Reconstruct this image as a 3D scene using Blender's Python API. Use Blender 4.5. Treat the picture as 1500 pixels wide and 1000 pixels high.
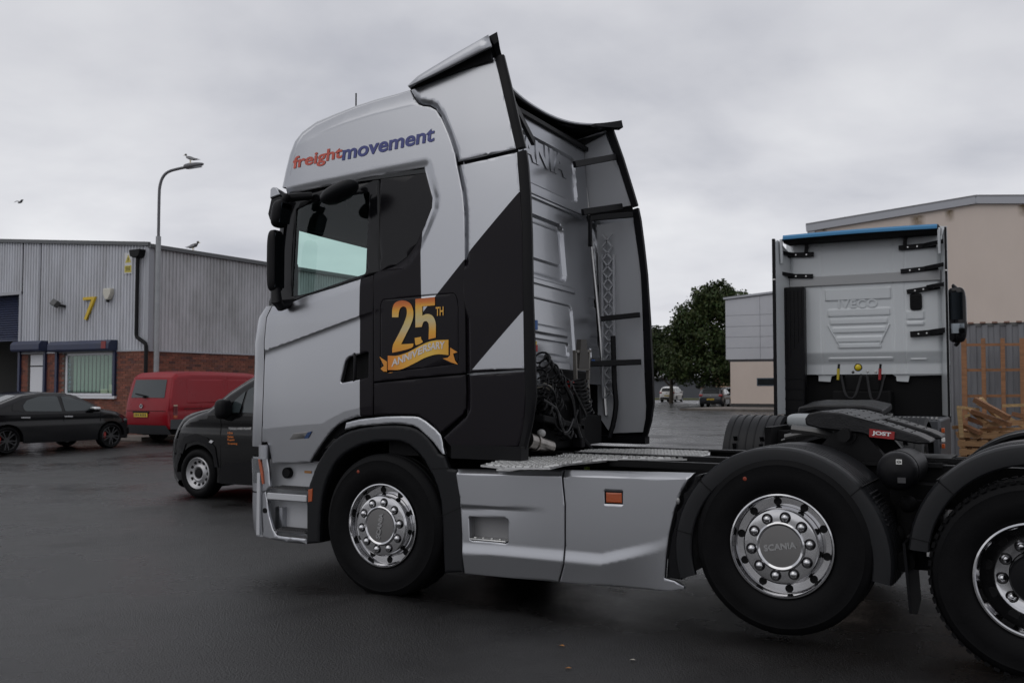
import bpy, bmesh, math, random
import numpy as np
from math import sin, cos, pi, radians, sqrt
from mathutils import Vector, Matrix
from mathutils.geometry import delaunay_2d_cdt
random.seed(7)
for o in list(bpy.data.objects): bpy.data.objects.remove(o)
SC = bpy.context.scene
COL = SC.collection
# ------------------------------------------------------------------ camera, sky, light, exposure
F_PX, YAW, HORIZON = 1433.73, 0.512, 567.3          # focal length in photo pixels, heading, horizon row
CAM = np.array([4.2565, -5.6865, 1.4673])
PITCH = math.atan((HORIZON-500)/F_PX)
cam_d = bpy.data.cameras.new('camera'); cam = bpy.data.objects.new('camera', cam_d); COL.objects.link(cam)
cam.location = CAM; cam.rotation_euler = (pi/2+PITCH, 0, YAW)
cam_d.sensor_width = 23.5; cam_d.lens = 23.5*F_PX/1500
cam_d.clip_start = 0.1; cam_d.clip_end = 3000
cam_d.dof.use_dof = True; cam_d.dof.focus_distance = 6.6; cam_d.dof.aperture_fstop = 3.5
SC.camera = cam
SC.view_settings.view_transform = 'Standard'; SC.view_settings.look = 'None'
SC.view_settings.gamma = 1; SC.view_settings.use_curve_mapping = False; SC.view_settings.exposure = 0.0
SUN_ELEV, SUN_ROT = radians(50), radians(200)
world = bpy.data.worlds.new('World'); SC.world = world; world.use_nodes = True
def build_world():
    nt = world.node_tree; N = nt.nodes; L = nt.links; N.clear()
    out = N.new('ShaderNodeOutputWorld'); bg = N.new('ShaderNodeBackground')
    sky = N.new('ShaderNodeTexSky'); sky.sky_type = 'NISHITA'; sky.sun_disc = False
    sky.sun_elevation = SUN_ELEV; sky.sun_rotation = SUN_ROT; sky.dust_density = 3
    tc = N.new('ShaderNodeTexCoord'); sep = N.new('ShaderNodeSeparateXYZ')
    L.new(tc.outputs['Generated'], sep.inputs[0])
    def m(op, a, b=None, c=None):
        n = N.new('ShaderNodeMath'); n.operation = op
        for i, v in enumerate((a, b, c)):
            if v is None: continue
            if isinstance(v, (int, float)): n.inputs[i].default_value = v
            else: L.new(v, n.inputs[i])
        return n.outputs[0]
    up = m('MAXIMUM', sep.outputs[2], 0.0); den = m('ADD', up, 0.22)
    px = m('DIVIDE', sep.outputs[0], den); py = m('DIVIDE', sep.outputs[1], den)
    cmb = N.new('ShaderNodeCombineXYZ'); L.new(px, cmb.inputs[0]); L.new(py, cmb.inputs[1])
    n1 = N.new('ShaderNodeTexNoise'); n1.inputs['Scale'].default_value = 1.0; n1.inputs['Detail'].default_value = 6
    n1.inputs['Roughness'].default_value = 0.5; n1.inputs['Distortion'].default_value = 0.35
    L.new(cmb.outputs[0], n1.inputs['Vector'])
    n2 = N.new('ShaderNodeTexNoise'); n2.inputs['Scale'].default_value = 2.6; n2.inputs['Detail'].default_value = 5
    L.new(cmb.outputs[0], n2.inputs['Vector'])
    v = m('ADD', m('MULTIPLY', n1.outputs[0], 0.72), m('MULTIPLY', n2.outputs[0], 0.28))
    ramp = N.new('ShaderNodeValToRGB'); L.new(v, ramp.inputs[0])
    e = ramp.color_ramp.elements
    e[0].position = 0.36; e[0].color = (0.43, 0.44, 0.485, 1)
    e[1].position = 0.64; e[1].color = (0.685, 0.69, 0.712, 1)
    k = e.new(0.5); k.color = (0.57, 0.575, 0.61, 1)
    # soft brighter band of thinner cloud low down
    low = N.new('ShaderNodeMapRange'); low.inputs[1].default_value = 0.02; low.inputs[2].default_value = 0.30
    low.inputs[3].default_value = 1.16; low.inputs[4].default_value = 1.0
    L.new(sep.outputs[2], low.inputs[0])
    sc = N.new('ShaderNodeVectorMath'); sc.operation = 'SCALE'
    L.new(ramp.outputs[0], sc.inputs[0]); L.new(low.outputs[0], sc.inputs['Scale'])
    # the clear sky shows faintly through the overcast
    sk = N.new('ShaderNodeVectorMath'); sk.operation = 'SCALE'; sk.inputs['Scale'].default_value = 0.004
    L.new(sky.outputs[0], sk.inputs[0])
    ad = N.new('ShaderNodeVectorMath'); ad.operation = 'ADD'
    L.new(sc.outputs[0], ad.inputs[0]); L.new(sk.outputs[0], ad.inputs[1])
    # background strength 0.1: bring the cloud radiance to that scale
    s10 = N.new('ShaderNodeVectorMath'); s10.operation = 'SCALE'; s10.inputs['Scale'].default_value = 10.9
    L.new(ad.outputs[0], s10.inputs[0])
    L.new(s10.outputs[0], bg.inputs[0]); bg.inputs[1].default_value = 0.1
    L.new(bg.outputs[0], out.inputs[0])
build_world()
sun_d = bpy.data.lights.new('sun', 'SUN'); sun = bpy.data.objects.new('sun', sun_d); COL.objects.link(sun)
sun_d.energy = 0.5; sun_d.angle = radians(60); sun_d.color = (1, 0.98, 0.95)
sun.rotation_euler = (pi/2-SUN_ELEV, 0, pi-SUN_ROT); sun.location = (0, 0, 30)

# ------------------------------------------------------------------ picture measurements -> metres
_F = np.array([-sin(YAW)*cos(PITCH), cos(YAW)*cos(PITCH), sin(PITCH)])
_R = np.array([cos(YAW), sin(YAW), 0.0]); _U = np.cross(_R, _F)
def ray(px, py): return _F+(px-750)/F_PX*_R-(py-500)/F_PX*_U
def at_x(px, py, x): d = ray(px, py); return CAM+d*(x-CAM[0])/d[0]
def at_y(px, py, y): d = ray(px, py); return CAM+d*(y-CAM[1])/d[1]
def at_z(px, py, z=0.0): d = ray(px, py); return CAM+d*(z-CAM[2])/d[2]
def at_d(px, py, dist): return CAM+ray(px, py)*dist

# ------------------------------------------------------------------ materials
MATS = {}
def mat(name, col, rough=0.5, metal=0.0, coat=0.0, trans=0.0, noise=None, bump=None, emit=None, spec=None, ior=None):
    """noise=(scale, amount, [second colour]) colour variation; bump=(scale, strength)"""
    if name in MATS: return MATS[name]
    m = bpy.data.materials.new(name); m.use_nodes = True
    nt = m.node_tree; b = nt.nodes['Principled BSDF']; L = nt.links
    b.inputs['Base Color'].default_value = (*col, 1); b.inputs['Roughness'].default_value = rough
    b.inputs['Metallic'].default_value = metal; b.inputs['Coat Weight'].default_value = coat
    b.inputs['Coat Roughness'].default_value = 0.06; b.inputs['Transmission Weight'].default_value = trans
    if spec is not None: b.inputs['Specular IOR Level'].default_value = spec
    if ior: b.inputs['IOR'].default_value = ior
    if emit: b.inputs['Emission Color'].default_value = (*emit[0], 1); b.inputs['Emission Strength'].default_value = emit[1]
    tc = nt.nodes.new('ShaderNodeTexCoord')
    if noise:
        n = nt.nodes.new('ShaderNodeTexNoise'); n.inputs['Scale'].default_value = noise[0]; n.inputs['Detail'].default_value = 8
        n.inputs['Roughness'].default_value = 0.62
        L.new(tc.outputs['Object'], n.inputs['Vector'])
        r = nt.nodes.new('ShaderNodeValToRGB'); L.new(n.outputs[0], r.inputs[0])
        a = noise[1]; c2 = noise[2] if len(noise) > 2 else tuple(min(1, c*(1+a)) for c in col)
        c1 = tuple(c*(1-a) for c in col)
        r.color_ramp.elements[0].position = 0.3; r.color_ramp.elements[0].color = (*c1, 1)
        r.color_ramp.elements[1].position = 0.7; r.color_ramp.elements[1].color = (*c2, 1)
        L.new(r.outputs[0], b.inputs['Base Color'])
        mr = nt.nodes.new('ShaderNodeMapRange'); L.new(n.outputs[0], mr.inputs[0])
        mr.inputs[1].default_value = .3; mr.inputs[2].default_value = .7
        mr.inputs[3].default_value = max(0, rough-.07); mr.inputs[4].default_value = min(1, rough+.07)
        L.new(mr.outputs[0], b.inputs['Roughness'])
    if bump:
        n = nt.nodes.new('ShaderNodeTexNoise'); n.inputs['Scale'].default_value = bump[0]; n.inputs['Detail'].default_value = 6
        L.new(tc.outputs['Object'], n.inputs['Vector'])
        bp = nt.nodes.new('ShaderNodeBump'); bp.inputs['Strength'].default_value = bump[1]; bp.inputs['Distance'].default_value = 0.01
        L.new(n.outputs[0], bp.inputs['Height']); L.new(bp.outputs[0], b.inputs['Normal'])
    MATS[name] = m
    return m
def glass(name, col, rough=0.0, alpha_dark=None):
    """thin architectural / car glass: tinted see-through plus a mirror layer"""
    if name in MATS: return MATS[name]
    m = bpy.data.materials.new(name); m.use_nodes = True; nt = m.node_tree; N = nt.nodes; L = nt.links
    N.remove(N['Principled BSDF']); out = N['Material Output']
    t = N.new('ShaderNodeBsdfTransparent'); t.inputs[0].default_value = (*col, 1)
    g = N.new('ShaderNodeBsdfGlossy'); g.inputs['Roughness'].default_value = rough; g.inputs[0].default_value = (.9, .95, .95, 1)
    f = N.new('ShaderNodeFresnel'); ge = N.new('ShaderNodeNewGeometry'); mr = N.new('ShaderNodeMapRange')
    mr.inputs[3].default_value = 1.5; mr.inputs[4].default_value = 1/1.5            # the same reflection from either side of the sheet
    L.new(ge.outputs['Backfacing'], mr.inputs[0]); L.new(mr.outputs[0], f.inputs[0])
    mx = N.new('ShaderNodeMixShader'); L.new(f.outputs[0], mx.inputs[0]); L.new(t.outputs[0], mx.inputs[1]); L.new(g.outputs[0], mx.inputs[2])
    L.new(mx.outputs[0], out.inputs[0]); MATS[name] = m
    return m

silver = mat('silver_paint', (.405, .414, .435), .29, .95, .3)
black_plastic = mat('black_plastic', (.005, .005, .006), .42, bump=(240, .08), spec=.16)
grey_plastic = mat('dark_grey_plastic', (.0085, .009, .0105), .42, bump=(240, .06), spec=.22)
black_gloss = mat('gloss_black', (.005, .005, .006), .12, spec=.3)
black_matt = mat('matt_black', (.004, .004, .0045), .75, spec=.2)
rubber = mat('tyre_rubber', (.0042, .0042, .0047), .6, noise=(9, .25), bump=(60, .12), spec=.10)
chrome = mat('polished_alloy', (.58, .58, .59), .10, 1.0)
brushed = mat('brushed_alloy', (.27, .265, .26), .30, 1.0)
steel = mat('galvanised_steel', (.66, .66, .65), .34, .9, noise=(22, .12))
guard_plastic = mat('guard_plastic', (.0095, .010, .0115), .40, bump=(240, .06), spec=.28)
chassis = mat('chassis_black', (.004, .004, .0045), .5, noise=(6, .3), spec=.2)
lens_orange = mat('orange_lens', (.36, .065, .010), .18, coat=.4, bump=(160, .3))
lens_red = mat('red_lens', (.28, .01, .012), .15, coat=.5)
lens_clear = mat('clear_lens', (.16, .17, .18), .08, .6, coat=.6)
glass_cab = glass('cab_glass', (.78, .93, .88))
glass_dark = mat('dark_glass', (.012, .016, .018), .05, coat=.3)
white_p = mat('white_plastic', (.62, .62, .60), .4)

# ------------------------------------------------------------------ mesh helpers
class MB:
    def __init__(s): s.v = []; s.f = []
    def add(s, vs, fs):
        n = len(s.v); s.v += [tuple(map(float, p)) for p in vs]; s.f += [tuple(i+n for i in f) for f in fs]; return s
    def box(s, c, d, rot=None):
        hx, hy, hz = d[0]/2, d[1]/2, d[2]/2
        P = [Vector((x*hx, y*hy, z*hz)) for x in (-1, 1) for y in (-1, 1) for z in (-1, 1)]
        if rot is not None: P = [rot @ p for p in P]
        c = Vector(c)
        return s.add([p+c for p in P], [(0, 1, 3, 2), (4, 6, 7, 5), (0, 4, 5, 1), (2, 3, 7, 6), (0, 2, 6, 4), (1, 5, 7, 3)])
    def span(s, a, b):
        return s.box([(a[i]+b[i])/2 for i in range(3)], [abs(b[i]-a[i]) for i in range(3)])
    def beam(s, p, q, w, h, up=(0, 0, 1)):
        p, q = Vector(p), Vector(q); x = (q-p); L = x.length; x.normalize(); u = Vector(up)
        y = u.cross(x)
        if y.length < 1e-4: y = Vector((0, 1, 0)).cross(x)
        y.normalize(); z = x.cross(y)
        return s.box((p+q)/2, (L, w, h), Matrix((x, y, z)).transposed())
    def cyl(s, p, q, r0, r1=None, n=16, cap=True):
        r1 = r0 if r1 is None else r1
        p, q = Vector(p), Vector(q); z = (q-p).normalized(); a = Vector((1, 0, 0)) if abs(z.x) < .9 else Vector((0, 1, 0))
        x = z.cross(a).normalized(); y = z.cross(x); V = []
        for k in range(n):
            t = 2*pi*k/n; d = x*cos(t)+y*sin(t); V += [p+d*r0, q+d*r1]
        Fs = [(2*k, 2*((k+1) % n), 2*((k+1) % n)+1, 2*k+1) for k in range(n)]
        if cap: Fs += [tuple(2*k for k in range(n))[::-1], tuple(2*k+1 for k in range(n))]
        return s.add(V, Fs)
    def tube(s, pts, r, n=10, closed=False, cap=True):
        P = [Vector(p) for p in pts]; m = len(P); V = []; prev = None
        for i in range(m):
            if closed: t = P[(i+1) % m]-P[i-1]
            else: t = P[min(i+1, m-1)]-P[max(i-1, 0)]
            t.normalize()
            if prev is None:
                a = Vector((0, 0, 1)) if abs(t.z) < .9 else Vector((1, 0, 0)); x = t.cross(a).normalized()
            else:
                x = prev-t*prev.dot(t)
                if x.length < 1e-6: x = t.cross(Vector((0, 0, 1)))
                x.normalize()
            prev = x; y = t.cross(x); rr = r[i] if isinstance(r, (list, tuple)) else r
            V += [P[i]+(x*cos(2*pi*k/n)+y*sin(2*pi*k/n))*rr for k in range(n)]
        Fs = []
        for i in range(m if closed else m-1):
            j = (i+1) % m
            for k in range(n): Fs.append((i*n+k, i*n+(k+1) % n, j*n+(k+1) % n, j*n+k))
        if cap and not closed: Fs += [tuple(range(n))[::-1], tuple((m-1)*n+k for k in range(n))]
        return s.add(V, Fs)
    def lathe(s, prof, c, axis='y', n=48, closed=False):
        """prof: list of (radius, distance along the axis)"""
        V = []; m = len(prof)
        for k in range(n):
            t = 2*pi*k/n
            for r, d in prof:
                if axis == 'y': V.append((c[0]+r*cos(t), c[1]+d, c[2]+r*sin(t)))
                elif axis == 'z': V.append((c[0]+r*cos(t), c[1]+r*sin(t), c[2]+d))
                else: V.append((c[0]+d, c[1]+r*cos(t), c[2]+r*sin(t)))
        Fs = []
        for k in range(n):
            k2 = (k+1) % n
            for i in range(m if closed else m-1):
                i2 = (i+1) % m; Fs.append((k*m+i, k*m+i2, k2*m+i2, k2*m+i))
        return s.add(V, Fs)
    def prism(s, poly, f0, f1):
        """poly: 2D points; f0, f1 map (u, v) -> 3D for the two faces"""
        n = len(poly); V = [f0(*p) for p in poly]+[f1(*p) for p in poly]
        return s.add(V, [tuple(range(n))[::-1], tuple(range(n, 2*n))]+[(i, (i+1) % n, n+(i+1) % n, n+i) for i in range(n)])
    def grid(s, nu, nv, fn, wrap=False):
        V = [fn(i, j) for i in range(nu) for j in range(nv)]
        return s.add(V, [(i*nv+j, i*nv+j+1, (i+1)*nv+j+1, (i+1)*nv+j) for i in range(nu-1) for j in range(nv-1)])
    def sphere(s, c, r, n=16, m=10, sc=(1, 1, 1)):
        V = [(c[0]+r*sc[0]*sin(pi*i/m)*cos(2*pi*k/n), c[1]+r*sc[1]*sin(pi*i/m)*sin(2*pi*k/n), c[2]+r*sc[2]*cos(pi*i/m)) for i in range(m+1) for k in range(n)]
        return s.add(V, [(i*n+k, (i+1)*n+k, (i+1)*n+(k+1) % n, i*n+(k+1) % n) for i in range(m) for k in range(n)])
    def mirror_y(s, yc): 
        s.v = [(x, 2*yc-y, z) for x, y, z in s.v]; s.f = [tuple(reversed(f)) for f in s.f]; return s
    def build(s, name, m, parent=None, ang=35, bevel=None, flip_fix=True, loc=None):
        me = bpy.data.meshes.new(name); V = s.v
        if loc is not None: V = [(x-loc[0], y-loc[1], z-loc[2]) for x, y, z in V]
        me.from_pydata(V, [], s.f); me.update()
        if flip_fix:
            bm = bmesh.new(); bm.from_mesh(me); bmesh.ops.remove_doubles(bm, verts=bm.verts, dist=1e-5)
            bmesh.ops.recalc_face_normals(bm, faces=bm.faces); bm.to_mesh(me); bm.free()
        me.shade_smooth(); me.set_sharp_from_angle(angle=radians(ang))
        return link(name, me, m, parent, bevel, loc)
def link(name, me, m, parent=None, bevel=None, loc=None):
    if m is not None:
        me.materials.clear()
        for q in (m if isinstance(m, (list, tuple)) else [m]): me.materials.append(q)
    o = bpy.data.objects.new(name, me); COL.objects.link(o)
    if loc is not None: o.location = loc
    if parent is not None: o.parent = parent
    if bevel:
        b = o.modifiers.new('bevel', 'BEVEL'); b.width = bevel; b.segments = 2; b.limit_method = 'ANGLE'; b.angle_limit = radians(40)
        b.harden_normals = False
    return o
def tag(o, label=None, cat=None, group=None, kind=None):
    if label: o['label'] = label
    if cat: o['category'] = cat
    if group: o['group'] = group
    if kind: o['kind'] = kind
    return o
def thing(name, label, cat, loc=(0, 0, 0), rz=0.0, group=None):
    o = bpy.data.objects.new(name, None); COL.objects.link(o); o.location = loc; o.rotation_euler = (0, 0, rz)
    o.empty_display_size = .2
    return tag(o, label, cat, group)
def copy_tree(o, parent=None):
    c = o.copy(); COL.objects.link(c)
    if parent is not None: c.parent = parent
    for ch in list(o.children): copy_tree(ch, c)
    return c

def inside(P, poly):
    P = np.asarray(P); poly = np.asarray(poly); x, y = P[:, 0], P[:, 1]; r = np.zeros(len(P), bool)
    n = len(poly)
    for i in range(n):
        x0, y0 = poly[i]; x1, y1 = poly[(i+1) % n]
        if y0 == y1: continue
        c = ((y0 > y) != (y1 > y)) & (x < (x1-x0)*(y-y0)/(y1-y0)+x0); r ^= c
    return r
def seg_dist(P, poly, closed=True):
    P = np.asarray(P, float); poly = np.asarray(poly, float); best = np.full(len(P), 1e9)
    n = len(poly)
    for i in range(n if closed else n-1):
        a = poly[i]; b = poly[(i+1) % n]; d = b-a; L = d@d
        if L < 1e-12: continue
        t = np.clip(((P-a)@d)/L, 0, 1); q = a+t[:, None]*d
        best = np.minimum(best, np.hypot(P[:, 0]-q[:, 0], P[:, 1]-q[:, 1]))
    return best
def area(p):
    p = np.asarray(p); return 0.5*np.sum(p[:, 0]*np.roll(p[:, 1], -1)-np.roll(p[:, 0], -1)*p[:, 1])
def inset(poly, d):
    p = np.asarray(poly, float)
    if area(p) < 0: p = p[::-1]
    e = np.roll(p, -1, 0)-p; e /= np.maximum(np.linalg.norm(e, axis=1), 1e-9)[:, None]
    nrm = np.stack([-e[:, 1], e[:, 0]], 1)
    n0 = np.roll(nrm, 1, 0); b = n0+nrm; l = np.linalg.norm(b, axis=1); b /= np.maximum(l, 1e-6)[:, None]
    k = 1/np.maximum((b*nrm).sum(1), .5)
    return p+b*(d*k)[:, None]
def smooth(pts, n=3, closed=False):
    """Catmull-Rom through the points"""
    P = [np.array(p, float) for p in pts]; m = len(P); out = []
    for i in range(m if closed else m-1):
        p1, p2 = P[i], P[(i+1) % m]
        p0 = P[i-1] if (i > 0 or closed) else 2*p1-p2
        p3 = P[(i+2) % m] if (i+2 < m or closed) else 2*p2-p1
        for k in range(n):
            t = k/n
            out.append(.5*((2*p1)+(p2-p0)*t+(2*p0-5*p1+4*p2-p3)*t*t+(3*p1-p0-3*p2+p3)*t**3))
    if not closed: out.append(P[-1])
    return [tuple(p) for p in out]
def rounded(poly, r, n=4):
    """round the corners of a polygon"""
    P = [np.array(p, float) for p in poly]; m = len(P); out = []
    for i in range(m):
        a, b, c = P[i-1], P[i], P[(i+1) % m]; ri = r[i] if isinstance(r, (list, tuple)) else r
        u = a-b; v = c-b; lu, lv = np.linalg.norm(u), np.linalg.norm(v); q = min(ri, lu*.45, lv*.45)
        if q < 1e-4: out.append(tuple(b)); continue
        s, e = b+u/lu*q, b+v/lv*q
        for k in range(n+1):
            t = k/n; out.append(tuple((1-t)**2*s+2*t*(1-t)*b+t*t*e))
    return out
def skin(name, poly, Y, m, parent, thick=.02, edge=.0, step=.05, holes=(), crease=(), gap=0.0, side=-1, off=0.0, yc=1.15, mirror=False, ang=32, plane='xz', emb=None):
    """curved sheet: polygon in (x,z) filled with triangles and pushed to y = Y(x,z)+off; outer face looks to -y (side=-1)"""
    poly = inset(poly, gap) if gap else np.asarray(poly, float)
    if area(poly) < 0: poly = poly[::-1]
    hs = [np.asarray(inset(h, -gap) if gap else h, float) for h in holes]
    V = []; E = []
    def loop(p, closed=True):
        n0 = len(V); V.extend([Vector((q[0], q[1])) for q in p]); n = len(p)
        E.extend([(n0+i, n0+(i+1) % n) for i in range(n if closed else n-1)])
    loop(poly)
    for h in hs: loop(h)
    extra = []
    if edge:
        for k in (.35, 1.0):
            for b in [poly]+hs:
                q = inset(b, edge*k) if b is poly else inset(b, -edge*k)
                extra += [tuple(x) for x in q]
    x0, z0 = poly.min(0); x1, z1 = poly.max(0)
    gx = np.arange(x0+step/2, x1, step); gz = np.arange(z0+step/2, z1, step)
    G = np.array([(x+((j % 2)-.5)*step*.5, z) for j, z in enumerate(gz) for x in gx]) if len(gx) and len(gz) else np.zeros((0, 2))
    if emb: G = np.vstack([G, emb]) if len(G) else np.asarray(emb)
    if len(extra): G = np.vstack([G, np.array(extra)]) if len(G) else np.array(extra)
    bnds = [poly]+hs
    if len(G):
        ok = inside(G, poly)
        for h in hs: ok &= ~inside(G, h)
        G = G[ok]
    if len(G):
        d = np.min([seg_dist(G, b) for b in bnds], axis=0); G = G[d > (edge*.30 if edge else step*.3)]
    for c in crease:
        c = np.asarray(c, float)
        if len(G): G = G[seg_dist(G, c, False) > .006]
        loop(c, False)
    V.extend([Vector((q[0], q[1])) for q in G])
    vs, es, fs, *_ = delaunay_2d_cdt(V, E, [], 0, 1e-5, False)
    P = np.array([(v.x, v.y) for v in vs]); T = np.array([tuple(f)[:3] for f in fs])
    cen = P[T].mean(1); ok = inside(cen, poly)
    for h in hs: ok &= ~inside(cen, h)
    T = T[ok]
    sgn = 1 if side < 0 else -1
    def total(Q):
        r = np.asarray(Y(Q[:, 0], Q[:, 1]), float)*np.ones(len(Q))+off
        if edge:
            t = np.clip(np.min([seg_dist(Q, b) for b in bnds], axis=0)/edge, 0, 1)
            r = r+sgn*edge*.8*(1-np.sqrt(np.maximum(0, 1-(1-t)**2)))
        return r
    y = total(P)
    a = P[T[:, 1]]-P[T[:, 0]]; b = P[T[:, 2]]-P[T[:, 0]]; ccw = (a[:, 0]*b[:, 1]-a[:, 1]*b[:, 0]) > 0
    T = np.where(ccw[:, None], T, T[:, ::-1])           # ccw in (x,z) looks to -y
    if side > 0: T = T[:, ::-1]
    n = len(P); verts = np.stack([P[:, 0], y, P[:, 1]], 1); faces = [tuple(t) for t in T]
    if thick:
        cnt = {}
        for t in T:
            for i in range(3):
                e = (t[i], t[(i+1) % 3]); k = (min(e), max(e)); cnt[k] = None if k in cnt else e
        bv = {}; more = []
        for e in cnt.values():
            if e is None: continue
            for q in e:
                if q not in bv: bv[q] = n+len(more); more.append((verts[q][0], verts[q][1]+sgn*thick, verts[q][2]))
            faces.append((e[1], e[0], bv[e[0]], bv[e[1]]))
        if more: verts = np.vstack([verts, np.array(more)])
    if mirror:
        verts = verts.copy(); verts[:, 1] = 2*yc-verts[:, 1]; faces = [tuple(reversed(f)) for f in faces]
    me = bpy.data.meshes.new(name); me.from_pydata([tuple(map(float, v)) for v in verts], [], [tuple(int(i) for i in f) for f in faces]); me.update()
    me.shade_smooth()
    # shading normals from the surface itself, so that thin triangles leave no ripples
    Q = (P[T]*.86+P[T].mean(1)[:, None, :]*.14).reshape(-1, 2); h = .0012
    gx = (total(Q+[h, 0])-total(Q-[h, 0]))/(2*h); gz = (total(Q+[0, h])-total(Q-[0, h]))/(2*h)
    nn = np.stack([gx*sgn, -np.ones(len(Q))*sgn, gz*sgn], 1); nn /= np.linalg.norm(nn, axis=1)[:, None]
    if mirror: nn[:, 1] *= -1; nn = nn.reshape(-1, 3, 3)[:, ::-1].reshape(-1, 3)
    LN = np.zeros((len(me.loops), 3)); LN[:len(nn)] = nn
    for pi_ in range(len(T), len(me.polygons)):
        pl = me.polygons[pi_]
        for li in pl.loop_indices: LN[li] = pl.normal
    me.normals_split_custom_set([tuple(q) for q in LN])
    return link(name, me, m, parent)
def strip(name, pts, nrm, B, m, parent, yc, n=14, ex=3.0, smax=1.0, off=0.0, yof=None, ang=40, back=False):
    """sheet across a vehicle from the left outline (x, y, z) to its mirror image, bulging outward by B"""
    S = [-math.copysign(1-(1-abs(cos(pi*k/n)))**1.5, cos(pi*k/n)) for k in range(n+1)]
    V = []
    for i, p in enumerate(pts):
        b = B[i] if isinstance(B, (list, tuple)) else B
        for s in S:
            q = s*smax; g = b*max(0, 1-abs(q)**ex)**(1/ex)+off
            V.append((p[0]+nrm[i][0]*g, yc+(yc-p[1])*q, p[2]+nrm[i][1]*g))
    k = n+1; Fs = [(i*k+j, i*k+j+1, (i+1)*k+j+1, (i+1)*k+j) for i in range(len(pts)-1) for j in range(n)]
    mb = MB(); mb.add(V, Fs)
    return mb.build(name, m, parent, ang, flip_fix=False)
def outline_normals(p2):
    p = np.asarray(p2, float); t = np.gradient(p, axis=0); t /= np.maximum(np.linalg.norm(t, axis=1), 1e-9)[:, None]
    return np.stack([t[:, 1], -t[:, 0]], 1)
def text_mesh(txt, size=1.0, bold=0.0, shear=0.0, extrude=0.0, spacing=1.0, align='LEFT', res=4):
    c = bpy.data.curves.new('t', 'FONT'); c.body = txt; c.size = size; c.offset = bold; c.shear = shear; c.extrude = extrude
    c.space_character = spacing; c.align_x = align; c.resolution_u = res
    o = bpy.data.objects.new('t', c); COL.objects.link(o); bpy.context.view_layer.update()
    me = bpy.data.meshes.new_from_object(o.evaluated_get(bpy.context.evaluated_depsgraph_get()))
    bpy.data.objects.remove(o); bpy.data.curves.remove(c)
    return me
def text_on(name, txt, fn, m, parent, fit=None, **kw):
    """lettering laid on a surface: fn(u, v, w) -> 3D, u,v in 0..1 over the text's bounding box when fit"""
    me = text_mesh(txt, **kw); co = np.array([v.co for v in me.vertices])
    if fit:
        lo = co[:, :2].min(0); hi = co[:, :2].max(0); co[:, 0] = (co[:, 0]-lo[0])/(hi[0]-lo[0])
        co[:, 1] = (co[:, 1]-lo[1])/(hi[1]-lo[1])
    for v, c in zip(me.vertices, co): v.co = fn(c[0], c[1], c[2])
    me.update()
    return link(name, me, m, parent)
# =================================================================== GROUND
def asphalt():
    m = bpy.data.materials.new('wet_asphalt'); m.use_nodes = True; nt = m.node_tree; N = nt.nodes; L = nt.links; b = N['Principled BSDF']
    tc = N.new('ShaderNodeTexCoord')
    def noise(s, d=6, r=.6):
        n = N.new('ShaderNodeTexNoise'); n.inputs['Scale'].default_value = s; n.inputs['Detail'].default_value = d; n.inputs['Roughness'].default_value = r
        L.new(tc.outputs['Object'], n.inputs['Vector']); return n.outputs[0]
    def ramp(v, a, ca, c, cc):
        r = N.new('ShaderNodeValToRGB'); L.new(v, r.inputs[0]); e = r.color_ramp.elements
        e[0].position, e[0].color, e[1].position, e[1].color = a, (*ca, 1), c, (*cc, 1); return r.outputs[0]
    big = noise(.30, 5); mid = noise(1.6, 6); fine = noise(120, 3, .7)
    c1 = ramp(fine, .35, (.0020, .0019, .0020), .72, (.0110, .0103, .0104)); c2 = ramp(mid, .35, (.7, .69, .69), .7, (1.15, 1.13, 1.12))
    mx = N.new('ShaderNodeMix'); mx.data_type = 'RGBA'; mx.blend_type = 'MULTIPLY'; mx.inputs[0].default_value = 1; L.new(c1, mx.inputs[6]); L.new(c2, mx.inputs[7])
    mb_ = ramp(noise(.55, 4), .52, (0, 0, 0), .75, (.7, .7, .7)); br = N.new('ShaderNodeMix'); br.data_type = 'RGBA'; L.new(mb_, br.inputs[0]); L.new(mx.outputs[2], br.inputs[6])
    bm = N.new('ShaderNodeMix'); bm.data_type = 'RGBA'; bm.blend_type = 'MULTIPLY'; bm.inputs[0].default_value = 1; L.new(mx.outputs[2], bm.inputs[6]); bm.inputs[7].default_value = (1.18, .88, .76, 1); L.new(bm.outputs[2], br.inputs[7]); L.new(br.outputs[2], b.inputs['Base Color'])
    ad = N.new('ShaderNodeMath'); ad.operation = 'MULTIPLY_ADD'; L.new(mid, ad.inputs[0]); ad.inputs[1].default_value = .35; L.new(big, ad.inputs[2])
    wet = N.new('ShaderNodeMapRange'); L.new(ad.outputs[0], wet.inputs[0]); wet.inputs[1].default_value = .52; wet.inputs[2].default_value = .82; wet.inputs[3].default_value = .10; wet.inputs[4].default_value = .50
    L.new(wet.outputs[0], b.inputs['Roughness']); b.inputs['Specular IOR Level'].default_value = .72
    vor = N.new('ShaderNodeTexVoronoi'); vor.inputs['Scale'].default_value = 78; L.new(tc.outputs['Object'], vor.inputs['Vector'])
    h = N.new('ShaderNodeMath'); h.operation = 'MULTIPLY_ADD'; L.new(fine, h.inputs[0]); h.inputs[1].default_value = 1.6; L.new(vor.outputs[0], h.inputs[2])
    bp = N.new('ShaderNodeBump'); bs = N.new('ShaderNodeMapRange'); L.new(ad.outputs[0], bs.inputs[0]); bs.inputs[1].default_value = .52; bs.inputs[2].default_value = .82; bs.inputs[3].default_value = .22; bs.inputs[4].default_value = .85; L.new(bs.outputs[0], bp.inputs['Strength']); bp.inputs['Distance'].default_value = .009; L.new(h.outputs[0], bp.inputs['Height']); L.new(bp.outputs[0], b.inputs['Normal'])
    return m
asph = asphalt()
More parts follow.
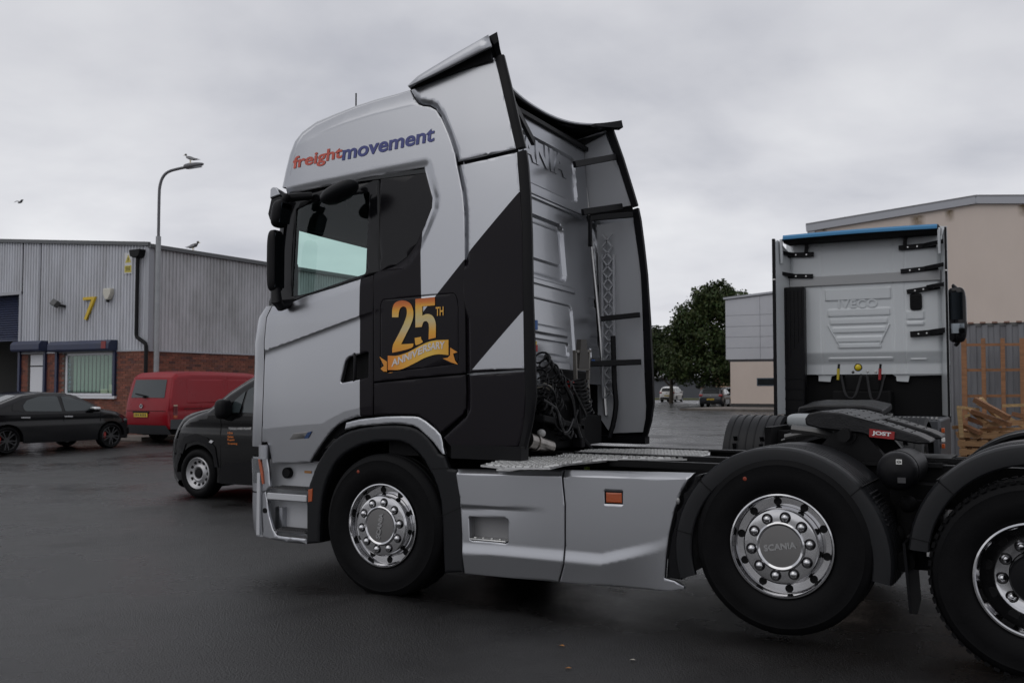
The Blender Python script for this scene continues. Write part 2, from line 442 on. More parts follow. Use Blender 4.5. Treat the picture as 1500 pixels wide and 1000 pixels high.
mb = MB(); mb.add([(-900, -300, 0), (900, -300, 0), (900, 1500, 0), (-900, 1500, 0)], [(0, 1, 2, 3)])
tag(mb.build('yard_ground', asph, flip_fix=False), kind='structure')
# =================================================================== THE SILVER TRACTOR UNIT
truck = thing('tractor_unit', 'silver and charcoal three-axle tractor unit with anniversary lettering, parked in the foreground', 'lorry')
YC = 1.15
def poly_on(pts, Yf, n=4):
    """photo measurements of a side panel -> (x, z) on the panel's own curved surface"""
    out = []
    for px, py in pts:
        y = .03
        for _ in range(n):
            p = at_y(px, py, y); y = float(Yf(np.array([p[0]]), np.array([p[2]]))[0])
        p = at_y(px, py, y); out.append((p[0], p[2]))
    return out
def sstep(t): t = np.clip(t, 0, 1); return t*t*(3-2*t)
def Yplain(x, z):
    y = .03+.075*np.maximum(0, (z-1.95)/1.2)**1.4
    return y+.035*np.maximum(0, (-.80-x)/.40)**2.4
WIN = poly_on([(412, 287), (554, 257.5), (621, 245), (633, 290), (632, 304), (620, 334), (610, 356), (596, 376), (580, 388), (552, 398),
               (526, 407), (490, 419), (450, 431), (436, 437), (415, 445), (404, 449)], Yplain)
ROOFLINE = poly_on([(428, 216), (436, 212), (466, 198), (500, 184), (540, 171), (580, 161), (613, 153), (640, 146)], Yplain)
CREASE = poly_on([(376, 519), (386, 514), (420, 502), (460, 487), (500, 472), (530, 461), (575, 446)], Yplain)
LOWCR = poly_on([(372, 632), (385, 628), (430, 623), (470, 620), (485, 612), (505, 602), (530, 596), (547, 594)], Yplain)
_rx = np.array(ROOFLINE); _cx = np.array(CREASE); _lx = np.array(LOWCR)
def Ycab(x, z):
    x = np.asarray(x, float); z = np.asarray(z, float); y = Yplain(x, z)
    zr = np.interp(x, _rx[:, 0], _rx[:, 1]); d = z-zr
    fade = sstep((x+.85)/.25)
    y = y+np.where(d > 0, -.006*fade*sstep(d/.03)*np.exp(-d/.08)+.9*np.maximum(d, 0)**1.5, 0)
    zc = np.interp(x, _cx[:, 0], _cx[:, 1]); e = zc-z; f2 = 1-sstep((x+.30)/.35)
    y = y+np.where(e > 0, .013*f2*(1-np.exp(-np.maximum(e, 0)/.016))*np.exp(-np.maximum(e, 0)/.35), 0)
    zl = np.interp(x, _lx[:, 0], _lx[:, 1]); g = zl-z; f3 = 1-sstep((x+.10)/.12)
    y = y-np.where(g > -.10, .0*f3*sstep((g+.12)/.12), 0)+np.where(g > 0, .07*f3*g, 0)
    P = np.stack([x, z], -1).reshape(-1, 2)
    dw = seg_dist(P, WIN).reshape(x.shape); wgt = np.where(z > 2.32, 1.0, .35)
    return y+.022*wgt*(1-sstep(dw/.075))
C = lambda pts: poly_on(pts, Ycab)

# ---- wrap: charcoal fields over the silver paint (flat print)
def wrap_material():
    m = silver.copy(); m.name = 'silver_paint_with_charcoal_wrap'; nt = m.node_tree; N = nt.nodes; L = nt.links; b = N['Principled BSDF']
    tc = N.new('ShaderNodeTexCoord'); sep = N.new('ShaderNodeSeparateXYZ'); L.new(tc.outputs['Object'], sep.inputs[0])
    X, Z = sep.outputs[0], sep.outputs[2]
    def M(op, a, b_=None):
        n = N.new('ShaderNodeMath'); n.operation = op
        for i, v in enumerate((a, b_)):
            if v is None: continue
            if isinstance(v, (float, int)): n.inputs[i].default_value = float(v)
            else: L.new(v, n.inputs[i])
        return n.outputs[0]
    def half(p, q, keep):
        """1 on the side of the line p-q where point keep lies"""
        a, bq = q[1]-p[1], -(q[0]-p[0]); c = -(a*p[0]+bq*p[1])
        if a*keep[0]+bq*keep[1]+c < 0: a, bq, c = -a, -bq, -c
        return M('GREATER_THAN', M('ADD', M('ADD', M('MULTIPLY', X, a), M('MULTIPLY', Z, bq)), c), 0.0)
    pts = C([(527, 420), (527, 600), (617, 360), (617, 434), (617, 460), (762, 278), (692, 543), (766, 453.5), (766.3, 540)])
    s0 = half(pts[0], pts[1], (0.0, 1.6))
    w1 = M('MULTIPLY', half(pts[2], pts[3], (.5, 2.9)), half(pts[4], pts[5], (.4, 3.0)))
    lo = half(pts[6], pts[7], (1.2, 1.4))
    w2 = M('MULTIPLY', lo, half((0, pts[6][1]), (1, pts[8][1]), (0, 3.0)))
    below = M('LESS_THAN', Z, 2.72); inx = M('LESS_THAN', X, 5.0)
    top = M('ADD', below, M('GREATER_THAN', X, .45)); top = M('MINIMUM', top, 1.0)
    d = M('MULTIPLY', M('MULTIPLY', s0, M('SUBTRACT', 1.0, w1)), M('MULTIPLY', M('SUBTRACT', 1.0, w2), top))
    mx = N.new("ShaderNodeMix"); mx.data_type = "RGBA"; L.new(d, mx.inputs[0]); mx.inputs[6].default_value = b.inputs['Base Color'].default_value[:]; mx.inputs[7].default_value = (.0095, .0080, .0103, 1)
    L.new(mx.outputs[2], b.inputs['Base Color'])
    L.new(M('MULTIPLY', M('SUBTRACT', 1.0, d), .95), b.inputs['Metallic'])
    L.new(M('MULTIPLY', M('SUBTRACT', 1.0, d), .3), b.inputs['Coat Weight'])
    L.new(M('MULTIPLY_ADD', d, -.2) if False else M('SUBTRACT', .5, M('MULTIPLY', d, .36)), b.inputs['Specular IOR Level'])
    r = N.new('ShaderNodeMapRange'); L.new(d, r.inputs[0]); r.inputs[3].default_value = .30; r.inputs[4].default_value = .24
    for l in list(b.inputs['Roughness'].links): L.remove(l)
    L.new(r.outputs[0], b.inputs['Roughness'])
    return m
wrap = wrap_material()

def both(fn, *a, **k):
    """the near panel and its mirror image on the far flank"""
    k2 = dict(k); o = fn(*a, **k); k2['mirror'] = True; p = fn(*a, **k2); return o, p

# ---- cab flank
SEAM_F = [(398, 447.5), (390, 464), (386.6, 500), (386.8, 530), (385, 580), (383.6, 620), (383, 648)]
DOORARCH = [(454, 678), (460, 667), (472, 649), (484, 633), (496, 621.5), (512, 613.5), (526, 610), (546, 608.5)]
door_poly = SEAM_F+[(390, 647), (393, 653), (398, 678), (400, 679.5)]+smooth(DOORARCH, 2)+[(546.4, 580), (546.4, 520), (546.6, 450), (547, 401.5), (526, 408), (490, 420), (450, 432), (436, 438), (415, 446)]
handle_hole = rounded(C([(499, 560), (506, 529), (511, 522.5), (539, 515.5), (538.5, 552)]), .012)
skin('door', C(door_poly), Ycab, wrap, truck, .03, .008, .015, holes=[handle_hole], crease=[[(x, np.interp(x, _cx[:, 0], _cx[:, 1])-dz) for x in np.linspace(-1.13, -.13, 14)] for dz in (0, .006, .014, .028, .05)]+[[(x, np.interp(x, _lx[:, 0], _lx[:, 1])) for x in np.linspace(-1.16, -.13, 14)]], gap=.0035)
door = bpy.data.objects['door']
skin('door', C(door_poly), Ycab, wrap, truck, .03, .012, .08, gap=.0035, mirror=True)
# door handle in its recess
hb = MB(); hp = inset(handle_hole, -.012)
hb.prism(hp, lambda u, v: (u, float(Ycab(np.array([u]), np.array([v]))[0])+.075, v), lambda u, v: (u, float(Ycab(np.array([u]), np.array([v]))[0])+.012, v))
hb.f = hb.f[:1]+hb.f[2:]
hb.build('handle_recess', black_gloss, door, 50)
a_, b_ = C([(519, 519)])[0], C([(518, 556)])[0]
MB().tube([(a_[0], .045, a_[1]+.01), (a_[0]+.01, .036, a_[1]-.03), (b_[0]+.01, .036, b_[1]+.03), (b_[0], .045, b_[1]-.01)], .013, 8).build('door_handle', black_plastic, door)

QUARTER = [(555.5, 258), (620, 245.5), (632.5, 290), (631.5, 304), (619.5, 334), (609.5, 356), (595.5, 376), (580, 387.5), (553, 397.5)]
SEAM_R = [(680.5, 384), (680.3, 340), (679.8, 310), (677, 280), (670, 246), (666, 224), (656, 194), (646, 172), (638, 160), (630, 155.5), (620, 154.5), (613, 152), (606, 142), (601, 131.5)]
ROOFEDGE = [(601, 131.5), (580, 138.5), (550, 147), (520, 157), (490, 170), (462, 183), (444, 197), (436, 208), (430, 226), (424, 250), (419, 274)]
locker = rounded(C([(557, 447), (560, 438.5), (664, 429), (668, 433), (671, 450), (671, 530), (664, 533), (563, 545), (557, 542)]), .02)
side_poly = ROOFEDGE+[(420, 284), (487, 270.5), (554, 257), (621, 244.7), (633, 290), (632, 304), (620, 334), (610, 356), (596, 376), (580, 388), (552, 398), (547.5, 401),
             (547, 450), (547, 520), (547, 559), (610, 552.5), (682, 546), (681.5, 470)]+SEAM_R[:-1]
skin('cab_side', C(side_poly), Ycab, wrap, truck, .02, .004, .017, holes=[locker], gap=.002, crease=[[(x, np.interp(x, _rx[:, 0], _rx[:, 1])+dz) for x in np.linspace(-.75, .2, 14)] for dz in (.0, .012, .026)])
skin('cab_side', C(side_poly), Ycab, wrap, truck, .02, .006, .08, gap=.002, mirror=True)
skin('locker_door', locker, Ycab, wrap, truck, .02, .004, .06, gap=.002)
low_poly = [(547, 560.5), (610, 554), (682, 547.5), (683, 575), (682.5, 598), (678, 607), (646, 634.5), (630, 619), (618, 611), (606, 607.5), (570, 607), (547, 608)]
both(skin, 'sleeper_side_panel', C(low_poly), Ycab, wrap, truck, .02, .006, .03, gap=.003)
# black backing behind the panel joints
inner_hole = poly_on([(433, 306), (456, 294), (536, 280.5), (531, 400), (450, 429), (425, 435)], Yplain)
back_poly = [(601, 131.5), (550, 148), (490, 171), (446, 197), (430, 226), (421, 274), (404, 449), (388, 500), (386, 640), (400, 676), (452, 676), (484, 640), (526, 617), (606, 612), (646, 640), (683, 600), (684, 384), (674, 250)]
skin('cab_frame', C(back_poly), lambda x, z: Ycab(x, z)+.055, black_matt, truck, 0, 0, .1, holes=[inner_hole])
skin('cab_frame', C(back_poly), lambda x, z: Ycab(x, z)+.055, black_matt, truck, 0, 0, .1, holes=[inner_hole], mirror=True)
# window surround, glass and blanked quarter panel
surround = [(413, 288), (487, 272), (553.5, 258.5), (552, 397), (526, 406.5), (490, 418.5), (450, 430.5), (436, 436.5), (415, 444.5), (405, 447)]
glass_hole = rounded(C([(429, 304), (456, 292.5), (537, 279), (531.5, 399.5), (450, 427.5), (422.5, 434)]), .02)
Yw = lambda x, z: Yplain(x, z)+.036
both(skin, 'window_surround', C(surround), Yw, black_gloss, truck, .02, .006, .1, holes=[glass_hole])
skin('side_window', inset(glass_hole, -.008), lambda x, z: Yplain(x, z)+.048, glass_cab, truck, 0, 0, .15)
skin('side_window', inset(glass_hole, -.008), lambda x, z: Yplain(x, z)+.048, glass_dark, truck, 0, 0, .15, mirror=True)
both(skin, 'quarter_panel', C(QUARTER), lambda x, z: Yplain(x, z)+.030, mat('quarter_panel_black', (.006, .0056, .007), .2, spec=.25), truck, .02, .006, .1)

# ---- front end: corner panels, windscreen, roof cap (one sheet wrapped round from flank to flank each)
def flank3(pts, Yf): return [(x, float(Yf(np.array([x]), np.array([z]))[0]), z) for x, z in poly_on(pts, Yf)]
f1 = flank3(SEAM_F+[(382.5, 654)], Ycab)
strip('front_panel', f1, [(-1, 0)]*len(f1), [.20, .25, .29, .29, .29, .29, .29, .28], silver, truck, YC, 26)
strip('grille', f1[3:7], [(-1, 0)]*4, [.29]*4, black_plastic, truck, YC, 18, smax=.62, off=.006)
for za in (1.22, 1.40, 1.58, 1.76):
    strip('grille_bar', [(f1[4][0], f1[4][1], za), (f1[4][0], f1[4][1], za+.05)], [(-1, 0)]*2, [.29]*2, silver, truck, YC, 18, smax=.60, off=.022)
f2 = flank3([(404, 449), (411, 380), (418, 320), (423, 284)], lambda x, z: Yplain(x, z)+.02)
strip('windscreen', f2, [(-1, .1)]*4, [.15, .16, .16, .15], glass_cab, truck, YC, 22, smax=.965)
strip('windscreen_frame', [f2[0], (f2[0][0]-.012, f2[0][1], f2[0][2]-.09)], [(-1, .1)]*2, [.16, .165], black_plastic, truck, YC, 22)
for s in (0, 1):                                           # A pillars
    mb = MB()
    for q0, q1 in ((.955, 1.0),):
        V = []; 
        for i, p in enumerate(f2):
            for q in np.linspace(q0, q1, 6):
                g = .16*max(0, 1-q**3)**(1/3)+.004; V.append((p[0]-g, YC-(YC-p[1])*q, p[2]+.1*g))
        mb.add(V, [(i*6+j, i*6+j+1, (i+1)*6+j+1, (i+1)*6+j) for i in range(3) for j in range(5)])
    if s: mb.mirror_y(YC)
    mb.build('a_pillar', black_gloss, truck, 40)
re2 = ROOFEDGE[::-1]; rf = flank3(re2, Ycab); rn = outline_normals([(p[0], p[2]) for p in rf])
if rn[0][0] > 0: rn = -rn
rB = list(np.interp(range(len(rf)), [0, 2, 4, 7, 10], [.17, .17, .13, .08, .06]))
rf = [(p[0]-n[0]*.016, p[1]-.0025, p[2]-n[1]*.016) for p, n in zip(rf, rn)]; rB = [b+.016 for b in rB]
strip('roof_cap', rf, rn, rB, silver, truck, YC, 22)
# forehead joint above the windscreen and the outside sun visor
V0 = at_y(408, 281, .16)
mb = MB()
vis = [(p[0], p[2]) for p in [at_y(px, py, .055) for px, py in ((398, 288.5), (409, 285), (413, 291), (403, 318), (395.5, 321.5), (392.8, 313))]]
for k in range(13):
    q = -1+2*k/12; bow = .15*(1-abs(q)**3)**(1/3)
    mb.v += [(u-bow*.8, YC-(YC-.055)*q, w) for u, w in vis]
n7 = len(vis); mb.f = [(k*n7+i, k*n7+(i+1) % n7, (k+1)*n7+(i+1) % n7, (k+1)*n7+i) for k in range(12) for i in range(n7)]+[tuple(range(n7)), tuple(12*n7+i for i in range(n7))]
mb.build('sun_visor', black_gloss, truck, 40)
cap_ = [(p[0], p[2]) for p in [at_y(px, py, .04) for px, py in ((396, 291), (396.5, 277), (400, 273.8), (405.5, 274.2), (411, 285), (399, 289.5))]]
for sg in (0, 1):
    mb = MB(); mb.prism(cap_, lambda u, v: (u, .035, v), lambda u, v: (u-.10, .30, v))
    if sg: mb.mirror_y(YC)
    mb.build('visor_cap', silver, truck, 40, bevel=.008)
mb = MB(); p = at_y(521.5, 150, .6); mb.tube([(p[0], .6, p[2]-.05), (p[0], .6, p[2]+.095)], .006, 6); mb.build('roof_antenna', black_plastic, truck)

# ---- mirrors: two on arms beside the near pillar, a kerb mirror over the door
def blob(c, half, n=20, m=14, e=3.2):
    V = []
    f = lambda t: math.copysign(abs(t)**(2/e), t)
    for i in range(m+1):
        a = -pi/2+pi*i/m
        for k in range(n):
            b = 2*pi*k/n; V.append((c[0]+half[0]*f(cos(a))*f(cos(b)), c[1]+half[1]*f(cos(a))*f(sin(b)), c[2]+half[2]*f(sin(a))))
    return V, [(i*n+k, i*n+(k+1) % n, (i+1)*n+(k+1) % n, (i+1)*n+k) for i in range(m) for k in range(n)]
for s in (0, 1):
    MY = -.085
    cu = at_y(411, 314, MY); cl = at_y(403.5, 386, MY)
    mb = MB()
    V, Fq = blob((0, 0, 0), (.048, .075, .105)); V = [(x+.18*z, y, z) for x, y, z in V]; mb.add([(x+cu[0], y+cu[1], z+cu[2]) for x, y, z in V], Fq)
    lo_t, lo_b = at_y(403, 338, MY)[2], at_y(405, 428, MY)[2]
    V, Fq = blob((0, 0, 0), (.040, .068, (lo_t-lo_b)/2), m=20, e=4.5); mb.add([(x+cl[0], y+cl[1], z+(lo_t+lo_b)/2) for x, y, z in V], Fq)
    if s: mb.mirror_y(YC)
    mh = mb.build('mirror_housing', black_plastic, truck, 50)
    mb = MB()
    a1 = at_y(424, 291, .0); a2 = at_y(452, 285, .06)
    mb.tube([(cu[0], MY, cu[2]+.08), (cu[0]+.05, MY+.02, cu[2]+.13), (a1[0], -.03, a1[2]), (a2[0], .10, a2[2])], [.03, .034, .034, .03], 8)
    if s: mb.mirror_y(YC)
    mb.build('mirror_arm', black_plastic, mh, 50); mb = MB()
    b1 = at_y(400, 450, -.10); b2 = at_y(414, 448, .0); b3 = at_y(428, 444, .06)
    mb.tube([(cl[0]+.005, MY, lo_b+.03), (b1[0]+.05, -.12, b1[2]+.04), (b2[0], -.03, b2[2]), (b3[0], .08, b3[2]+.01)], [.035, .045, .045, .03], 8)
    if s: mb.mirror_y(YC)
    mb.build('mirror_arm', black_plastic, mh, 50)
    mb = MB()
    mb.box((cl[0]+.038, MY+.005, (lo_t+lo_b)/2), (.006, .10, (lo_t-lo_b)*.86)); mb.box((cu[0]+.046, MY+.005, cu[2]), (.006, .11, .15), Matrix.Rotation(.18, 3, 'Y'))
    if s: mb.mirror_y(YC)
    mb.build('mirror_glass', mat('mirror_dark_reflection', (.03, .035, .04), .05, 1.0), mh)  # dark reflection is put into the mirror's own colour
    kb = at_y(497, 283, -.10); MBk = MB(); V, Fq = blob((0, 0, 0), (.155, .10, .058), e=2.4)
    V = [(x, y, z+.32*x+.25*x*x) for x, y, z in V]; MBk.add([(x+kb[0], y+kb[1], z+kb[2]) for x, y, z in V], Fq)
    MBk.tube([(kb[0]-.05, -.06, kb[2]+.03), (kb[0]+.0, .06, kb[2]+.09)], .03, 8)
    if s: MBk.mirror_y(YC)
    MBk.build('kerb_mirror', grey_plastic, truck, 50)

# ---- inside of the cab
mb = MB()
mb.span((-1.22, .12, 1.55), (.62, 2.18, 1.60)); mb.span((.30, .12, 1.6), (.36, 2.18, 3.3)); mb.span((-1.05, .12, 3.02), (.36, 2.18, 3.05))
mb.build('cab_interior', mat('interior_grey', (.03, .032, .034), .7), truck)
mb = MB(); mb.span((-1.28, .16, 1.6), (-.86, 2.14, 2.20)); mb.build('dashboard', mat('interior_grey', (.03, .032, .034), .7), truck, bevel=.04)
for yy in (.58, 1.72):
    mb = MB(); mb.box((-.30, yy, 1.95), (.5, .5, .14)); mb.box((-.02, yy, 2.32), (.14, .48, .72), Matrix.Rotation(.12, 3, 'Y')); mb.box((.03, yy, 2.74), (.10, .26, .18))
    mb.build('seat', mat('seat_cloth', (.02, .02, .022), .8), truck, bevel=.04)
w0 = at_x(440, 332, -1.22); w1 = at_x(533, 356, -1.22)
mb = MB(); mb.prism([(-1.21, w0[2]), (-1.19, w0[2]), (-.80, 3.10), (-.80, 3.13)], lambda u, v: (u, .13, v), lambda u, v: (u, 2.17, v)); mb.build('inside_sun_blind', mat('blind_dark', (.02, .022, .023), .7), truck)
p = at_y(435, 386, .17); q = at_y(434, 430, .17)
mb = MB(); mb.tube(smooth([(p[0]-.07, .17, p[2]-.0), (p[0]-.01, .17, p[2]), (q[0], .17, p[2]-.06), (q[0], .17, q[2]-.05)], 4), .012, 8); mb.build('grab_handle', black_plastic, truck)
mb = MB(); p = at_y(533, 300, .5); V, Fq = blob((p[0]+.02, .5, p[2]+.04), (.16, .10, .15)); mb.add(V, Fq); mb.build('head_restraint', black_matt, truck, 50)

# ---- roof spoiler
SPt = [(598, 128), (608, 117), (620, 109.5), (660, 84), (717, 53)]; SPb = [(600, 128.5), (606, 125), (640, 109), (680, 89), (721, 69)]
def line3(pts, y): return [at_y(px, py, y) for px, py in pts]
t3 = line3(SPt, .17); b3 = line3(SPb, .10)
SPT, SPB = np.array([(599, 127.5), (608, 117.5), (620, 110), (660, 86), (717, 53.5)]), np.array([(600, 128.5), (606, 125), (640, 109), (680, 89), (721, 69)])
def sp_top(t): px_ = 599+118*t; return at_y(px_, np.interp(px_, SPT[:, 0], SPT[:, 1]), .13)
def sp_bot(t): px_ = 600+121*t; return at_y(px_, np.interp(px_, SPB[:, 0], SPB[:, 1]), .085)
def spoiler_pt(q, t):
    T = sp_top(t); w = 1-abs(q)**2.3
    return np.array([T[0]-.16*(1-abs(q)**3)*(.4+.6*t)-.12*w*(1-t), YC+(YC-.13)*q, T[2]-.20*w*t**1.4+.05*w*(1-t)])+np.array([.075, 0, -.075])*max(0, q)**2*t
def edge_rear(q): return spoiler_pt(q, 1.0)
mb = MB(); NQ, NT = 29, 9
for i in range(NT):
    t = i/(NT-1)
    row = [spoiler_pt(-1+2*j/(NQ-1), t) for j in range(NQ)]; l = sp_bot(t)
    mb.v += [tuple(l)]+[tuple(p) for p in row]+[(l[0], 2*YC-l[1], l[2])]
n_ = NQ+2; mb.f = [(i*n_+j, i*n_+j+1, (i+1)*n_+j+1, (i+1)*n_+j) for i in range(NT-1) for j in range(n_-1)]
spo = mb.build('roof_spoiler', silver, truck, 30, flip_fix=False)
m_ = spo.modifiers.new('thickness', 'SOLIDIFY'); m_.thickness = .018; m_.offset = -1
for sg in (-1, 1):
    mb = MB(); Qs = np.linspace(.74, 1.0, 7)
    for q in Qs:
        e = edge_rear(sg*q); k = .35+.65*(q-.74)/.26
        mb.v += [tuple(e+np.array(o)*np.array([1, 1, k])) for o in ((-.01, 0, .004), (.062, 0, .026), (.076, 0, -.040), (.035, 0, -.060))]
    mb.f = [(i*4+j, i*4+(j+1) % 4, (i+1)*4+(j+1) % 4, (i+1)*4+j) for i in range(6) for j in range(4)]+[(0, 1, 2, 3), (24, 25, 26, 27)]
    mb.build('spoiler_lip', black_plastic, spo, 40)
mb = MB()                                                    # dark underside and flanks of the spoiler
NQ2 = 15
for i in range(6):
    t = .05+.93*i/5
    mb.v += [tuple(spoiler_pt(-.96+1.92*j/(NQ2-1), t)-np.array([0, 0, .035])) for j in range(NQ2)]
mb.f = [(i*NQ2+j, i*NQ2+j+1, (i+1)*NQ2+j+1, (i+1)*NQ2+j) for i in range(5) for j in range(NQ2-1)]
s3 = line3([(603, 131), (640, 116.5), (680, 101), (719, 88)], .14); u3 = line3([(604, 126), (640, 109.5), (680, 89.5), (720, 70)], .13)
for sg in (0, 1):
    n0 = len(mb.v); mb.v += [(p[0], 2*YC-p[1] if sg else p[1], p[2]) for p in list(s3)+list(u3)]; mb.f += [(n0, n0+1, n0+5, n0+4), (n0+1, n0+2, n0+6, n0+5), (n0+2, n0+3, n0+7, n0+6)]
mb.build('spoiler_underside', black_matt, spo, 40, flip_fix=False)

# ---- side air deflectors
seam_xz = np.array(C(SEAM_R+[(681, 470), (682, 546), (683, 575), (682.5, 598), (678, 606), (646, 634)]))
def Ydef(x, z):
    x = np.asarray(x, float); z = np.asarray(z, float)
    y = .012+.075*np.maximum(0, (z-1.95)/1.2)**1.4+.10*np.maximum(0, (x-.62))**1.8
    d = seg_dist(np.stack([x, z], -1).reshape(-1, 2), seam_xz, False).reshape(x.shape)
    y = y+.038*(1-sstep(d/.055)); b = np.maximum(0, z-3.25)
    return y+.03*b**1.5
D = lambda pts: poly_on(pts, Ydef)
up_poly = [(601, 131)]+[(606, 126), (640, 112.5), (680, 97.5), (723, 82.5), (726, 88), (738, 140), (748, 183), (756, 217.5), (715, 227), (670, 237)]+[(666, 224), (656, 194), (646, 172), (638, 160), (630, 155), (620, 154), (613, 151.5), (606, 141.5)]
both(skin, 'upper_side_deflector', D(up_poly), Ydef, silver, truck, .02, .008, .022, gap=.0035)
dl_poly = [(670.5, 241), (715, 231.5), (757, 221.5), (758, 240), (761, 277), (765, 340), (766, 440), (766.3, 454), (767.5, 540.5), (725, 544), (683, 546.8), (682, 470), (681, 384), (680.6, 340), (680, 310), (677.5, 280)]
both(skin, 'side_deflector', D(dl_poly), Ydef, wrap, truck, .02, .008, .022, gap=.003)
vl_poly = [(684, 549), (725, 546), (768, 543), (769.5, 580), (768, 610), (763, 640), (759, 654), (710, 658), (665, 662), (649, 640.5), (683.5, 607.5), (684, 575)]
both(skin, 'deflector_valance', D(vl_poly), Ydef, wrap, truck, .02, .008, .022, gap=.003)
jp = D([(672, 233), (757, 213), (757.5, 226), (672, 246)]); both(skin, 'joint_seal', jp, lambda x, z: Ydef(x, z)+.022, black_matt, truck, 0, 0, .1)
# black rubber trailing edges
def trim(name, inner, outer, par, dy=.0):
    for s in (0, 1):
        a = [(*p, float(Ydef(np.array([p[0]]), np.array([p[1]]))[0])) for p in D(inner)]; b = [(*p, float(Ydef(np.array([p[0]]), np.array([p[1]]))[0])) for p in D(outer)]
        mb = MB(); n = len(a)
        for (x0, z0, y0), (x1, z1, y1) in zip(a, b):
            mb.v += [(x0, y0+.004, z0), (x0+(x1-x0)*.7, y0+.002, z0+(z1-z0)*.7), (x1, y0+.022, z1), (x1-.005, y0+.05, z1), (x0, y0+.045, z0)]
        mb.f = [(i*5+j, i*5+(j+1) % 5, (i+1)*5+(j+1) % 5, (i+1)*5+j) for i in range(n-1) for j in range(5)]+[(0, 1, 2, 3, 4), tuple((n-1)*5+j for j in range(5))]
        if s: mb.mirror_y(YC)
        mb.build(name, black_plastic, par, 50)
trim('upper_edge_trim', [(724.5, 83), (738.5, 140), (748.5, 183), (756.5, 217)], [(736, 77.5), (749, 130), (759, 175), (768, 213.5)], truck)
trim('edge_trim', [(757, 222), (758.5, 240), (761.5, 277), (765, 340), (766, 440), (767.5, 542), (769.5, 580), (768, 610), (763, 640), (759, 655)],
     [(769, 218.5), (772, 240), (775, 285), (777.5, 340), (779, 430), (782.5, 532), (784, 580), (779, 614), (772, 645), (769, 659)], truck)

# ---- lettering on the flank
blue_ink = mat('blue_ink', (.035, .045, .20), .3); red_ink = mat('red_ink', (.50, .075, .045), .3)
def lay(p00, p10, p01, off=.004, Yf=Ycab, shear_ok=True):
    """(u,v) in 0..1 -> the flank, by three photo points (lower left, lower right, upper left)"""
    a, b, c = [np.array(q) for q in poly_on([p00, p10, p01], Yf)]
    def fn(u, v, w=0):
        q = a+(b-a)*u+(c-a)*v; return (q[0], float(Yf(np.array([q[0]]), np.array([q[1]]))[0])-off-w, q[1])
    return fn
cs = bpy.data.objects['cab_side']
text_on('lettering', 'freight', lay((428, 252.5), (500.5, 236), (430.5, 229.5)), red_ink, cs, fit=True, bold=.026, shear=.0, size=1, res=5)
text_on('lettering', 'movement', lay((501, 235), (636, 206.5), (503, 216)), blue_ink, cs, fit=True, bold=.026, shear=.0, size=1, res=5)
def gold(name, stops):
    m = bpy.data.materials.new(name); m.use_nodes = True; nt = m.node_tree; b = nt.nodes['Principled BSDF']; b.inputs['Roughness'].default_value = .35
    tc = nt.nodes.new('ShaderNodeTexCoord'); sp = nt.nodes.new('ShaderNodeSeparateXYZ'); nt.links.new(tc.outputs['Generated'], sp.inputs[0])
    r = nt.nodes.new('ShaderNodeValToRGB'); e = r.color_ramp.elements
    e[0].position, e[0].color = stops[0][0], (*stops[0][1], 1); e[1].position, e[1].color = stops[-1][0], (*stops[-1][1], 1)
    for p, c in stops[1:-1]: k = e.new(p); k.color = (*c, 1)
    nt.links.new(sp.outputs[2 if name != 'gold_banner' else 0], r.inputs[0]); nt.links.new(r.outputs[0], b.inputs['Base Color']); return m
OR, YE, CR = (.60, .17, .015), (.72, .36, .03), (.56, .46, .24)
g_digit = gold('gold_digits', [(0, (.68, .26, .02)), (.18, YE), (.45, CR), (.62, (.62, .46, .15)), (.8, YE), (.9, OR), (1, (.45, .09, .01))])
g_ban = gold('gold_banner', [(0, (.65, .20, .015)), (.3, (.72, .36, .04)), (.7, (.72, .46, .07)), (1, (.66, .33, .03))])
lk = bpy.data.objects['locker_door']
def decal(name, px, m, par, off=.006):
    P = poly_on(px, Ycab); me = bpy.data.meshes.new(name)
    V = [(x, float(Ycab(np.array([x]), np.array([z]))[0])-off, z) for x, z in P]
    me.from_pydata([tuple(map(float, v)) for v in V], [], [tuple(range(len(V)))]); me.update(); return link(name, me, m, par)
def dpx(pts): return [(540+x/7.14, 420+y/7.14) for x, y in pts]
two = smooth([(250, 318), (252, 240), (270, 180), (310, 150), (365, 142), (420, 158), (455, 195), (472, 260), (468, 330), (440, 410), (385, 520), (345, 600)], 3)+[(474, 592), (470, 622)]+smooth([(455, 636), (400, 655), (330, 672), (252, 688)], 2)+[(252, 640)]+smooth([(262, 600), (330, 470), (385, 350), (404, 280), (400, 225), (375, 205), (345, 215), (325, 250), (316, 318)], 3)
decal('digit_two', dpx(two), g_digit, lk)
five = [(494, 126), (698, 106), (698, 192), (566, 204), (566, 300)]+smooth([(600, 285), (640, 285), (680, 310), (705, 370), (708, 440), (706, 530)], 3)+[(632, 548), (636, 430)]+smooth([(632, 385), (612, 358), (580, 365), (566, 400)], 2)+[(562, 418), (494, 424)]
decal('digit_five', dpx(five), g_digit, lk)
decal('digit_five_tail', dpx([(486, 534), (552, 522)]+smooth([(556, 550), (570, 578), (500, 610), (490, 570)], 2)), mat('gold_flat', (.70, .36, .04), .35), lk)
ban_t = smooth([(205, 718), (300, 718), (420, 680), (560, 605), (680, 562), (840, 552)], 5); ban_b = smooth([(840, 712), (720, 705), (600, 738), (480, 800), (340, 862), (205, 868)], 5)
me = bpy.data.meshes.new('anniversary_banner'); k_ = len(ban_t)
bb = poly_on(dpx(ban_t)+dpx(ban_b[::-1]), Ycab); V = [(x, float(Ycab(np.array([x]), np.array([z]))[0])-.006, z) for x, z in bb]
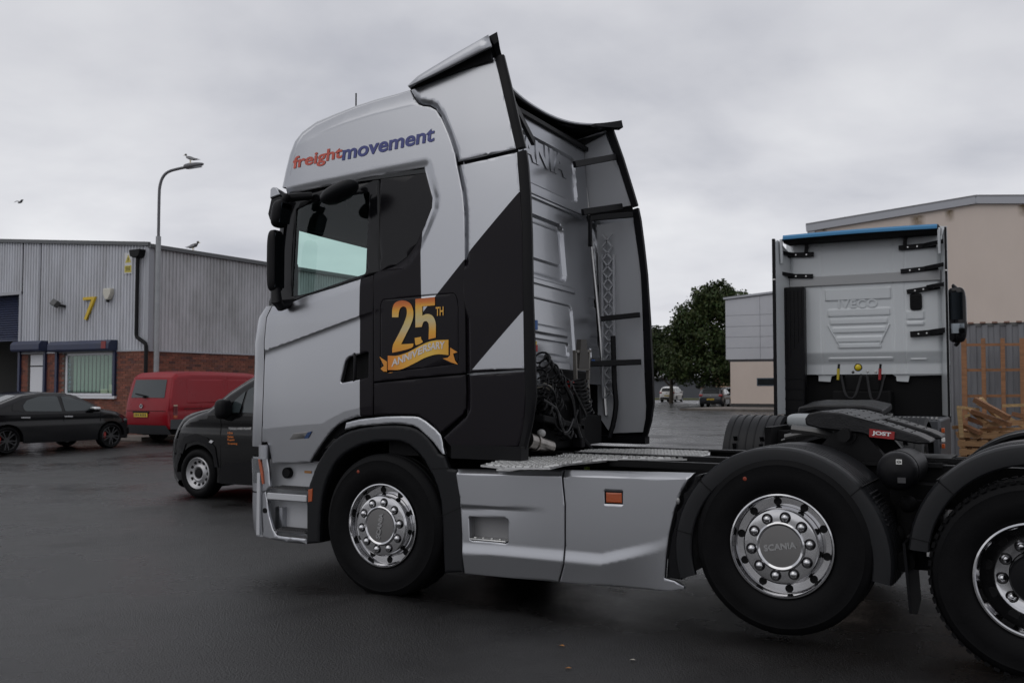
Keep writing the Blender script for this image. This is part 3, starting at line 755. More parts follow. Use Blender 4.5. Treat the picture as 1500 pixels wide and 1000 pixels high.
me.from_pydata(V, [], [(i, i+1, k_+i+1, k_+i) for i in range(k_-1)]); link('anniversary_banner', me, g_ban, lk)
g_tail = mat('gold_tail', (.62, .24, .02), .35)
decal('banner_tail', dpx([(118, 728), (196, 780), (196, 886), (160, 884), (135, 862), (132, 850), (165, 825)]), g_tail, lk)
decal('banner_tail', dpx([(858, 634), (935, 682), (888, 698), (908, 768), (940, 812), (870, 790), (780, 748), (830, 740), (856, 716)]), g_tail, lk)
decal('banner_fold', dpx([(205, 897), (265, 890), (235, 900)]), g_tail, lk)
text_on('lettering', 'TH', lay(dpx([(706, 305)])[0], dpx([(788, 298)])[0], dpx([(706, 212)])[0], .0065), mat('gold_flat', (.70, .36, .04), .35), lk, fit=True, bold=.02, size=1)
ac = smooth([(245, 845), (360, 800), (470, 752), (600, 690), (700, 662), (800, 655)], 6); ah = [97, 97, 96, 96, 95, 92]
ax_ = np.array(ac)
def ann(u, v, w=0):
    s = u*(len(ax_)-1); i = min(int(s), len(ax_)-2); f = s-i; p = ax_[i]*(1-f)+ax_[i+1]*f
    q = poly_on(dpx([(p[0]+4*v, p[1]-78*v-8)]), Ycab)[0]; return (q[0], float(Ycab(np.array([q[0]]), np.array([q[1]]))[0])-.0085, q[1])
text_on('lettering', 'ANNIVERSARY', ann, mat('lettering_white', (.62, .58, .56), .35), lk, fit=True, bold=.028, size=1)
# badge on the door
bp_ = poly_on([(424, 643.5), (430, 634.5), (457.5, 631), (451.5, 641.5)], Ycab)
yb_ = lambda x, z: Ycab(x, z)-.004
skin('badge', bp_, yb_, brushed, door, .006, .003, .1)
skin('badge_end', poly_on([(446, 642), (451.5, 632.5), (457.5, 631.2), (452, 641.3)], Ycab), lambda x, z: Ycab(x, z)-.007, mat('badge_blue', (.02, .05, .14), .3), door, .004, 0, .1)

# ---- wheel arch: silver lip and black surround
lip = smooth([(508, 618.5), (526, 614), (548, 611.5), (570, 609.5), (606, 609.5), (618, 612.5), (630, 621), (646, 636.5), (649.5, 655), (652.5, 665)], 2)+[(649, 665.5)]+smooth([(636, 648), (620, 632.5), (606, 623), (580, 620), (560, 621), (526, 624)], 2)+[(506, 629)]
both(skin, 'wheel_arch_lip', poly_on(lip, Yplain), lambda x, z: Yplain(x, z)-.012, silver, truck, .03, .010, .012)
arch_o = smooth([(448, 738), (450, 716), (456, 698), (463, 680), (474, 662), (486, 647), (504, 634), (526, 627), (560, 623), (590, 623.5), (610, 629), (626, 642), (641, 664)], 2)+[(650, 668), (656, 686), (668, 688.5), (674, 720), (676, 770), (677.5, 838), (650, 839)]
arch_i = smooth([(648, 800), (646, 754), (642, 722), (630, 692), (617, 670), (606, 658), (590, 648), (560, 646), (530, 651), (502, 666), (486, 686), (474, 716), (468, 752), (466, 795)], 2)
both(skin, 'wheel_arch', poly_on(arch_o+arch_i+[(448, 796.5)], lambda x, z: x*0+.01), lambda x, z: x*0+.012, grey_plastic, truck, .03, .018, .02)
for s in (0, 1):
    mb = MB(); A = poly_on(arch_i, lambda x, z: x*0+.02); n = len(A)
    mb.v = [(x, .02, z) for x, z in A]+[(x, .70, z) for x, z in A]; mb.f = [(i, i+1, n+i+1, n+i) for i in range(n-1)]
    if s: mb.mirror_y(YC)
    mb.build('wheel_housing', black_matt, truck, 60, flip_fix=False)
decal_y = lambda x, z: x*0+.006
skin('side_marker_lamp', poly_on([(451, 717), (457.5, 715), (456.5, 734), (451, 735)], decal_y), decal_y, lens_orange, truck, .015, .004, .1)
skin('arch_joint', poly_on([(646, 755), (676, 742), (676, 743), (646, 756)], decal_y), lambda x, z: x*0+.0105, black_matt, truck, 0, 0, .1)
skin('arch_joint', poly_on([(632, 686), (656, 685), (656, 686.3), (632, 687.3)], decal_y), lambda x, z: x*0+.0105, black_matt, truck, 0, 0, .1)

# ---- bumper corner, lamp pod, steps
Yb = lambda x, z: .03+.035*np.maximum(0, (-.86-x)/.36)**2.4
BQ = lambda pts: poly_on(pts, Yb)
step_w = [(391, 722), (449, 722), (449, 785), (402, 781), (396, 765)]
bump_poly = [(383, 722), (388.5, 719.5), (391, 735), (394, 757), (399, 775), (405, 783.5), (425, 786.5), (448, 789), (448, 796.5), (420, 794), (395, 789), (384, 786)]
both(skin, 'bumper_corner', BQ(bump_poly), Yb, silver, truck, .02, .008, .05)
fb = flank3([(383, 722), (383, 740), (383.5, 760), (384, 775), (384.5, 786)], Yb)
bumper = strip('front_bumper', fb, [(-1, 0)]*5, [.28, .29, .285, .27, .22], silver, truck, YC, 22)
pod_poly = [(383, 670), (388, 667), (391, 672), (393.5, 690), (395, 712), (390, 718.5), (383, 720)]
both(skin, 'lamp_pod', BQ(pod_poly), Yb, silver, truck, .02, .008, .05)
fp = flank3([(383, 669), (383, 690), (383, 710), (383, 720)], Yb)
strip('front_grille', fp, [(-1, 0)]*4, [.28, .29, .29, .28], silver, truck, YC, 22)
mb = MB()                                                    # lens wrapped round the corner
LQ = [(383.6, 672), (384, 690), (385.5, 708)]
for s in (0, 1):
    mb = MB(); l3 = flank3(LQ, Yb); V = []
    for p in l3:
        for q in np.linspace(.90, 1.0, 8):
            g = .29*max(0, 1-q**3)**(1/3)+.006; V.append((p[0]-g, YC-(YC-p[1])*q-.004, p[2]))
    mb.add(V, [(i*8+j, i*8+j+1, (i+1)*8+j+1, (i+1)*8+j) for i in range(2) for j in range(7)])
    if s: mb.mirror_y(YC)
    hl = mb.build('headlamp', lens_clear, truck, 60, flip_fix=False)
    mb = MB(); V = []
    l3 = flank3([(379.5, 672), (382.5, 690), (385.5, 709)], Yb); r3 = flank3([(382, 671.5), (385.5, 690), (387, 708)], Yb)
    for a, b in zip(l3, r3): V += [(a[0]+.0, a[1]-.012, a[2]), (b[0], b[1]-.008, b[2]), (b[0], b[1]+.02, b[2])]
    mb.add(V, [(0, 1, 4, 3), (3, 4, 7, 6), (1, 2, 5, 4), (4, 5, 8, 7)])
    if s: mb.mirror_y(YC)
    mb.build('indicator', lens_orange, hl, 60, flip_fix=False)
p = at_y(384, 748, .02); mb = MB(); mb.cyl((p[0], .045, p[2]), (p[0], .09, p[2]), .02, n=14); mb.build('tow_eye_cover', black_matt, truck)
mb = MB(); a = at_y(386, 655, .06); b = at_y(386, 668, .06); mb.cyl((a[0], .07, a[2]+.02), (b[0], .07, b[2]-.02), .045, n=12); mb.build('pivot_post', silver, truck)
light_panel = mat('step_panel_grey', (.50, .51, .53), .4, .2)
def P3(px, py, y): return at_y(px, py, y)
for s in (0, 1):
    mb = MB(); a = P3(394, 676, .16); b = P3(450, 786, .16)
    mb.span((a[0], .17, b[2]), (b[0]+.10, .19, a[2]+.02)); mb.span((a[0]-.02, .05, b[2]), (a[0]+.01, .19, a[2]-.08))
    o_ = [mb]
    if s: mb.mirror_y(YC)
    sw = mb.build('step_well', light_panel, truck)
    mb = MB(); a = P3(391, 721, .03); b = P3(449, 735, .03); mb.span((a[0], .028, b[2]), (b[0], .05, a[2]))
    c = P3(391, 735, .03); mb.add([(a[0], .05, b[2]), (b[0], .05, b[2]), (b[0], .17, b[2]+.01), (a[0], .17, b[2]+.01)], [(0, 1, 2, 3)])
    if s: mb.mirror_y(YC)
    mb.build('step_riser', light_panel, sw, bevel=.006)
    for (l, r, t, bo) in ((396, 450, 713.5, 718.5), (402, 448, 775, 781.5)):
        a = P3(l, t, .03); b = P3(r, bo, .03); mb = MB(); mb.span((a[0], .022, b[2]), (b[0], .175, a[2]))
        for k in range(14):
            for j in range(5):
                x = a[0]+(b[0]-a[0])*(k+.5+.5*(j % 2))/14.6; y = .035+j*.03; mb.box((x, y, a[2]+.004), (.010, .010, .008))
        if s: mb.mirror_y(YC)
        mb.build('step_tread', mat('tread_dark', (.07, .07, .072), .5, .3), sw)
    p = P3(423, 692, .165); mb = MB(); mb.cyl((p[0], .13, p[2]), (p[0], .175, p[2]), .043, n=18)
    if s: mb.mirror_y(YC)
    mb.build('filler_cap', black_plastic, sw, bevel=.008)
    mb = MB(); a = P3(394, 742, .10); b = P3(407, 775, .10); mb.span((a[0]+.03, .14, b[2]), (a[0]+.075, .172, a[2])); mb.span((a[0]+.09, .12, b[2]), (a[0]+.12, .172, a[2]+.0))
    if s: mb.mirror_y(YC)
    mb.build('step_bracket', silver, sw)
    p = P3(454, 690, .165); mb = MB(); a = P3(446, 689, .165); b = P3(456, 693, .165); mb.span((a[0], .164, b[2]), (b[0], .170, a[2]))
    if s: mb.mirror_y(YC)
    mb.build('step_reflector', mat('amber_sticker', (.45, .20, .05), .4), sw)

# ---- side skirts
_sk = np.array(poly_on([(676, 811), (740, 815), (827, 823), (880, 828), (935, 816), (960, 810), (1010, 790)], lambda x, z: x*0))
_st = np.array(poly_on([(668, 694), (827, 697.5), (1020, 702)], lambda x, z: x*0))
_sd = np.array(poly_on([(676, 739), (760, 742), (1020, 752)], lambda x, z: x*0))
def Ysk(x, z):
    x = np.asarray(x, float); z = np.asarray(z, float)
    zl = np.interp(x, _sk[:, 0], _sk[:, 1]); f = 1-.85*sstep((x-1.75)/.45)
    y = .012-.013*f*sstep((zl+.08-z)/.08)+np.where(z < zl, .12*f*(zl-z), 0)
    zt = np.interp(x, _st[:, 0], _st[:, 1]); y = y+np.where(z > zt, 1.1*(z-zt), 0)
    zd = np.interp(x, _sd[:, 0], _sd[:, 1]); f2 = 1-sstep((x-.85)/.5)
    return y+.012*f2*sstep((zd-z)/.03)*np.exp(-np.maximum(zd-z, 0)/.12)
K = lambda pts: poly_on(pts, Ysk)
pocket = rounded(K([(687, 756.5), (744, 760), (744, 795), (688, 790)]), .012)
sk1 = [(670, 686), (750, 687), (826.5, 687.5), (827, 740), (827, 800), (825, 826), (818, 852.5), (750, 847), (680, 840), (676, 780), (673, 730)]
crz = [[tuple(p) for p in _st[:2]+np.array([[.02, 0], [-.01, 0]])]]
skirt_f = skin('side_skirt', K(sk1), Ysk, silver, truck, .03, .005, .016, holes=[pocket], gap=.003, crease=[[tuple(_st[0]+(_st[1]-_st[0])*t) for t in (.02, .5, .97)]])
skin('side_skirt', K(sk1), Ysk, silver, truck, .03, .006, .06, gap=.003, mirror=True)
mkh = K([(885.5, 719.5), (911.5, 720.5), (911.5, 738), (886, 737)])
sk2 = [(827.5, 687.5), (920, 689.5), (1018, 692), (1008, 703), (998, 720), (988, 748), (980, 785), (976, 815), (974, 846), (988, 850), (1002.5, 858.5), (1002, 863.5), (985, 866), (960, 865), (900, 859.5), (819.5, 852.7), (826, 826), (828, 800), (828, 740)]
skirt_r = skin('side_skirt', K(sk2), Ysk, silver, truck, .03, .005, .016, holes=[mkh], gap=.003, crease=[[tuple(_st[1]+(_st[2]-_st[1])*t) for t in (.02, .5, .92)]])
skin('side_skirt', K(sk2), Ysk, silver, truck, .03, .006, .06, gap=.003, mirror=True)
mb = MB(); pk = inset(pocket, -.008); mb.prism(pk, lambda u, v: (u, .10, v), lambda u, v: (u, .02, v)); mb.f = mb.f[:1]+mb.f[2:]; mb.build('step_pocket', mat('pocket_grey', (.22, .22, .225), .5, .3), skirt_f, 50)
a = at_y(690, 787, .03); b = at_y(743, 794, .03); mb = MB(); mb.span((a[0], .008, b[2]), (b[0], .095, a[2]))
for k in range(4): mb.cyl((a[0]+.03+k*.065, .04, a[2]), (a[0]+.03+k*.065, .04, a[2]+.008), .012, n=8)
mb.build('step_plate', steel, skirt_f, bevel=.006)
skin('side_marker_lamp', inset(mkh, .006), lambda x, z: x*0+.016, lens_orange, skirt_r, .02, .006, .1)
mb = MB(); mb.prism([tuple(p) for p in inset(mkh, -.003)], lambda u, v: (u, .045, v), lambda u, v: (u, .022, v)); mb.build('lamp_bezel', black_plastic, skirt_r)
# =================================================================== TRUCK: wheels, chassis, rear
def tyre_mesh(r=.507, lip=.2985, w=.305, n=96, lugs=False):
    prof = [(lip-.004, .012), (lip+.012, -.004), (lip+.035, -.016), (.37, -.028), (.41, -.030), (.45, -.024), (.462, -.026), (.468, -.020), (.484, -.012), (r-.008, .004), (r, .018)]
    g = [.058, .062, .074, .078, .118, .122, .134, .138, .178, .182, .194, .198, .238, .242, .254, .258]
    out = prof[:]
    for i, y in enumerate(g): out.append((r if i % 4 in (0, 3) else r-.014, y-.015))
    out += [(a, w-b-.03) for a, b in prof[::-1]]
    out += [(lip-.02, w-.06), (lip-.02, .03)]
    return MB().lathe(out, (0, 0, 0), 'y', n, closed=True)
mb = tyre_mesh(); tyre_front = mb
def make_truck_wheel(kind, text_rot):
    w = thing('wheel', None, None)
    tm = tyre_mesh()
    if kind == 'drive':
        for k in range(64):
            a = 2*pi*k/64; R = Matrix.Rotation(-a, 3, 'Y'); 
            for y in (.012, .258): tm.box(R @ Vector((.504, y, 0)), (.016, .05, .030), R)
    tm.build('tyre', rubber, w, 40)
    if kind == 'front':
        prof = [(.2985, .004), (.296, -.010), (.288, -.012), (.283, -.004), (.281, .022), (.277, .040), (.270, .048), (.228, .052), (.224, .048), (.221, .020), (.217, -.006), (.208, -.018), (.196, -.020), (.142, -.022), (.138, -.030), (.130, -.034), (.122, -.031), (.118, -.028), (.04, -.027), (0.0005, -.027)]
        MB().lathe(prof, (0, 0, 0), 'y', 72).build('rim', chrome, w, 22)
        MB().lathe([(.1165, -.0285), (.05, -.0295), (.0005, -.0295)], (0, 0, 0), 'y', 48).build('hub_cap', brushed, w, 40)
        hr, hy, ny, hole_r = .249, .0495, -.0205, .023
        me = text_mesh('SCANIA', size=1, bold=.03, extrude=.05)
        co = np.array([v.co for v in me.vertices]); lo, hi = co.min(0), co.max(0)
        for v, c in zip(me.vertices, co):
            u = (c[0]-lo[0])/(hi[0]-lo[0])-.5; q = (c[1]-lo[1])/(hi[1]-lo[1])-.5; x, z = u*.185, q*.036
            v.co = (x*cos(text_rot)-z*sin(text_rot), -.0292-(.007 if c[2] > 0 else 0), x*sin(text_rot)+z*cos(text_rot))
        link('hub_lettering', me, mat('worn_chrome', (.42, .42, .42), .4, 1.0), w)
    else:
        prof = [(.2985, .004), (.296, -.010), (.287, -.012), (.280, -.004), (.274, .03), (.270, .085), (.262, .098), (.254, .105), (.238, .122), (.215, .140), (.19, .150), (.135, .152), (.130, .16)]
        MB().lathe(prof, (0, 0, 0), 'y', 72).build('rim', chrome, w, 22)
        MB().lathe([(.130, .19), (.130, .05), (.120, .035), (.06, .03), (.055, .02), (0.0005, .02)], (0, 0, 0), 'y', 40).build('hub', black_plastic, w, 30)
        hr, hy, ny, hole_r = .235, .1185, .150, .026
    hm = MB().lathe([(hole_r, .012), (hole_r, -.003), (hole_r*.9, -.004), (hole_r*.82, -.0035), (.0005, -.0035)], (0, 0, 0), 'y', 16)
    nm = MB().lathe([(.022, .006), (.022, -.006), (.020, -.014), (.0155, -.021), (.008, -.025), (.0005, -.026)], (0, 0, 0), 'y', 16)
    pm = MB().lathe([(.0325, .002), (.0325, -.0018), (.0300, -.0028), (.0285, -.0016), (.0200, -.0016)], (0, 0, 0), 'y', 20); cup = pm.build('nut_pocket', black_gloss, w, 40)
    h0 = hm.build('hand_hole', black_matt, w, 40); n0 = nm.build('wheel_nut', chrome, w, 30)
    for k in range(10):
        a = 2*pi*(k+.5)/10+.12; b = 2*pi*k/10+.14
        for src, rr, yy, an in ((h0, hr, hy, a), (n0, .1675, ny, b), (cup, .1675, ny, b)):
            o = src if k == 0 else src.copy()
            if k: COL.objects.link(o); o.parent = w
            o.location = (rr*cos(an), yy, rr*sin(an))
            if src is h0 and kind == 'front': o.rotation_euler = (0, 0, 0)
    if kind == 'front':
        a = radians(118); mb = MB(); mb.lathe([(.012, 0), (.009, -.002), (.0005, -.002)], (.425*cos(a), -.0295, .425*sin(a)), 'y', 12); mb.build('balance_mark', mat('mark_red', (.22, .03, .01), .6), w)
    return w
WH = [(0.0, .485, 'front', radians(80)), (2.831, .562, 'front', radians(10)), (4.12, .485, 'drive', 0)]
for x, z, kind, tr in WH:
    w = make_truck_wheel(kind, tr); w.parent = truck; w.location = (x, 0, z)
    c = copy_tree(w, truck); c.location = (x, 2.3, z); c.rotation_euler = (0, 0, pi)
    ax = MB(); ax.cyl((x, .2, z), (x, 2.1, z), .07, n=12); ax.cyl((x, .25, z), (x, .55, z), .20, n=20); ax.cyl((x, 1.75, z), (x, 2.05, z), .20, n=20); ax.build('axle', chassis, truck)

# mudguards: profile (outward offset, y) swept along an arc
def mudguard(cx, cz, R, a0, a1, n=34):
    prof = [(-.11, .03), (-.108, .004), (-.10, -.002), (-.04, -.006), (-.014, .0), (-.003, .016), (0, .04), (0, .10), (.004, .105), (.004, .125), (0, .13), (0, .16), (.004, .165), (.004, .185), (0, .19), (0, .22), (.004, .225), (.004, .245), (0, .25), (0, .28), (.004, .285), (.004, .305), (0, .31), (0, .60), (-.02, .60), (-.02, .06), (-.03, .03)]
    def fn(i, j):
        a = a0+(a1-a0)*i/(n-1); o, y = prof[j % len(prof)]; r = R+o
        if cos(a) > .45 and .09 < y < .32: r += .0
        return (cx+r*cos(a)*1.0, y, cz+r*sin(a))
    return MB().grid(n, len(prof)+1, fn)
for cx, cz, R, a0, a1 in ((2.81, .50, .625, radians(-10), radians(197)), (4.13, .553, .625, radians(-12), radians(176))):
    for s in (0, 1):
        mb = mudguard(cx, cz, R, a0, a1)
        if s: mb.mirror_y(YC)
        g = mb.build('mudguard', guard_plastic, truck, 30)
        mb = MB()
        for a in (radians(42), radians(138), radians(170)):                  # joints between the guard's sections
            if a > a1: continue
            for r, y in ((R-.108, -.0075),):
                mb.beam((cx+(R-.11)*cos(a), -.006, cz+(R-.11)*sin(a)), (cx+(R-.005)*cos(a), -.004, cz+(R-.005)*sin(a)), .006, .005)
            mb.beam((cx+(R+.004)*cos(a), .0, cz+(R+.004)*sin(a)), (cx+(R+.004)*cos(a), .6, cz+(R+.004)*sin(a)), .012, .006)
        if s: mb.mirror_y(YC)
        mb.build('guard_joint', black_matt, g)
        mb = MB()
        for a in np.radians(np.arange(20, 38, 2.4)):
            mb.beam((cx+(R+.003)*cos(a), .05, cz+(R+.003)*sin(a)), (cx+(R+.003)*cos(a), .30, cz+(R+.003)*sin(a)), .014, .010)
        if s: mb.mirror_y(YC)
        mb.build('spray_rib', guard_plastic, g)
# dark flap between skirt and first guard, mud flap between the guards
fl = poly_on([(976, 846), (978, 815), (983, 785), (990, 750), (1000, 722), (1018, 696), (1030, 694), (1012, 730), (1004, 770), (1000, 810), (998, 849)], lambda x, z: x*0+.03)
both(skin, 'front_flap', fl, lambda x, z: x*0+.03, black_plastic, truck, .25, .012, .1)
mb = MB(); p = at_y(1000, 712, .02)
mb.sphere((p[0]-.03, .015, p[2]-.09), .014, 10, 8, (1, .5, 1.5)); mb.build('flap_clip', mat('clip_dull', (.25, .25, .25), .4, .8), truck)
for s in (0, 1):
    a = at_y(1326, 745, .06); mb = MB(); mb.grid(2, 2, lambda i, j: (0, 0, 0)) if False else None
    mb.add([(3.475, .05, .62), (3.475, .48, .62), (3.50, .48, .24), (3.505, .26, .20), (3.50, .07, .24), (3.49, .05, .62), (3.49, .48, .62), (3.515, .48, .24), (3.52, .26, .20), (3.515, .07, .24)],
           [(0, 1, 2, 3, 4), (9, 8, 7, 6, 5), (0, 4, 9, 5), (4, 3, 8, 9), (3, 2, 7, 8), (2, 1, 6, 7), (1, 0, 5, 6)])
    if s: mb.mirror_y(YC)
    mb.build('mud_flap', black_plastic, truck)
# chassis rails and dark mass between the skirts
for yy in (.72, 1.50):
    mb = MB(); mb.span((-1.0, yy, .74), (5.6, yy+.08, .755)); mb.span((-1.0, yy, .985), (5.6, yy+.08, 1.0)); mb.span((-1.0, yy if yy < 1 else yy+.07, .755), (5.6, yy+.01 if yy < 1 else yy+.08, .985))
    mb.build('chassis_rail', chassis, truck)
mb = MB()
for x in (-.6, .6, 1.9, 3.45, 4.8): mb.span((x-.06, .8, .80), (x+.06, 1.5, .96))
mb.build('cross_member', chassis, truck)
mb = MB(); mb.span((-.95, .82, .45), (.62, 1.48, 1.35)); mb.span((.55, .9, .55), (1.5, 1.4, .92)); mb.build('engine_block', mat('engine_dark', (.02, .02, .02), .6), truck, bevel=.03)
for s in (0, 1):
    mb = MB(); mb.span((.80, .20, .36), (2.05, .68, .86))
    if s: mb.mirror_y(YC)
    mb.build('fuel_tank', mat('tank_dark', (.05, .05, .052), .4, .5), truck, bevel=.05)
mb = MB(); p = at_z(880, 688, .86); mb.box((p[0]+.0, p[1], .885), (.16, .06, .035)); mb.build('battery_terminal_cover', mat('cover_red', (.45, .06, .02), .5), truck, bevel=.008)
mb = MB(); p = at_z(860, 688, .88); mb.box((p[0], p[1], .89), (.03, .03, .03)); mb.build('battery_clip', mat('clip_green', (.25, .35, .05), .5), truck)
mb = MB(); p = at_z(930, 689, .86); mb.tube(smooth([(p[0]-.16, p[1], .84), (p[0]-.06, p[1], .905), (p[0]+.06, p[1], .915), (p[0]+.20, p[1]+.03, .86)], 4), .016, 8); mb.build('filler_hose', white_p, truck)
mb = MB(); p = at_z(858, 687, .88); mb.tube(smooth([(p[0]-.1, p[1]+.05, .93), (p[0]-.03, p[1], .905), (p[0]+.01, p[1]-.03, .88), (p[0]-.02, p[1]-.05, .86)], 4), .008, 6); mb.build('cable', white_p, truck)
# catwalk
def plate(px, z, name):
    P = [at_z(a, b, z) for a, b in px]; mb = MB(); mb.prism([(p[0], p[1]) for p in P], lambda u, v: (u, v, z-.012), lambda u, v: (u, v, z)); return mb.build(name, steel, truck), np.array([(p[0], p[1]) for p in P])
CA = [(704, 680.5), (740, 684.2), (806, 684.6), (830, 679), (888, 674), (892, 671), (806, 668.5), (745, 671)]
CB = [(810, 668), (862, 658), (1040, 658), (1040, 666), (1006, 671.5), (892, 671.5)]
for px, z in ((CA, .975), (CB, .985)):
    pl, poly = plate(px, z, 'catwalk_plate'); mb = MB(); lo, hi = poly.min(0), poly.max(0); j = 0
    for yv in np.arange(lo[1]+.02, hi[1], .034):
        j += 1
        for xv in np.arange(lo[0]+.02+(j % 2)*.026, hi[0], .052):
            if inside([(xv, yv)], inset(poly, .02))[0]:
                mb.box((xv, yv, z+.004), (.034, .012, .009), Matrix.Rotation(.55 if j % 2 else -.55, 3, 'Z'))
    tag(mb.build('tread_lug', steel, pl), kind='stuff')
a = at_z(796, 682, .94); b = at_z(729, 683, .94)
mb = MB(); p = at_z(729, 687.5, .915); q = at_z(800, 689.5, .915); mb.beam(p, q, .05, .012)
for k in range(6): u = p+(q-p)*(k+.5)/6; mb.box((u[0], u[1], u[2]+.008), (.028, .03, .01))
mb.build('skirt_step', steel, truck)
mb = MB(); p = at_z(895, 676, .96); q = at_z(1010, 678, .96); mb.beam((p[0], p[1], .955), (2.6, p[1], .955), .06, .045); mb.build('catwalk_rail', chassis, truck)

# ---- rear wall of the cab, pressed panels
def xb(z): return .775-.075*(z-1.5)
LEAN = .034
def ush(p):
    p = np.array(p, float); p[2] += LEAN*p[1]*min(1, max(0, (p[2]-1.0)/.2)); return p
def wall_pt(px, py):
    z = 2.0
    for _ in range(4): p = at_x(px, py, xb(z)); z = p[2]
    return p
def rr(y, z, y0, y1, z0, z1, r):
    cx, cz = (y0+y1)/2, (z0+z1)/2; qx = np.abs(y-cx)-(abs(y1-y0)/2-r); qz = np.abs(z-cz)-(abs(z1-z0)/2-r)
    return np.hypot(np.maximum(qx, 0), np.maximum(qz, 0))+np.minimum(np.maximum(qx, qz), 0)-r
def rect(tr, br, left=None, r=.05):
    a, b = wall_pt(*tr), wall_pt(*br); y1 = (a[1]+b[1])/2; z1 = a[2]; z0 = b[2]
    if left is None: y0 = 2.3-y1
    else: y0 = wall_pt(*left)[1]
    return (y0, y1, z0, z1, r)
PRESS = [(rect((839, 222), (848, 288)), -.022, .02), (rect((823, 322), (831, 404), r=.07), -.030, .018), (rect((819, 330), (826, 382), r=.05), .012, .015),
         (rect((833, 474), (832, 485), r=.02), .012, .012), (rect((834, 494), (836, 513), r=.03), -.016, .012), (rect((836, 523), (838, 541), r=.03), .014, .012),
         (rect((842, 440), (840, 552), r=.06), -.012, .016),
         (rect((876, 428), (877, 440), (863, 428), .01), -.01, .01), (rect((877, 482), (878, 494), (865, 482), .01), -.01, .01), (rect((878, 500), (879, 515), (864, 500), .01), .01, .01),
         (rect((841, 413), (841, 421), r=.01), .012, .01)]
Z0, Z1 = 1.56, wall_pt(800, 180)[2]
def ywall(z): return .06+.075*max(0, (z-1.95)/1.2)**1.4+.10*max(0, z-3.2)**1.3
def Hx(y, z):
    h = np.zeros_like(y)
    for (y0, y1, z0, z1, r), dep, soft in PRESS:
        for m in ((0, 1) if (y0+y1)/2 > 1.3 else (0,)):
            yy = 2.3-y if m else y
            h = h+dep*(1-sstep(rr(yy, z, y0, y1, z0, z1, r)/soft+.5))
    edge = np.minimum(y-.06, 2.24-y); h = h-.10*(1-sstep(edge/.16))**1.0
    return h
nu, nv = 170, 200; mb = MB()
ys = np.linspace(0, 1, nu); zs = np.linspace(Z0, Z1, nv)
Yg = np.array([[ywall(z)+(2.3-2*ywall(z))*u for u in ys] for z in zs]); Zg = np.repeat(zs[:, None], nu, 1); Xg = .775-.075*(Zg-1.5)+Hx(Yg, Zg)
mb.v = [(float(Xg[j, i]), float(Yg[j, i]), float(Zg[j, i])) for j in range(nv) for i in range(nu)]
mb.f = [(j*nu+i, j*nu+i+1, (j+1)*nu+i+1, (j+1)*nu+i) for j in range(nv-1) for i in range(nu-1)]
rearw = mb.build('rear_wall', silver, truck, 25, flip_fix=False)
yr_ = wall_pt(832, 250)[1]; zb_ = wall_pt(832, 252)[2]; zt_ = zb_+.20
me = text_mesh('SCANIA', size=1, bold=.035, extrude=.5, spacing=1.08); co = np.array([v.co for v in me.vertices]); lo, hi = co.min(0), co.max(0)
for v, c in zip(me.vertices, co):
    u = (c[0]-lo[0])/(hi[0]-lo[0]); q = (c[1]-lo[1])/(hi[1]-lo[1]); y = (2.3-yr_)+(2*yr_-2.3)*u; z = zb_+(zt_-zb_)*q
    v.co = (xb(z)-.022+(.009 if c[2] > 0 else -.002), y, z)
link('embossed_lettering', me, silver, rearw)
# grey rails: roof gutter, mid gutter and corner rails
mb = MB(); z = wall_pt(850, 306)[2]; mb.span((xb(z)-.01, .14, z-.02), (xb(z)+.022, 2.16, z)); mb.span((xb(z)-.01, .14, z+.012), (xb(z)+.014, 2.16, z+.024)); mb.build('rear_gutter', silver, truck, bevel=.004)
for s in (0, 1):
    mb = MB(); P = [(xb(z)-.03, 2.31-ywall(z)-.03, z) for z in np.linspace(1.30, 3.3, 12)]; mb.tube(P, .016, 8)
    if s: mb.mirror_y(YC)
    mb.build('corner_rail', steel, truck)
zg = (wall_pt(770, 156)[2]+wall_pt(835, 199)[2])/2; print('gutter z', zg, wall_pt(770, 156), wall_pt(835, 199))
mb = MB(); mb.span((xb(zg)-.12, .16, zg-.03), (xb(zg)+.03, 2.14, zg+.01)); mb.build('roof_gutter', black_plastic, truck, bevel=.006)
mb = MB(); mb.span((.46, .22, zg), (.58, 2.08, zg+.06)); mb.build('spoiler_frame', black_matt, truck)
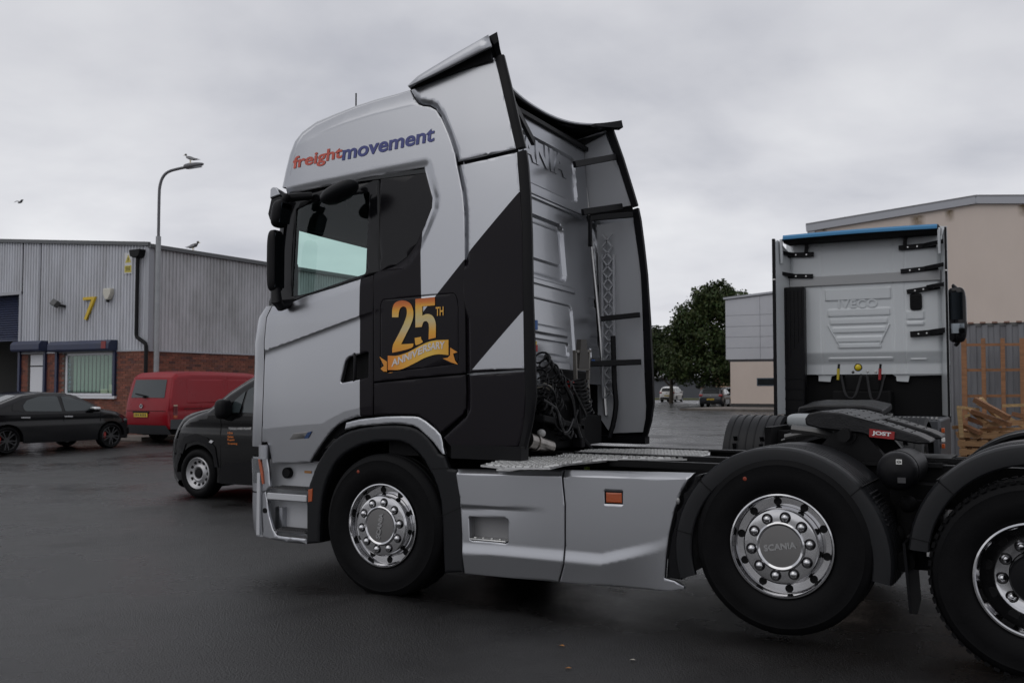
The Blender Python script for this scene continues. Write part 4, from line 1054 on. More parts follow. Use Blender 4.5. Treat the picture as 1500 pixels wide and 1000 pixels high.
# inside of the deflectors: pale liner, diagonal ribs, black stays
liner_m = mat('liner_grey', (.40, .41, .43), .42, .1)
lin = [(690, 250), (757, 240), (765, 340), (766, 541), (769, 600), (762, 640), (700, 645), (684, 600), (684, 400)]
lin_u = [(630, 140), (722, 92), (738, 143), (755, 214), (672, 234), (660, 190)]
for mir in (True, False):
    skin('deflector_liner', D(lin), lambda x, z: Ydef(x, z)+.035, liner_m, truck, 0, 0, .08, mirror=mir)
    skin('deflector_liner', D(lin_u), lambda x, z: Ydef(x, z)+.035, liner_m, truck, 0, 0, .08, mirror=mir)
    mb = MB(); z = 1.45
    while z < 2.85:
        for d in (1, -1): mb.beam((.80+.045*d*1.0, .075+Ydef(.8, z)*0+float(Ydef(np.array([.8]), np.array([z]))[0]), z), (.80-.045*d, .075+float(Ydef(np.array([.8]), np.array([z]))[0]), z+.11), .012, .022, up=(0, 1, 0))
        z += .11
    mb.span((.74, .095, 1.45), (.752, .125, 2.7)); mb.span((.85, .10, 1.45), (.862, .13, 2.7))
    if mir: mb.mirror_y(YC)
    mb.build('lattice_rib', liner_m, truck)
    mb = MB()
    for (a, b, h) in (((841, 241), (906, 233), .055), ((853, 311), (914, 304), .055), ((860, 320), (929, 316), .05), ((880, 467), (938, 461), .045), ((862, 533), (939, 530), .05)):
        p = ush(at_x(*a, .80)); q = ush(at_y(*b, 2.17)); mb.beam((p[0], min(p[1], 2.2), p[2]), (q[0], 2.165 if q[2] < 2.5 else 2.165-.06*(q[2]-2.4), q[2]), .03, h)
        if not mir: mb.mirror_y(YC)
        mb.build('deflector_stay', black_plastic, truck, bevel=.006); mb = MB()
    p = ush(at_x(868, 318, .82)); mb.beam((p[0], p[1]-.05, p[2]), (p[0], p[1]-.05, p[2]-.26), .03, .03, up=(0, 1, 0))
    if not mir: mb.mirror_y(YC)
    mb.build('deflector_stay', black_plastic, truck, bevel=.006)
    mb = MB(); mb.tube(smooth([ush(at_y(898, 492, 2.12)), ush(at_y(900, 560, 2.12)), ush(at_y(902, 598, 2.12)), ush(at_y(892, 640, 2.10))], 4), .024, 8)
    if not mir: mb.mirror_y(YC)
    mb.build('stay_tube', black_plastic, truck)
    mb = MB(); p0 = D([(662, 660)])[0]; p1 = D([(760, 656)])[0]
    mb.span((p0[0], .0, p0[1]-.05), (p1[0]+.04, .10, p1[1]+.012)); mb.add([(p0[0], .02, p0[1]), (p0[0]-.10, .02, p0[1]+.14), (p0[0]-.10, .12, p0[1]+.14), (p0[0], .12, p0[1])], [(0, 1, 2, 3)])
    if mir: mb.mirror_y(YC)
    mb.build('valance_sill', black_plastic, truck)
    mb = MB(); mb.span((-.02, .10, .98), (.70, .34, 1.30))                  # dark inner box under the cab corner
    if mir: mb.mirror_y(YC)
    mb.build('under_cab_box', black_matt, truck)
# ---- things behind the cab: coiled hoses, couplings, bracket, exhaust
def coil(p, q, r, turns, tube, name, m, n=14, wob=.01):
    p, q = Vector(p), Vector(q); d = q-p; z = d.normalized(); a = Vector((0, 1, 0)) if abs(z.y) < .9 else Vector((1, 0, 0)); x = z.cross(a).normalized(); y = z.cross(x); P = []
    N = int(turns*n)
    for k in range(N+1):
        t = k/N; a = 2*pi*turns*t; rr_ = r*(1+.12*sin(a*.37)); P.append(p+d*t+(x*cos(a)+y*sin(a))*rr_+Vector((0, 0, -.10*sin(pi*t)*0)))
    return MB().tube(P, tube, 6).build(name, m, truck, 60)
hose_m = mat('hose_black', (.006, .006, .007), .35, spec=.3)
HX = 1.0
W_ = lambda px, py, x=HX: Vector(ush(at_x(px, py, x)))
coil(W_(848, 556), W_(858, 606), .058, 9, .0075, 'air_hose', hose_m)
coil(W_(790, 520), W_(832, 572), .050, 7, .0075, 'air_hose', hose_m)
coil(W_(786, 545, .95), W_(820, 600, .95), .055, 8, .007, 'electric_coil', hose_m)
coil(W_(783, 560, .92), W_(812, 628, .92), .05, 9, .007, 'electric_coil', hose_m)
coil(W_(792, 590, .96), W_(834, 640, .96), .055, 7, .009, 'air_hose', hose_m)
mb = MB(); mb.span((.70, .55, 1.25), (.80, 1.75, 1.66)); mb.span((.74, .75, 1.0), (.92, 1.45, 1.42)); mb.build('hose_bracket', black_matt, truck, bevel=.02)
for P, r in (([(800, 520), (822, 555), (838, 585), (842, 612), (850, 640)], .018), ([(812, 590), (820, 615), (826, 634), (836, 630), (846, 600)], .012), ([(808, 600), (816, 625), (830, 632), (840, 612)], .010), ([(795, 585), (815, 600), (822, 625), (834, 640)], .014),
             ([(786, 565), (800, 564), (812, 575), (815, 590)], .010), ([(835, 560), (850, 590), (858, 610), (848, 616)], .010)):
    mb = MB(); mb.tube(smooth([tuple(W_(a, b, HX+.02*k % .06)) for k, (a, b) in enumerate(P)], 5), r, 8); mb.build('hose', hose_m, truck, 60)
for (px, py), c, nm, s in (((781, 476), (.03, .10, .30), 'socket_blue', .05), ((783, 510), (.35, .02, .02), 'coupling_red', .035), ((783, 503), (.55, .40, .02), 'coupling_yellow', .025), ((836, 563), (.40, .02, .02), 'coupling_red', .04)):
    mb = MB(); p = W_(px, py, .86); mb.cyl((p[0], p[1], p[2]-s*.7), (p[0], p[1], p[2]+s*.7), s*.7, n=12); mb.cyl((p[0]-.1, p[1], p[2]), (p[0], p[1], p[2]), s*.4, n=10); mb.build('coupling', mat(nm, c, .4), truck)
mb = MB(); p = W_(786, 556, .95); mb.sphere(p, .04, 14, 10, (.7, 1, 1.4)); mb.build('work_lamp', lens_clear, truck)
mb = MB(); mb.tube(smooth([tuple(W_(784, 565, .95)), tuple(W_(798, 564, .96)), tuple(W_(808, 570, .98))], 4), .018, 8); mb.build('hose_end', mat('beige_rubber', (.36, .33, .28), .6), truck)
tp = mat('taupe_casting', (.14, .13, .115), .5)
mb = MB(); q = lambda px, py: W_(px, py, .93)
a, b, c, d = q(842, 513), q(862, 513), q(861, 556), q(843, 556)
mb.beam(a, d, .03, .022, up=(0, 1, 0)); mb.beam(b, c, .03, .022, up=(0, 1, 0)); mb.beam(q(841, 515), q(864, 514), .03, .022); mb.beam(q(843, 541), q(862, 541), .03, .016); mb.beam(q(860, 556), q(862, 590), .03, .03, up=(0, 1, 0)); mb.build('lifting_bracket', tp, truck, bevel=.004)
mb = MB(); P = [q(848, 497), q(856, 497), q(860, 540), q(845, 540)]; mb.add([(p[0]+dx, p[1], p[2]) for dx in (-.02, .02) for p in P], [(0, 1, 2, 3), (7, 6, 5, 4), (0, 4, 5, 1), (1, 5, 6, 2), (2, 6, 7, 3), (3, 7, 4, 0)]); mb.build('bracket_core', mat('dark_taupe', (.05, .045, .04), .6), truck)
mb = MB(); p = wall_pt(866, 518); mb.box((p[0]+.02, p[1], p[2]), (.02, .03, .03)); mb.build('blue_clip', mat('socket_blue', (.03, .10, .30), .4), truck)
mb = MB(); a = W_(772, 645, .95); b = W_(806, 655, 1.02); mb.cyl(a, b, .065, .055, 20); mb.cyl(a+(b-a)*.3, a+(b-a)*.36, .070, n=20); mb.build('exhaust_pipe', mat('exhaust_steel', (.30, .28, .26), .35, 1.0, noise=(20, .3)), truck, 40)
mb = MB(); p = W_(793, 634, 1.0); mb.sphere(p, .032, 12, 8); mb.build('exhaust_cap', mat('pale_cap', (.34, .34, .33), .5), truck)
mb = MB()
for (a, b, w_) in (((845, 580), (848, 655), .07), ((848, 640), (870, 668), .04), ((790, 612), (850, 625), .05)): mb.beam(W_(*a, .98), W_(*b, .98), .08, w_, up=(0, 1, 0))
mb.span((.66, .85, 1.0), (.84, 1.95, 1.30)); mb.build('cab_mounting', black_matt, truck, bevel=.01)
mb = MB(); mb.span((.50, .34, .98), (.72, 2.0, 1.33)); mb.build('bulkhead', black_matt, truck)

# ---- fifth wheel
FY0, FY1 = .68, 1.62
prof = [(1179, 613), (1184, 605.5), (1200, 602), (1232, 604.5), (1300, 623), (1345, 637.5), (1362, 645.5), (1362, 650), (1345, 650.5), (1290, 641), (1262, 634.5), (1230, 631), (1200, 627.5), (1180, 622)]
pf = [(p[0], p[2]) for p in [at_y(a, b, FY0) for a, b in prof]]
fifth = MB()
xm = pf[4][0]-.10
def cutx(poly, x, keep_left):
    out = []
    for i in range(len(poly)):
        a, b = poly[i], poly[(i+1) % len(poly)]; ia = (a[0] <= x) == keep_left; ib = (b[0] <= x) == keep_left
        if ia: out.append(a)
        if ia != ib: t = (x-a[0])/(b[0]-a[0]); out.append((x, a[1]+t*(b[1]-a[1])))
    return out
L_ = cutx(pf, xm, True); R_ = cutx(pf, xm, False)
fifth.prism(L_, lambda u, v: (u, FY0, v), lambda u, v: (u, FY1, v))
fifth.prism(R_, lambda u, v: (u, FY0+.02*(u-xm), v), lambda u, v: (u, FY0+.34-.10*(u-xm), v)); fifth.prism(R_, lambda u, v: (u, FY1-.34+.10*(u-xm), v), lambda u, v: (u, FY1-.02*(u-xm), v))
fo = fifth.build('fifth_wheel', mat('greased_iron', (.008, .008, .009), .36, .0, noise=(18, .5), bump=(90, .25), spec=.3), truck, 40, bevel=.018)
mb = MB()
top = lambda x: np.interp(x, [q[0] for q in pf[1:7]], [q[1] for q in pf[1:7]])
for y in (.78, .92, 1.38, 1.52):
    for x in np.arange(pf[2][0]+.03, xm+.26, .055): mb.box((x, y+.02*sin(x*40), top(x)-.0008), (.03, .010, .005))
tag(mb.build('grease_groove', mat('wet_grease', (.02, .02, .02), .18), fo), kind='stuff')
mb = MB(); p = at_y(1240, 632, .70); mb.cyl((p[0], .70, p[2]-.02), (p[0], .76, p[2]-.02), .06, n=16); mb.cyl((p[0], .60, p[2]-.02), (p[0], 1.7, p[2]-.02), .04, n=12)
for y in (.72, 1.5): mb.prism([(p[0]-.26, .99), (p[0]+.26, .99), (p[0]+.10, p[2]), (p[0]-.08, p[2])], lambda u, v: (u, y, v), lambda u, v: (u, y+.08, v))
mb.span((p[0]-.45, .66, .99), (p[0]+.55, 1.64, 1.012)); mb.build('pedestal', chassis, truck)
mb = MB(); mb.span((3.45, .69, 1.015), (3.95, .72, 1.045))
for x in np.arange(3.5, 3.95, .07): mb.box((x, .688, 1.03), (.03, .01, .012))
mb.build('guide_rail', chassis, truck)
mb = MB()
for (a, b, r) in (((1150, 640), (1200, 634), .02), ((1160, 628), (1225, 640), .03), ((1145, 645), (1165, 641), .008)): mb.tube([at_y(*a, 1.0), at_y((a[0]+b[0])/2, (a[1]+b[1])/2-2, 1.0), at_y(*b, 1.0)], r, 8)
mb.build('release_handle', mat('worn_steel', (.10, .10, .10), .4, .6), truck)
nb = [at_y(a, b, FY0-.012) for a, b in ((1273, 639.5), (1309.5, 643.5), (1310.5, 632.5), (1273.5, 627.5))]
mb = MB(); mb.prism([(p[0], p[2]) for p in nb], lambda u, v: (u, FY0-.012, v), lambda u, v: (u, FY0+.01, v)); badge = mb.build('maker_plate', mat('plate_red', (.26, .010, .010), .4), fo)
A, B, Cc = np.array(nb[0]), np.array(nb[1]), np.array(nb[3])
def jf(u, v, w=0):
    q = A+(B-A)*(.12+.76*u)+(Cc-A)*(.2+.6*v); return (q[0], FY0-.015, q[2])
text_on('plate_lettering', 'JOST', jf, mat('plate_white', (.7, .7, .7), .4), fo, fit=True, bold=.04, size=1)
# ---- air tank between the guards
tc_ = at_y(1313, 690, .10); TR = .108
mb = MB().lathe([(.0005, -.045), (.05, -.040), (.085, -.022), (.102, .0), (TR, .03), (TR, .06), (TR+.004, .065), (TR+.004, .085), (TR, .09), (TR, .50), (.09, .53), (.0005, .55)], (tc_[0], .10, tc_[2]), 'y', 32)
tank = mb.build('air_tank', black_plastic, truck, 30)
def sticker(px, py, w, h, m, nm, par):
    p = at_y(px, py, .062); d = math.hypot(p[0]-tc_[0], p[2]-tc_[2]); y = .10-.045*sqrt(max(0, 1-(d/.115)**2))-.005
    mb = MB(); mb.box((p[0], y, p[2]), (w, .002, h), Matrix.Rotation(-(p[2]-tc_[2])*1.2, 3, 'X')); return mb.build(nm, m, par), p, y
st, p, y = sticker(1317, 676, .031, .027, white_p, 'sticker', tank)
mb = MB(); mb.lathe([(.008, -.0030), (.006, -.0030), (.006, -.0028), (.008, -.0028)], (p[0], y, p[2]), 'y', 12, closed=True); mb.box((p[0], y-.003, p[2]), (.022, .0006, .0016)); mb.box((p[0]-.010, y-.003, p[2]), (.0016, .0006, .014)); mb.box((p[0]+.010, y-.003, p[2]), (.0016, .0006, .014)); mb.build('sticker_print', black_matt, tank)
sticker(1321, 703, .042, .030, mat('label_dark', (.045, .045, .048), .5), 'label', tank)
mb = MB()
for (x, z, s) in ((3.40, .62, .06), (3.52, .66, .05), (3.47, .80, .05), (3.60, .72, .05)): mb.sphere((x, .35, z), s, 10, 8)
mb.cyl((3.47, .40, .50), (3.47, .40, .82), .07, n=14); mb.span((3.35, .5, .55), (3.62, .70, .9)); mb.span((3.50, .30, .44), (3.75, .62, .62)); mb.cyl((3.47, .16, .50), (3.47, .36, .50), .055, n=14)
mb.build('suspension_bellows', black_matt, truck)
mb = MB(); p = at_y(1352, 800, .3); mb.box((p[0], .28, p[2]+.02), (.02, .01, .07)); mb.box((p[0]+.03, .28, p[2]-.03), (.015, .01, .04)); mb.build('bracket_tab', steel, truck)

# the cab sits a little low on its far side
for o in truck.children_recursive:
    if o.type != 'MESH' or o.parent.name.startswith('wheel') or o.name.startswith(('axle', 'chassis', 'catwalk', 'side_skirt', 'mudguard', 'fifth', 'engine', 'cross')): continue
    co = np.empty(len(o.data.vertices)*3); o.data.vertices.foreach_get('co', co); co = co.reshape(-1, 3)
    if len(co) == 0 or co[:, 0].max() > 1.8 or co[:, 2].max() < 1.0: continue
    co[:, 2] -= LEAN*co[:, 1]*np.clip((co[:, 2]-1.0)/.2, 0, 1); o.data.vertices.foreach_set('co', co.ravel()); o.data.update()
# =================================================================== BUILDINGS
grey_clad = mat('grey_cladding', (.40, .41, .43), .5, .1, noise=(.9, .10))
def weathered(name, col, dark, scale=(3, 3, .5), amt=.5):
    """sheet metal with rain streaks running down it"""
    m = bpy.data.materials.new(name); m.use_nodes = True; nt = m.node_tree; N = nt.nodes; L = nt.links; b = N['Principled BSDF']; b.inputs['Roughness'].default_value = .5
    tc = N.new('ShaderNodeTexCoord'); mp = N.new('ShaderNodeMapping'); mp.inputs['Scale'].default_value = scale; L.new(tc.outputs['Object'], mp.inputs[0])
    n = N.new('ShaderNodeTexNoise'); n.inputs['Scale'].default_value = 1.0; n.inputs['Detail'].default_value = 8; n.inputs['Roughness'].default_value = .65; L.new(mp.outputs[0], n.inputs['Vector'])
    r = N.new('ShaderNodeValToRGB'); L.new(n.outputs[0], r.inputs[0]); e = r.color_ramp.elements
    e[0].position, e[0].color, e[1].position, e[1].color = .32, (*dark, 1), .32+amt*.6, (*col, 1); L.new(r.outputs[0], b.inputs['Base Color']); return m
clad_w = weathered('weathered_cladding', (.52, .535, .575), (.38, .385, .405), (1.6, 1.6, .35))
render_m = weathered('painted_render', (.60, .515, .455), (.54, .46, .405), (.5, .5, .25), .6)
navy = mat('navy_paint', (.018, .026, .065), .4, noise=(4, .2))
upvc = mat('white_upvc', (.62, .63, .66), .35)
roofing = mat('roof_sheet', (.20, .20, .21), .6)
trim_grey = mat('trim_grey', (.36, .37, .40), .5)
def corrugated(name, a, b, z0, ztop, m, par, pitch=.135, depth=.032, nrm=(0, -1)):
    """trapezoidal sheet standing on the line a-b; ztop(s) gives its upper edge at distance s"""
    a = np.array(a, float); b = np.array(b, float); Ls = np.linalg.norm(b-a); d = (b-a)/Ls; V = []; s = 0.0; pts = []
    while s < Ls-1e-6:
        for f, h in ((0, 0), (.30, 0), (.42, 1), (.82, 1), (.94, 0)):
            q = s+f*pitch
            if q <= Ls: pts.append((q, h*depth))
        s += pitch
    pts.append((Ls, 0))
    mb = MB()
    for q, h in pts:
        p = a+d*q+np.array(nrm)*h; mb.v += [(p[0], p[1], z0), (p[0], p[1], ztop(q))]
    mb.f = [(2*i, 2*i+2, 2*i+3, 2*i+1) for i in range(len(pts)-1)]
    return mb.build(name, m, par, 20, flip_fix=False)
BX, BY = -18.99, 13.98                                        # near corner of the brick and cladding unit
unit = thing('industrial_unit', 'grey corrugated industrial unit over red brick with blue shutters on the left', 'building', (0, 0, 0))
ftop = lambda x: 5.62+.087*(BX-x)
corrugated('cladding_sheet', (-23.95, BY), (BX-.02, BY), 2.55, lambda s: ftop(-23.95+s), clad_w, unit)
corrugated('cladding_sheet', (-24.86, BY), (-23.98, BY), 2.55, lambda s: ftop(-24.86+s), clad_w, unit)
corrugated('cladding_sheet', (-31.5, BY), (-24.9, BY), 4.48, lambda s: ftop(-31.5+s) if True else 0, clad_w, unit)
corrugated('cladding_sheet', (BX, BY+.02), (BX, 46), 2.55, lambda s: 5.56, weathered('weathered_side_cladding', (.47, .47, .49), (.30, .30, .305), (1.2, 1.2, .5)), unit, nrm=(1, 0))
corrugated('cladding_sheet', (-42, BY), (-31.54, BY), 2.55, lambda s: ftop(-31.0)-.087*max(0, (-31.0+0)-(-42+s))*0+ -.0, clad_w, unit)
mb = MB(); mb.span((BX-.10, BY-.045, 2.55), (BX+.05, BY-.02, 5.58)); mb.span((BX+.035, BY-.02, 2.55), (BX+.06, BY+.12, 5.56)); mb.build('corner_flashing', trim_grey, unit)
mb = MB(); mb.beam((BX+.06, BY-.05, 5.66), (-31, BY-.05, ftop(-31)+.04), .09, .11); mb.build('verge_trim', mat('verge_dark', (.10, .105, .11), .5), unit)
mb = MB(); mb.span((BX+.01, BY-.06, 5.545), (BX+.13, 46, 5.66)); mb.build('gutter', mat('verge_dark', (.10, .105, .11), .5), unit)
mb = MB(); mb.add([(BX+.05, BY-.03, 5.65), (BX+.05, 46, 5.65), (-31, 46, 6.70), (-31, BY-.03, 6.70), (-43, BY-.03, 5.65), (-43, 46, 5.65)], [(0, 1, 2, 3), (3, 2, 5, 4)]); mb.build('roof', roofing, unit)
mb = MB(); mb.span((BX-.08, BY+.10, 5.3), (-42, 45.9, 5.45)) if False else None
mb.span((-42, 45.8, 0), (BX, 46, 5.5)); mb.span((-42.2, BY, 0), (-42, 46, 5.6)); mb.build('rear_walls', grey_clad, unit)
# brickwork: every brick laid, joined because each one is only a few pixels long
def attr_brick():
    m = bpy.data.materials.new('red_brick'); m.use_nodes = True; nt = m.node_tree; N = nt.nodes; b = N['Principled BSDF']; b.inputs['Roughness'].default_value = .85
    a = N.new('ShaderNodeAttribute'); a.attribute_name = 'tone'; n = N.new('ShaderNodeTexNoise'); n.inputs['Scale'].default_value = 9; n.inputs['Detail'].default_value = 6
    tc = N.new('ShaderNodeTexCoord'); nt.links.new(tc.outputs['Object'], n.inputs['Vector'])
    mx = N.new('ShaderNodeMix'); mx.data_type = 'RGBA'; mx.blend_type = 'MULTIPLY'; mx.inputs[0].default_value = .6; nt.links.new(a.outputs['Color'], mx.inputs[6]); nt.links.new(n.outputs['Color'], mx.inputs[7])
    mx2 = N.new('ShaderNodeMix'); mx2.data_type = 'RGBA'; mx2.inputs[0].default_value = .75; nt.links.new(mx.outputs[2], mx2.inputs[6]); nt.links.new(a.outputs['Color'], mx2.inputs[7])
    nt.links.new(mx2.outputs[2], b.inputs['Base Color']); return m
brick_m = attr_brick(); mortar = mat('mortar', (.14, .12, .11), .9)
def brickwork(name, o, d, n, length, z0, z1, par, voids=()):
    o = np.array(o[:2], float); d = np.array(d, float); n = np.array(n, float); mb = MB(); tones = []; row = 0; rnd = random.Random(3)
    z = z0
    while z < z1-.03:
        s = -.1125*(row % 2)
        while s < length:
            a, b = max(0, s), min(length, s+.215)
            if b-a > .04 and not any(v[0] < b and a < v[1] and v[2] < z+.065 and z < v[3] for v in voids):
                pr = .012+rnd.uniform(0, .004); P = [(a, z), (b, z), (b, z+.065), (a, z+.065)]
                F3 = [o+d*u+n*pr for u, _ in P]; B3 = [o+d*u for u, _ in P]
                V = [(f[0], f[1], q[1]) for f, q in zip(F3, P)]+[(f[0], f[1], q[1]) for f, q in zip(B3, P)]
                mb.add(V, [(0, 1, 2, 3), (0, 4, 5, 1), (1, 5, 6, 2), (2, 6, 7, 3), (3, 7, 4, 0)]); t = rnd.random(); k = rnd.uniform(.7, 1.2)
                c = (.21*k, .066*k+.015*t, .042*k+.012*t) if t > .18 else (.12*k, .05*k, .042*k)
                tones += [c]*5
            s += .225
        z += .075; row += 1
    o_ = mb.build(name, brick_m, par, 20, flip_fix=False); at = o_.data.color_attributes.new('tone', 'FLOAT_COLOR', 'CORNER'); i = 0
    for p, c in zip(o_.data.polygons, tones):
        for li in p.loop_indices: at.data[li].color = (*c, 1)
    return tag(o_, kind='stuff')
WX0, WX1, WZ0, WZ1 = -22.72, -20.40, 1.22, 2.52               # window opening
mb = MB(); mb.span((-23.62, BY+.0, 0), (WX0, BY+.2, 2.56)); mb.span((WX1, BY, 0), (BX, BY+.2, 2.56)); mb.span((WX0, BY, 0), (WX1, BY+.2, WZ0)); mb.span((WX0, BY, WZ1), (WX1, BY+.2, 2.56)); mb.span((-24.86, BY, 0), (-24.50, BY+.2, 2.9)); mb.span((-24.5, BY, 2.5), (-23.62, BY+.2, 2.9)); mb.span((BX-.2, BY+.2, 0), (BX, 46, 2.56)); mb.build('wall', mortar, unit)
brickwork('brickwork', (-23.62, BY, 0), (1, 0), (0, -1), 4.63, .005, 2.54, unit, voids=[(WX0+23.62, WX1+23.62, WZ0, WZ1)])
brickwork('brickwork', (-24.86, BY, 0), (1, 0), (0, -1), .36, .005, 2.54, unit)
brickwork('brickwork', (BX, BY, 0), (0, 1), (1, 0), 10.0, .005, 2.54, unit)
for (y, w, h) in ((16.2, .10, .8), (17.1, .07, 1.2), (17.7, .12, .9), (15.3, .05, .5), (18.1, .05, .7)):                    # lime runs under the cladding
    pass
mb = MB(); mb.span((-24.95, BY-.04, 2.53), (BX+.04, BY-.015, 2.575)); mb.span((BX+.015, BY, 2.52), (BX+.06, 46, 2.56)); mb.build('drip_flashing', trim_grey, unit)
# vehicle door with its roller curtain
mb = MB(); mb.span((-24.98, BY-.05, 0), (-24.86, BY+.3, 4.56)); mb.span((-31.6, BY-.06, 4.46), (-24.86, BY+.02, 4.56)); mb.span((-31.6, BY-.05, 0), (-31.48, BY+.3, 4.56)); mb.build('door_surround', trim_grey, unit)
mb = MB(); z = 3.03; k = 0
while z < 4.48: mb.add([(-31.5, BY+.22, z), (-24.98, BY+.22, z), (-24.98, BY+.19, z+.035), (-31.5, BY+.19, z+.035), (-24.98, BY+.22, z+.075), (-31.5, BY+.22, z+.075)], [(0, 1, 2, 3), (3, 2, 4, 5)]); z += .075
mb.span((-31.5, BY+.18, 2.98), (-24.98, BY+.24, 3.04)); mb.build('roller_shutter', navy, unit, 20, flip_fix=False)
room = mat('workshop_wall', (.34, .34, .33), .8)
mb = MB(); mb.span((-31.6, 22.0, 0), (-24.4, 22.2, 4.6)); mb.span((-24.84, BY+.22, 0), (-24.64, 22, 4.6)); mb.span((-31.8, BY+.2, 0), (-31.6, 22, 4.6)); mb.span((-31.6, BY+.25, 4.6), (-24.6, 22, 4.75)); mb.build('workshop_walls', room, unit)
mb = MB(); mb.span((-27.9, 21.2, 0), (-26.5, 21.8, 1.5)); mb.span((-26.3, 20.6, .0), (-25.6, 21.3, 1.9)); t_ = mb.build('tool_cabinet', mat('cabinet_dark', (.03, .03, .035), .5), None, bevel=.02); tag(t_, 'dark tool cabinets standing inside the open workshop door', 'cabinet')
# white side door, its blue shutter box and guides
df = MB(); df.span((-24.42, BY+.02, 0), (-23.70, BY+.07, 2.12)); df.span((-24.42, BY+.02, 2.16), (-23.70, BY+.07, 2.50)); dr = df.build('door', upvc, unit)
mb = MB(); mb.span((-23.80, BY-.03, 1.0), (-23.74, BY+.03, 1.06)); mb.build('door_handle', steel, dr)
def shutter_box(x0, x1, z0, z1, red=False):
    mb = MB(); mb.prism([(0, z0), (-.30, z0), (-.34, z0+.06), (-.34, z1-.10), (-.24, z1), (0, z1)], lambda u, v: (x0, BY+u, v), lambda u, v: (x1, BY+u, v)); o = mb.build('shutter_box', navy, unit, 30, bevel=.01)
    for x in (x0+.03, x1-.13):
        mb = MB(); mb.span((x, BY-.09, .02 if x0 < -24 else WZ0-.05), (x+.10, BY-.02, z0)); mb.build('shutter_guide', navy, o)
    if red: mb = MB(); mb.span((x1-.32, BY-.352, z0+.06), (x1-.12, BY-.33, z1-.04)); mb.build('red_tape', mat('tape_red', (.22, .03, .03), .5), o)
shutter_box(-24.95, -23.52, 2.60, 2.93); shutter_box(-23.10, -20.27, 2.56, 2.88, True)
# window with vertical blinds
fr = MB()
for a, b in (((WX0, BY+.03, WZ0), (WX0+.09, BY+.10, WZ1)), ((WX1-.06, BY+.03, WZ0), (WX1, BY+.10, WZ1)), ((WX0, BY+.03, WZ1-.07), (WX1, BY+.10, WZ1)), ((WX0, BY+.03, WZ0), (WX1, BY+.10, WZ0+.07))): fr.span(a, b)
win = fr.build('window_frame', upvc, unit, bevel=.006)
mb = MB(); mb.span((WX0-.14, BY-.10, WZ0-.09), (WX1+.12, BY+.06, WZ0-.01)); mb.build('window_sill', upvc, win, bevel=.008)
mb = MB(); mb.span((WX0+.08, BY+.06, WZ0+.06), (WX1-.05, BY+.066, WZ1-.06)); mb.build('window_pane', glass('office_glass', (.82, .9, .86)), win)
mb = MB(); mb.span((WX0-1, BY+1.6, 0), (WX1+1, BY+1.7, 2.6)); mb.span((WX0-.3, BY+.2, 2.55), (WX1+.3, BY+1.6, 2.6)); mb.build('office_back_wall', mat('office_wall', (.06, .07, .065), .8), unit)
bl = mat('blind_fabric', (.34, .40, .345), .7); k = 0; slat = None
for x in np.arange(WX0+.30, WX1-.10, .18):
    mb = MB(); mb.box((0, 0, 0), (.105, .004, WZ1-WZ0-.18), Matrix.Rotation(.2, 3, 'Z'))
    if slat is None: slat = mb.build('blind_slat', bl, win); s_ = slat
    else: s_ = slat.copy(); COL.objects.link(s_); s_.parent = win
    s_.location = (x, BY+.16, (WZ0+WZ1)/2+.02)
rs = random.Random(5)
for z in np.arange(WZ0+.12, WZ1-.2, .13):
    mb = MB(); mb.span((WX0+.11, BY+.075, z), (WX0+.11+rs.uniform(.06, .11), BY+.078, z+.08)); mb.build('window_sticker', mat('sticker_'+rs.choice('abc'), rs.choice([(.25, .08, .08), (.06, .13, .22), (.35, .35, .35)]), .5), win)
mb = MB(); mb.span((WX1-.75, BY+.10, WZ0+.075), (WX1-.45, BY+.2, WZ0+.20)); mb.span((WX1-.36, BY+.10, WZ0+.075), (WX1-.20, BY+.18, WZ0+.34)); mb.build('paper_pile', mat('paper', (.6, .55, .42), .8), win)
# rainwater pipe
mb = MB(); mb.prism([(-19.56, 5.50), (-19.10, 5.50), (-19.14, 5.32), (-19.26, 5.26), (-19.40, 5.26), (-19.52, 5.32)], lambda u, v: (u, BY-.26, v), lambda u, v: (u, BY-.02, v)); hp_ = mb.build('rainwater_hopper', black_plastic, unit, bevel=.01)
mb = MB(); mb.tube([(-19.33, BY-.13, 5.30), (-19.33, BY-.13, 3.02), (-19.29, BY-.13, 2.93), (-18.93, BY-.13, 2.74), (-18.90, BY-.13, 2.66), (-18.90, BY-.13, .05)], .055, 10); mb.build('downpipe', black_plastic, unit, 50)
# fixtures
seven = text_mesh('7', size=1, bold=-.005, extrude=.06)
co = np.array([v.co for v in seven.vertices]); lo, hi = co.min(0), co.max(0); p = at_y(131, 452, BY-.06)
a7 = at_y(122.5, 469, BY-.06); b7 = at_y(141, 434.5, BY-.06)
for v, c in zip(seven.vertices, co): v.co = ((c[0]-lo[0])/(hi[0]-lo[0])*(b7[0]-a7[0]), (-.07 if c[2] > 0 else 0), (c[1]-lo[1])/(hi[1]-lo[1])*(b7[2]-a7[2]))
o = link('number_sign', seven, mat('sign_yellow', (.62, .42, .02), .45), None, None, (a7[0], BY-.034, a7[2])); tag(o, 'large yellow number 7 fixed to the grey corrugated wall', 'number sign')
ws = thing('warning_sign', 'small white and yellow warning sign high on the corrugated wall near the corner', 'sign', (at_y(188, 386, BY-.04)[0], BY-.04, at_y(188, 386, BY)[2]))
yel = mat('sign_yellow_pale', (.55, .46, .08), .5)
mb = MB(); mb.box((0, 0, 0), (.34, .015, .62)); mb.build('sign_board', mat('sign_white', (.6, .6, .6), .5), ws)
mb = MB(); mb.prism([(-.13, .02), (.13, .02), (0, .26)], lambda u, v: (u, -.012, v), lambda u, v: (u, -.007, v)); tr = mb.build('warning_triangle', yel, ws)
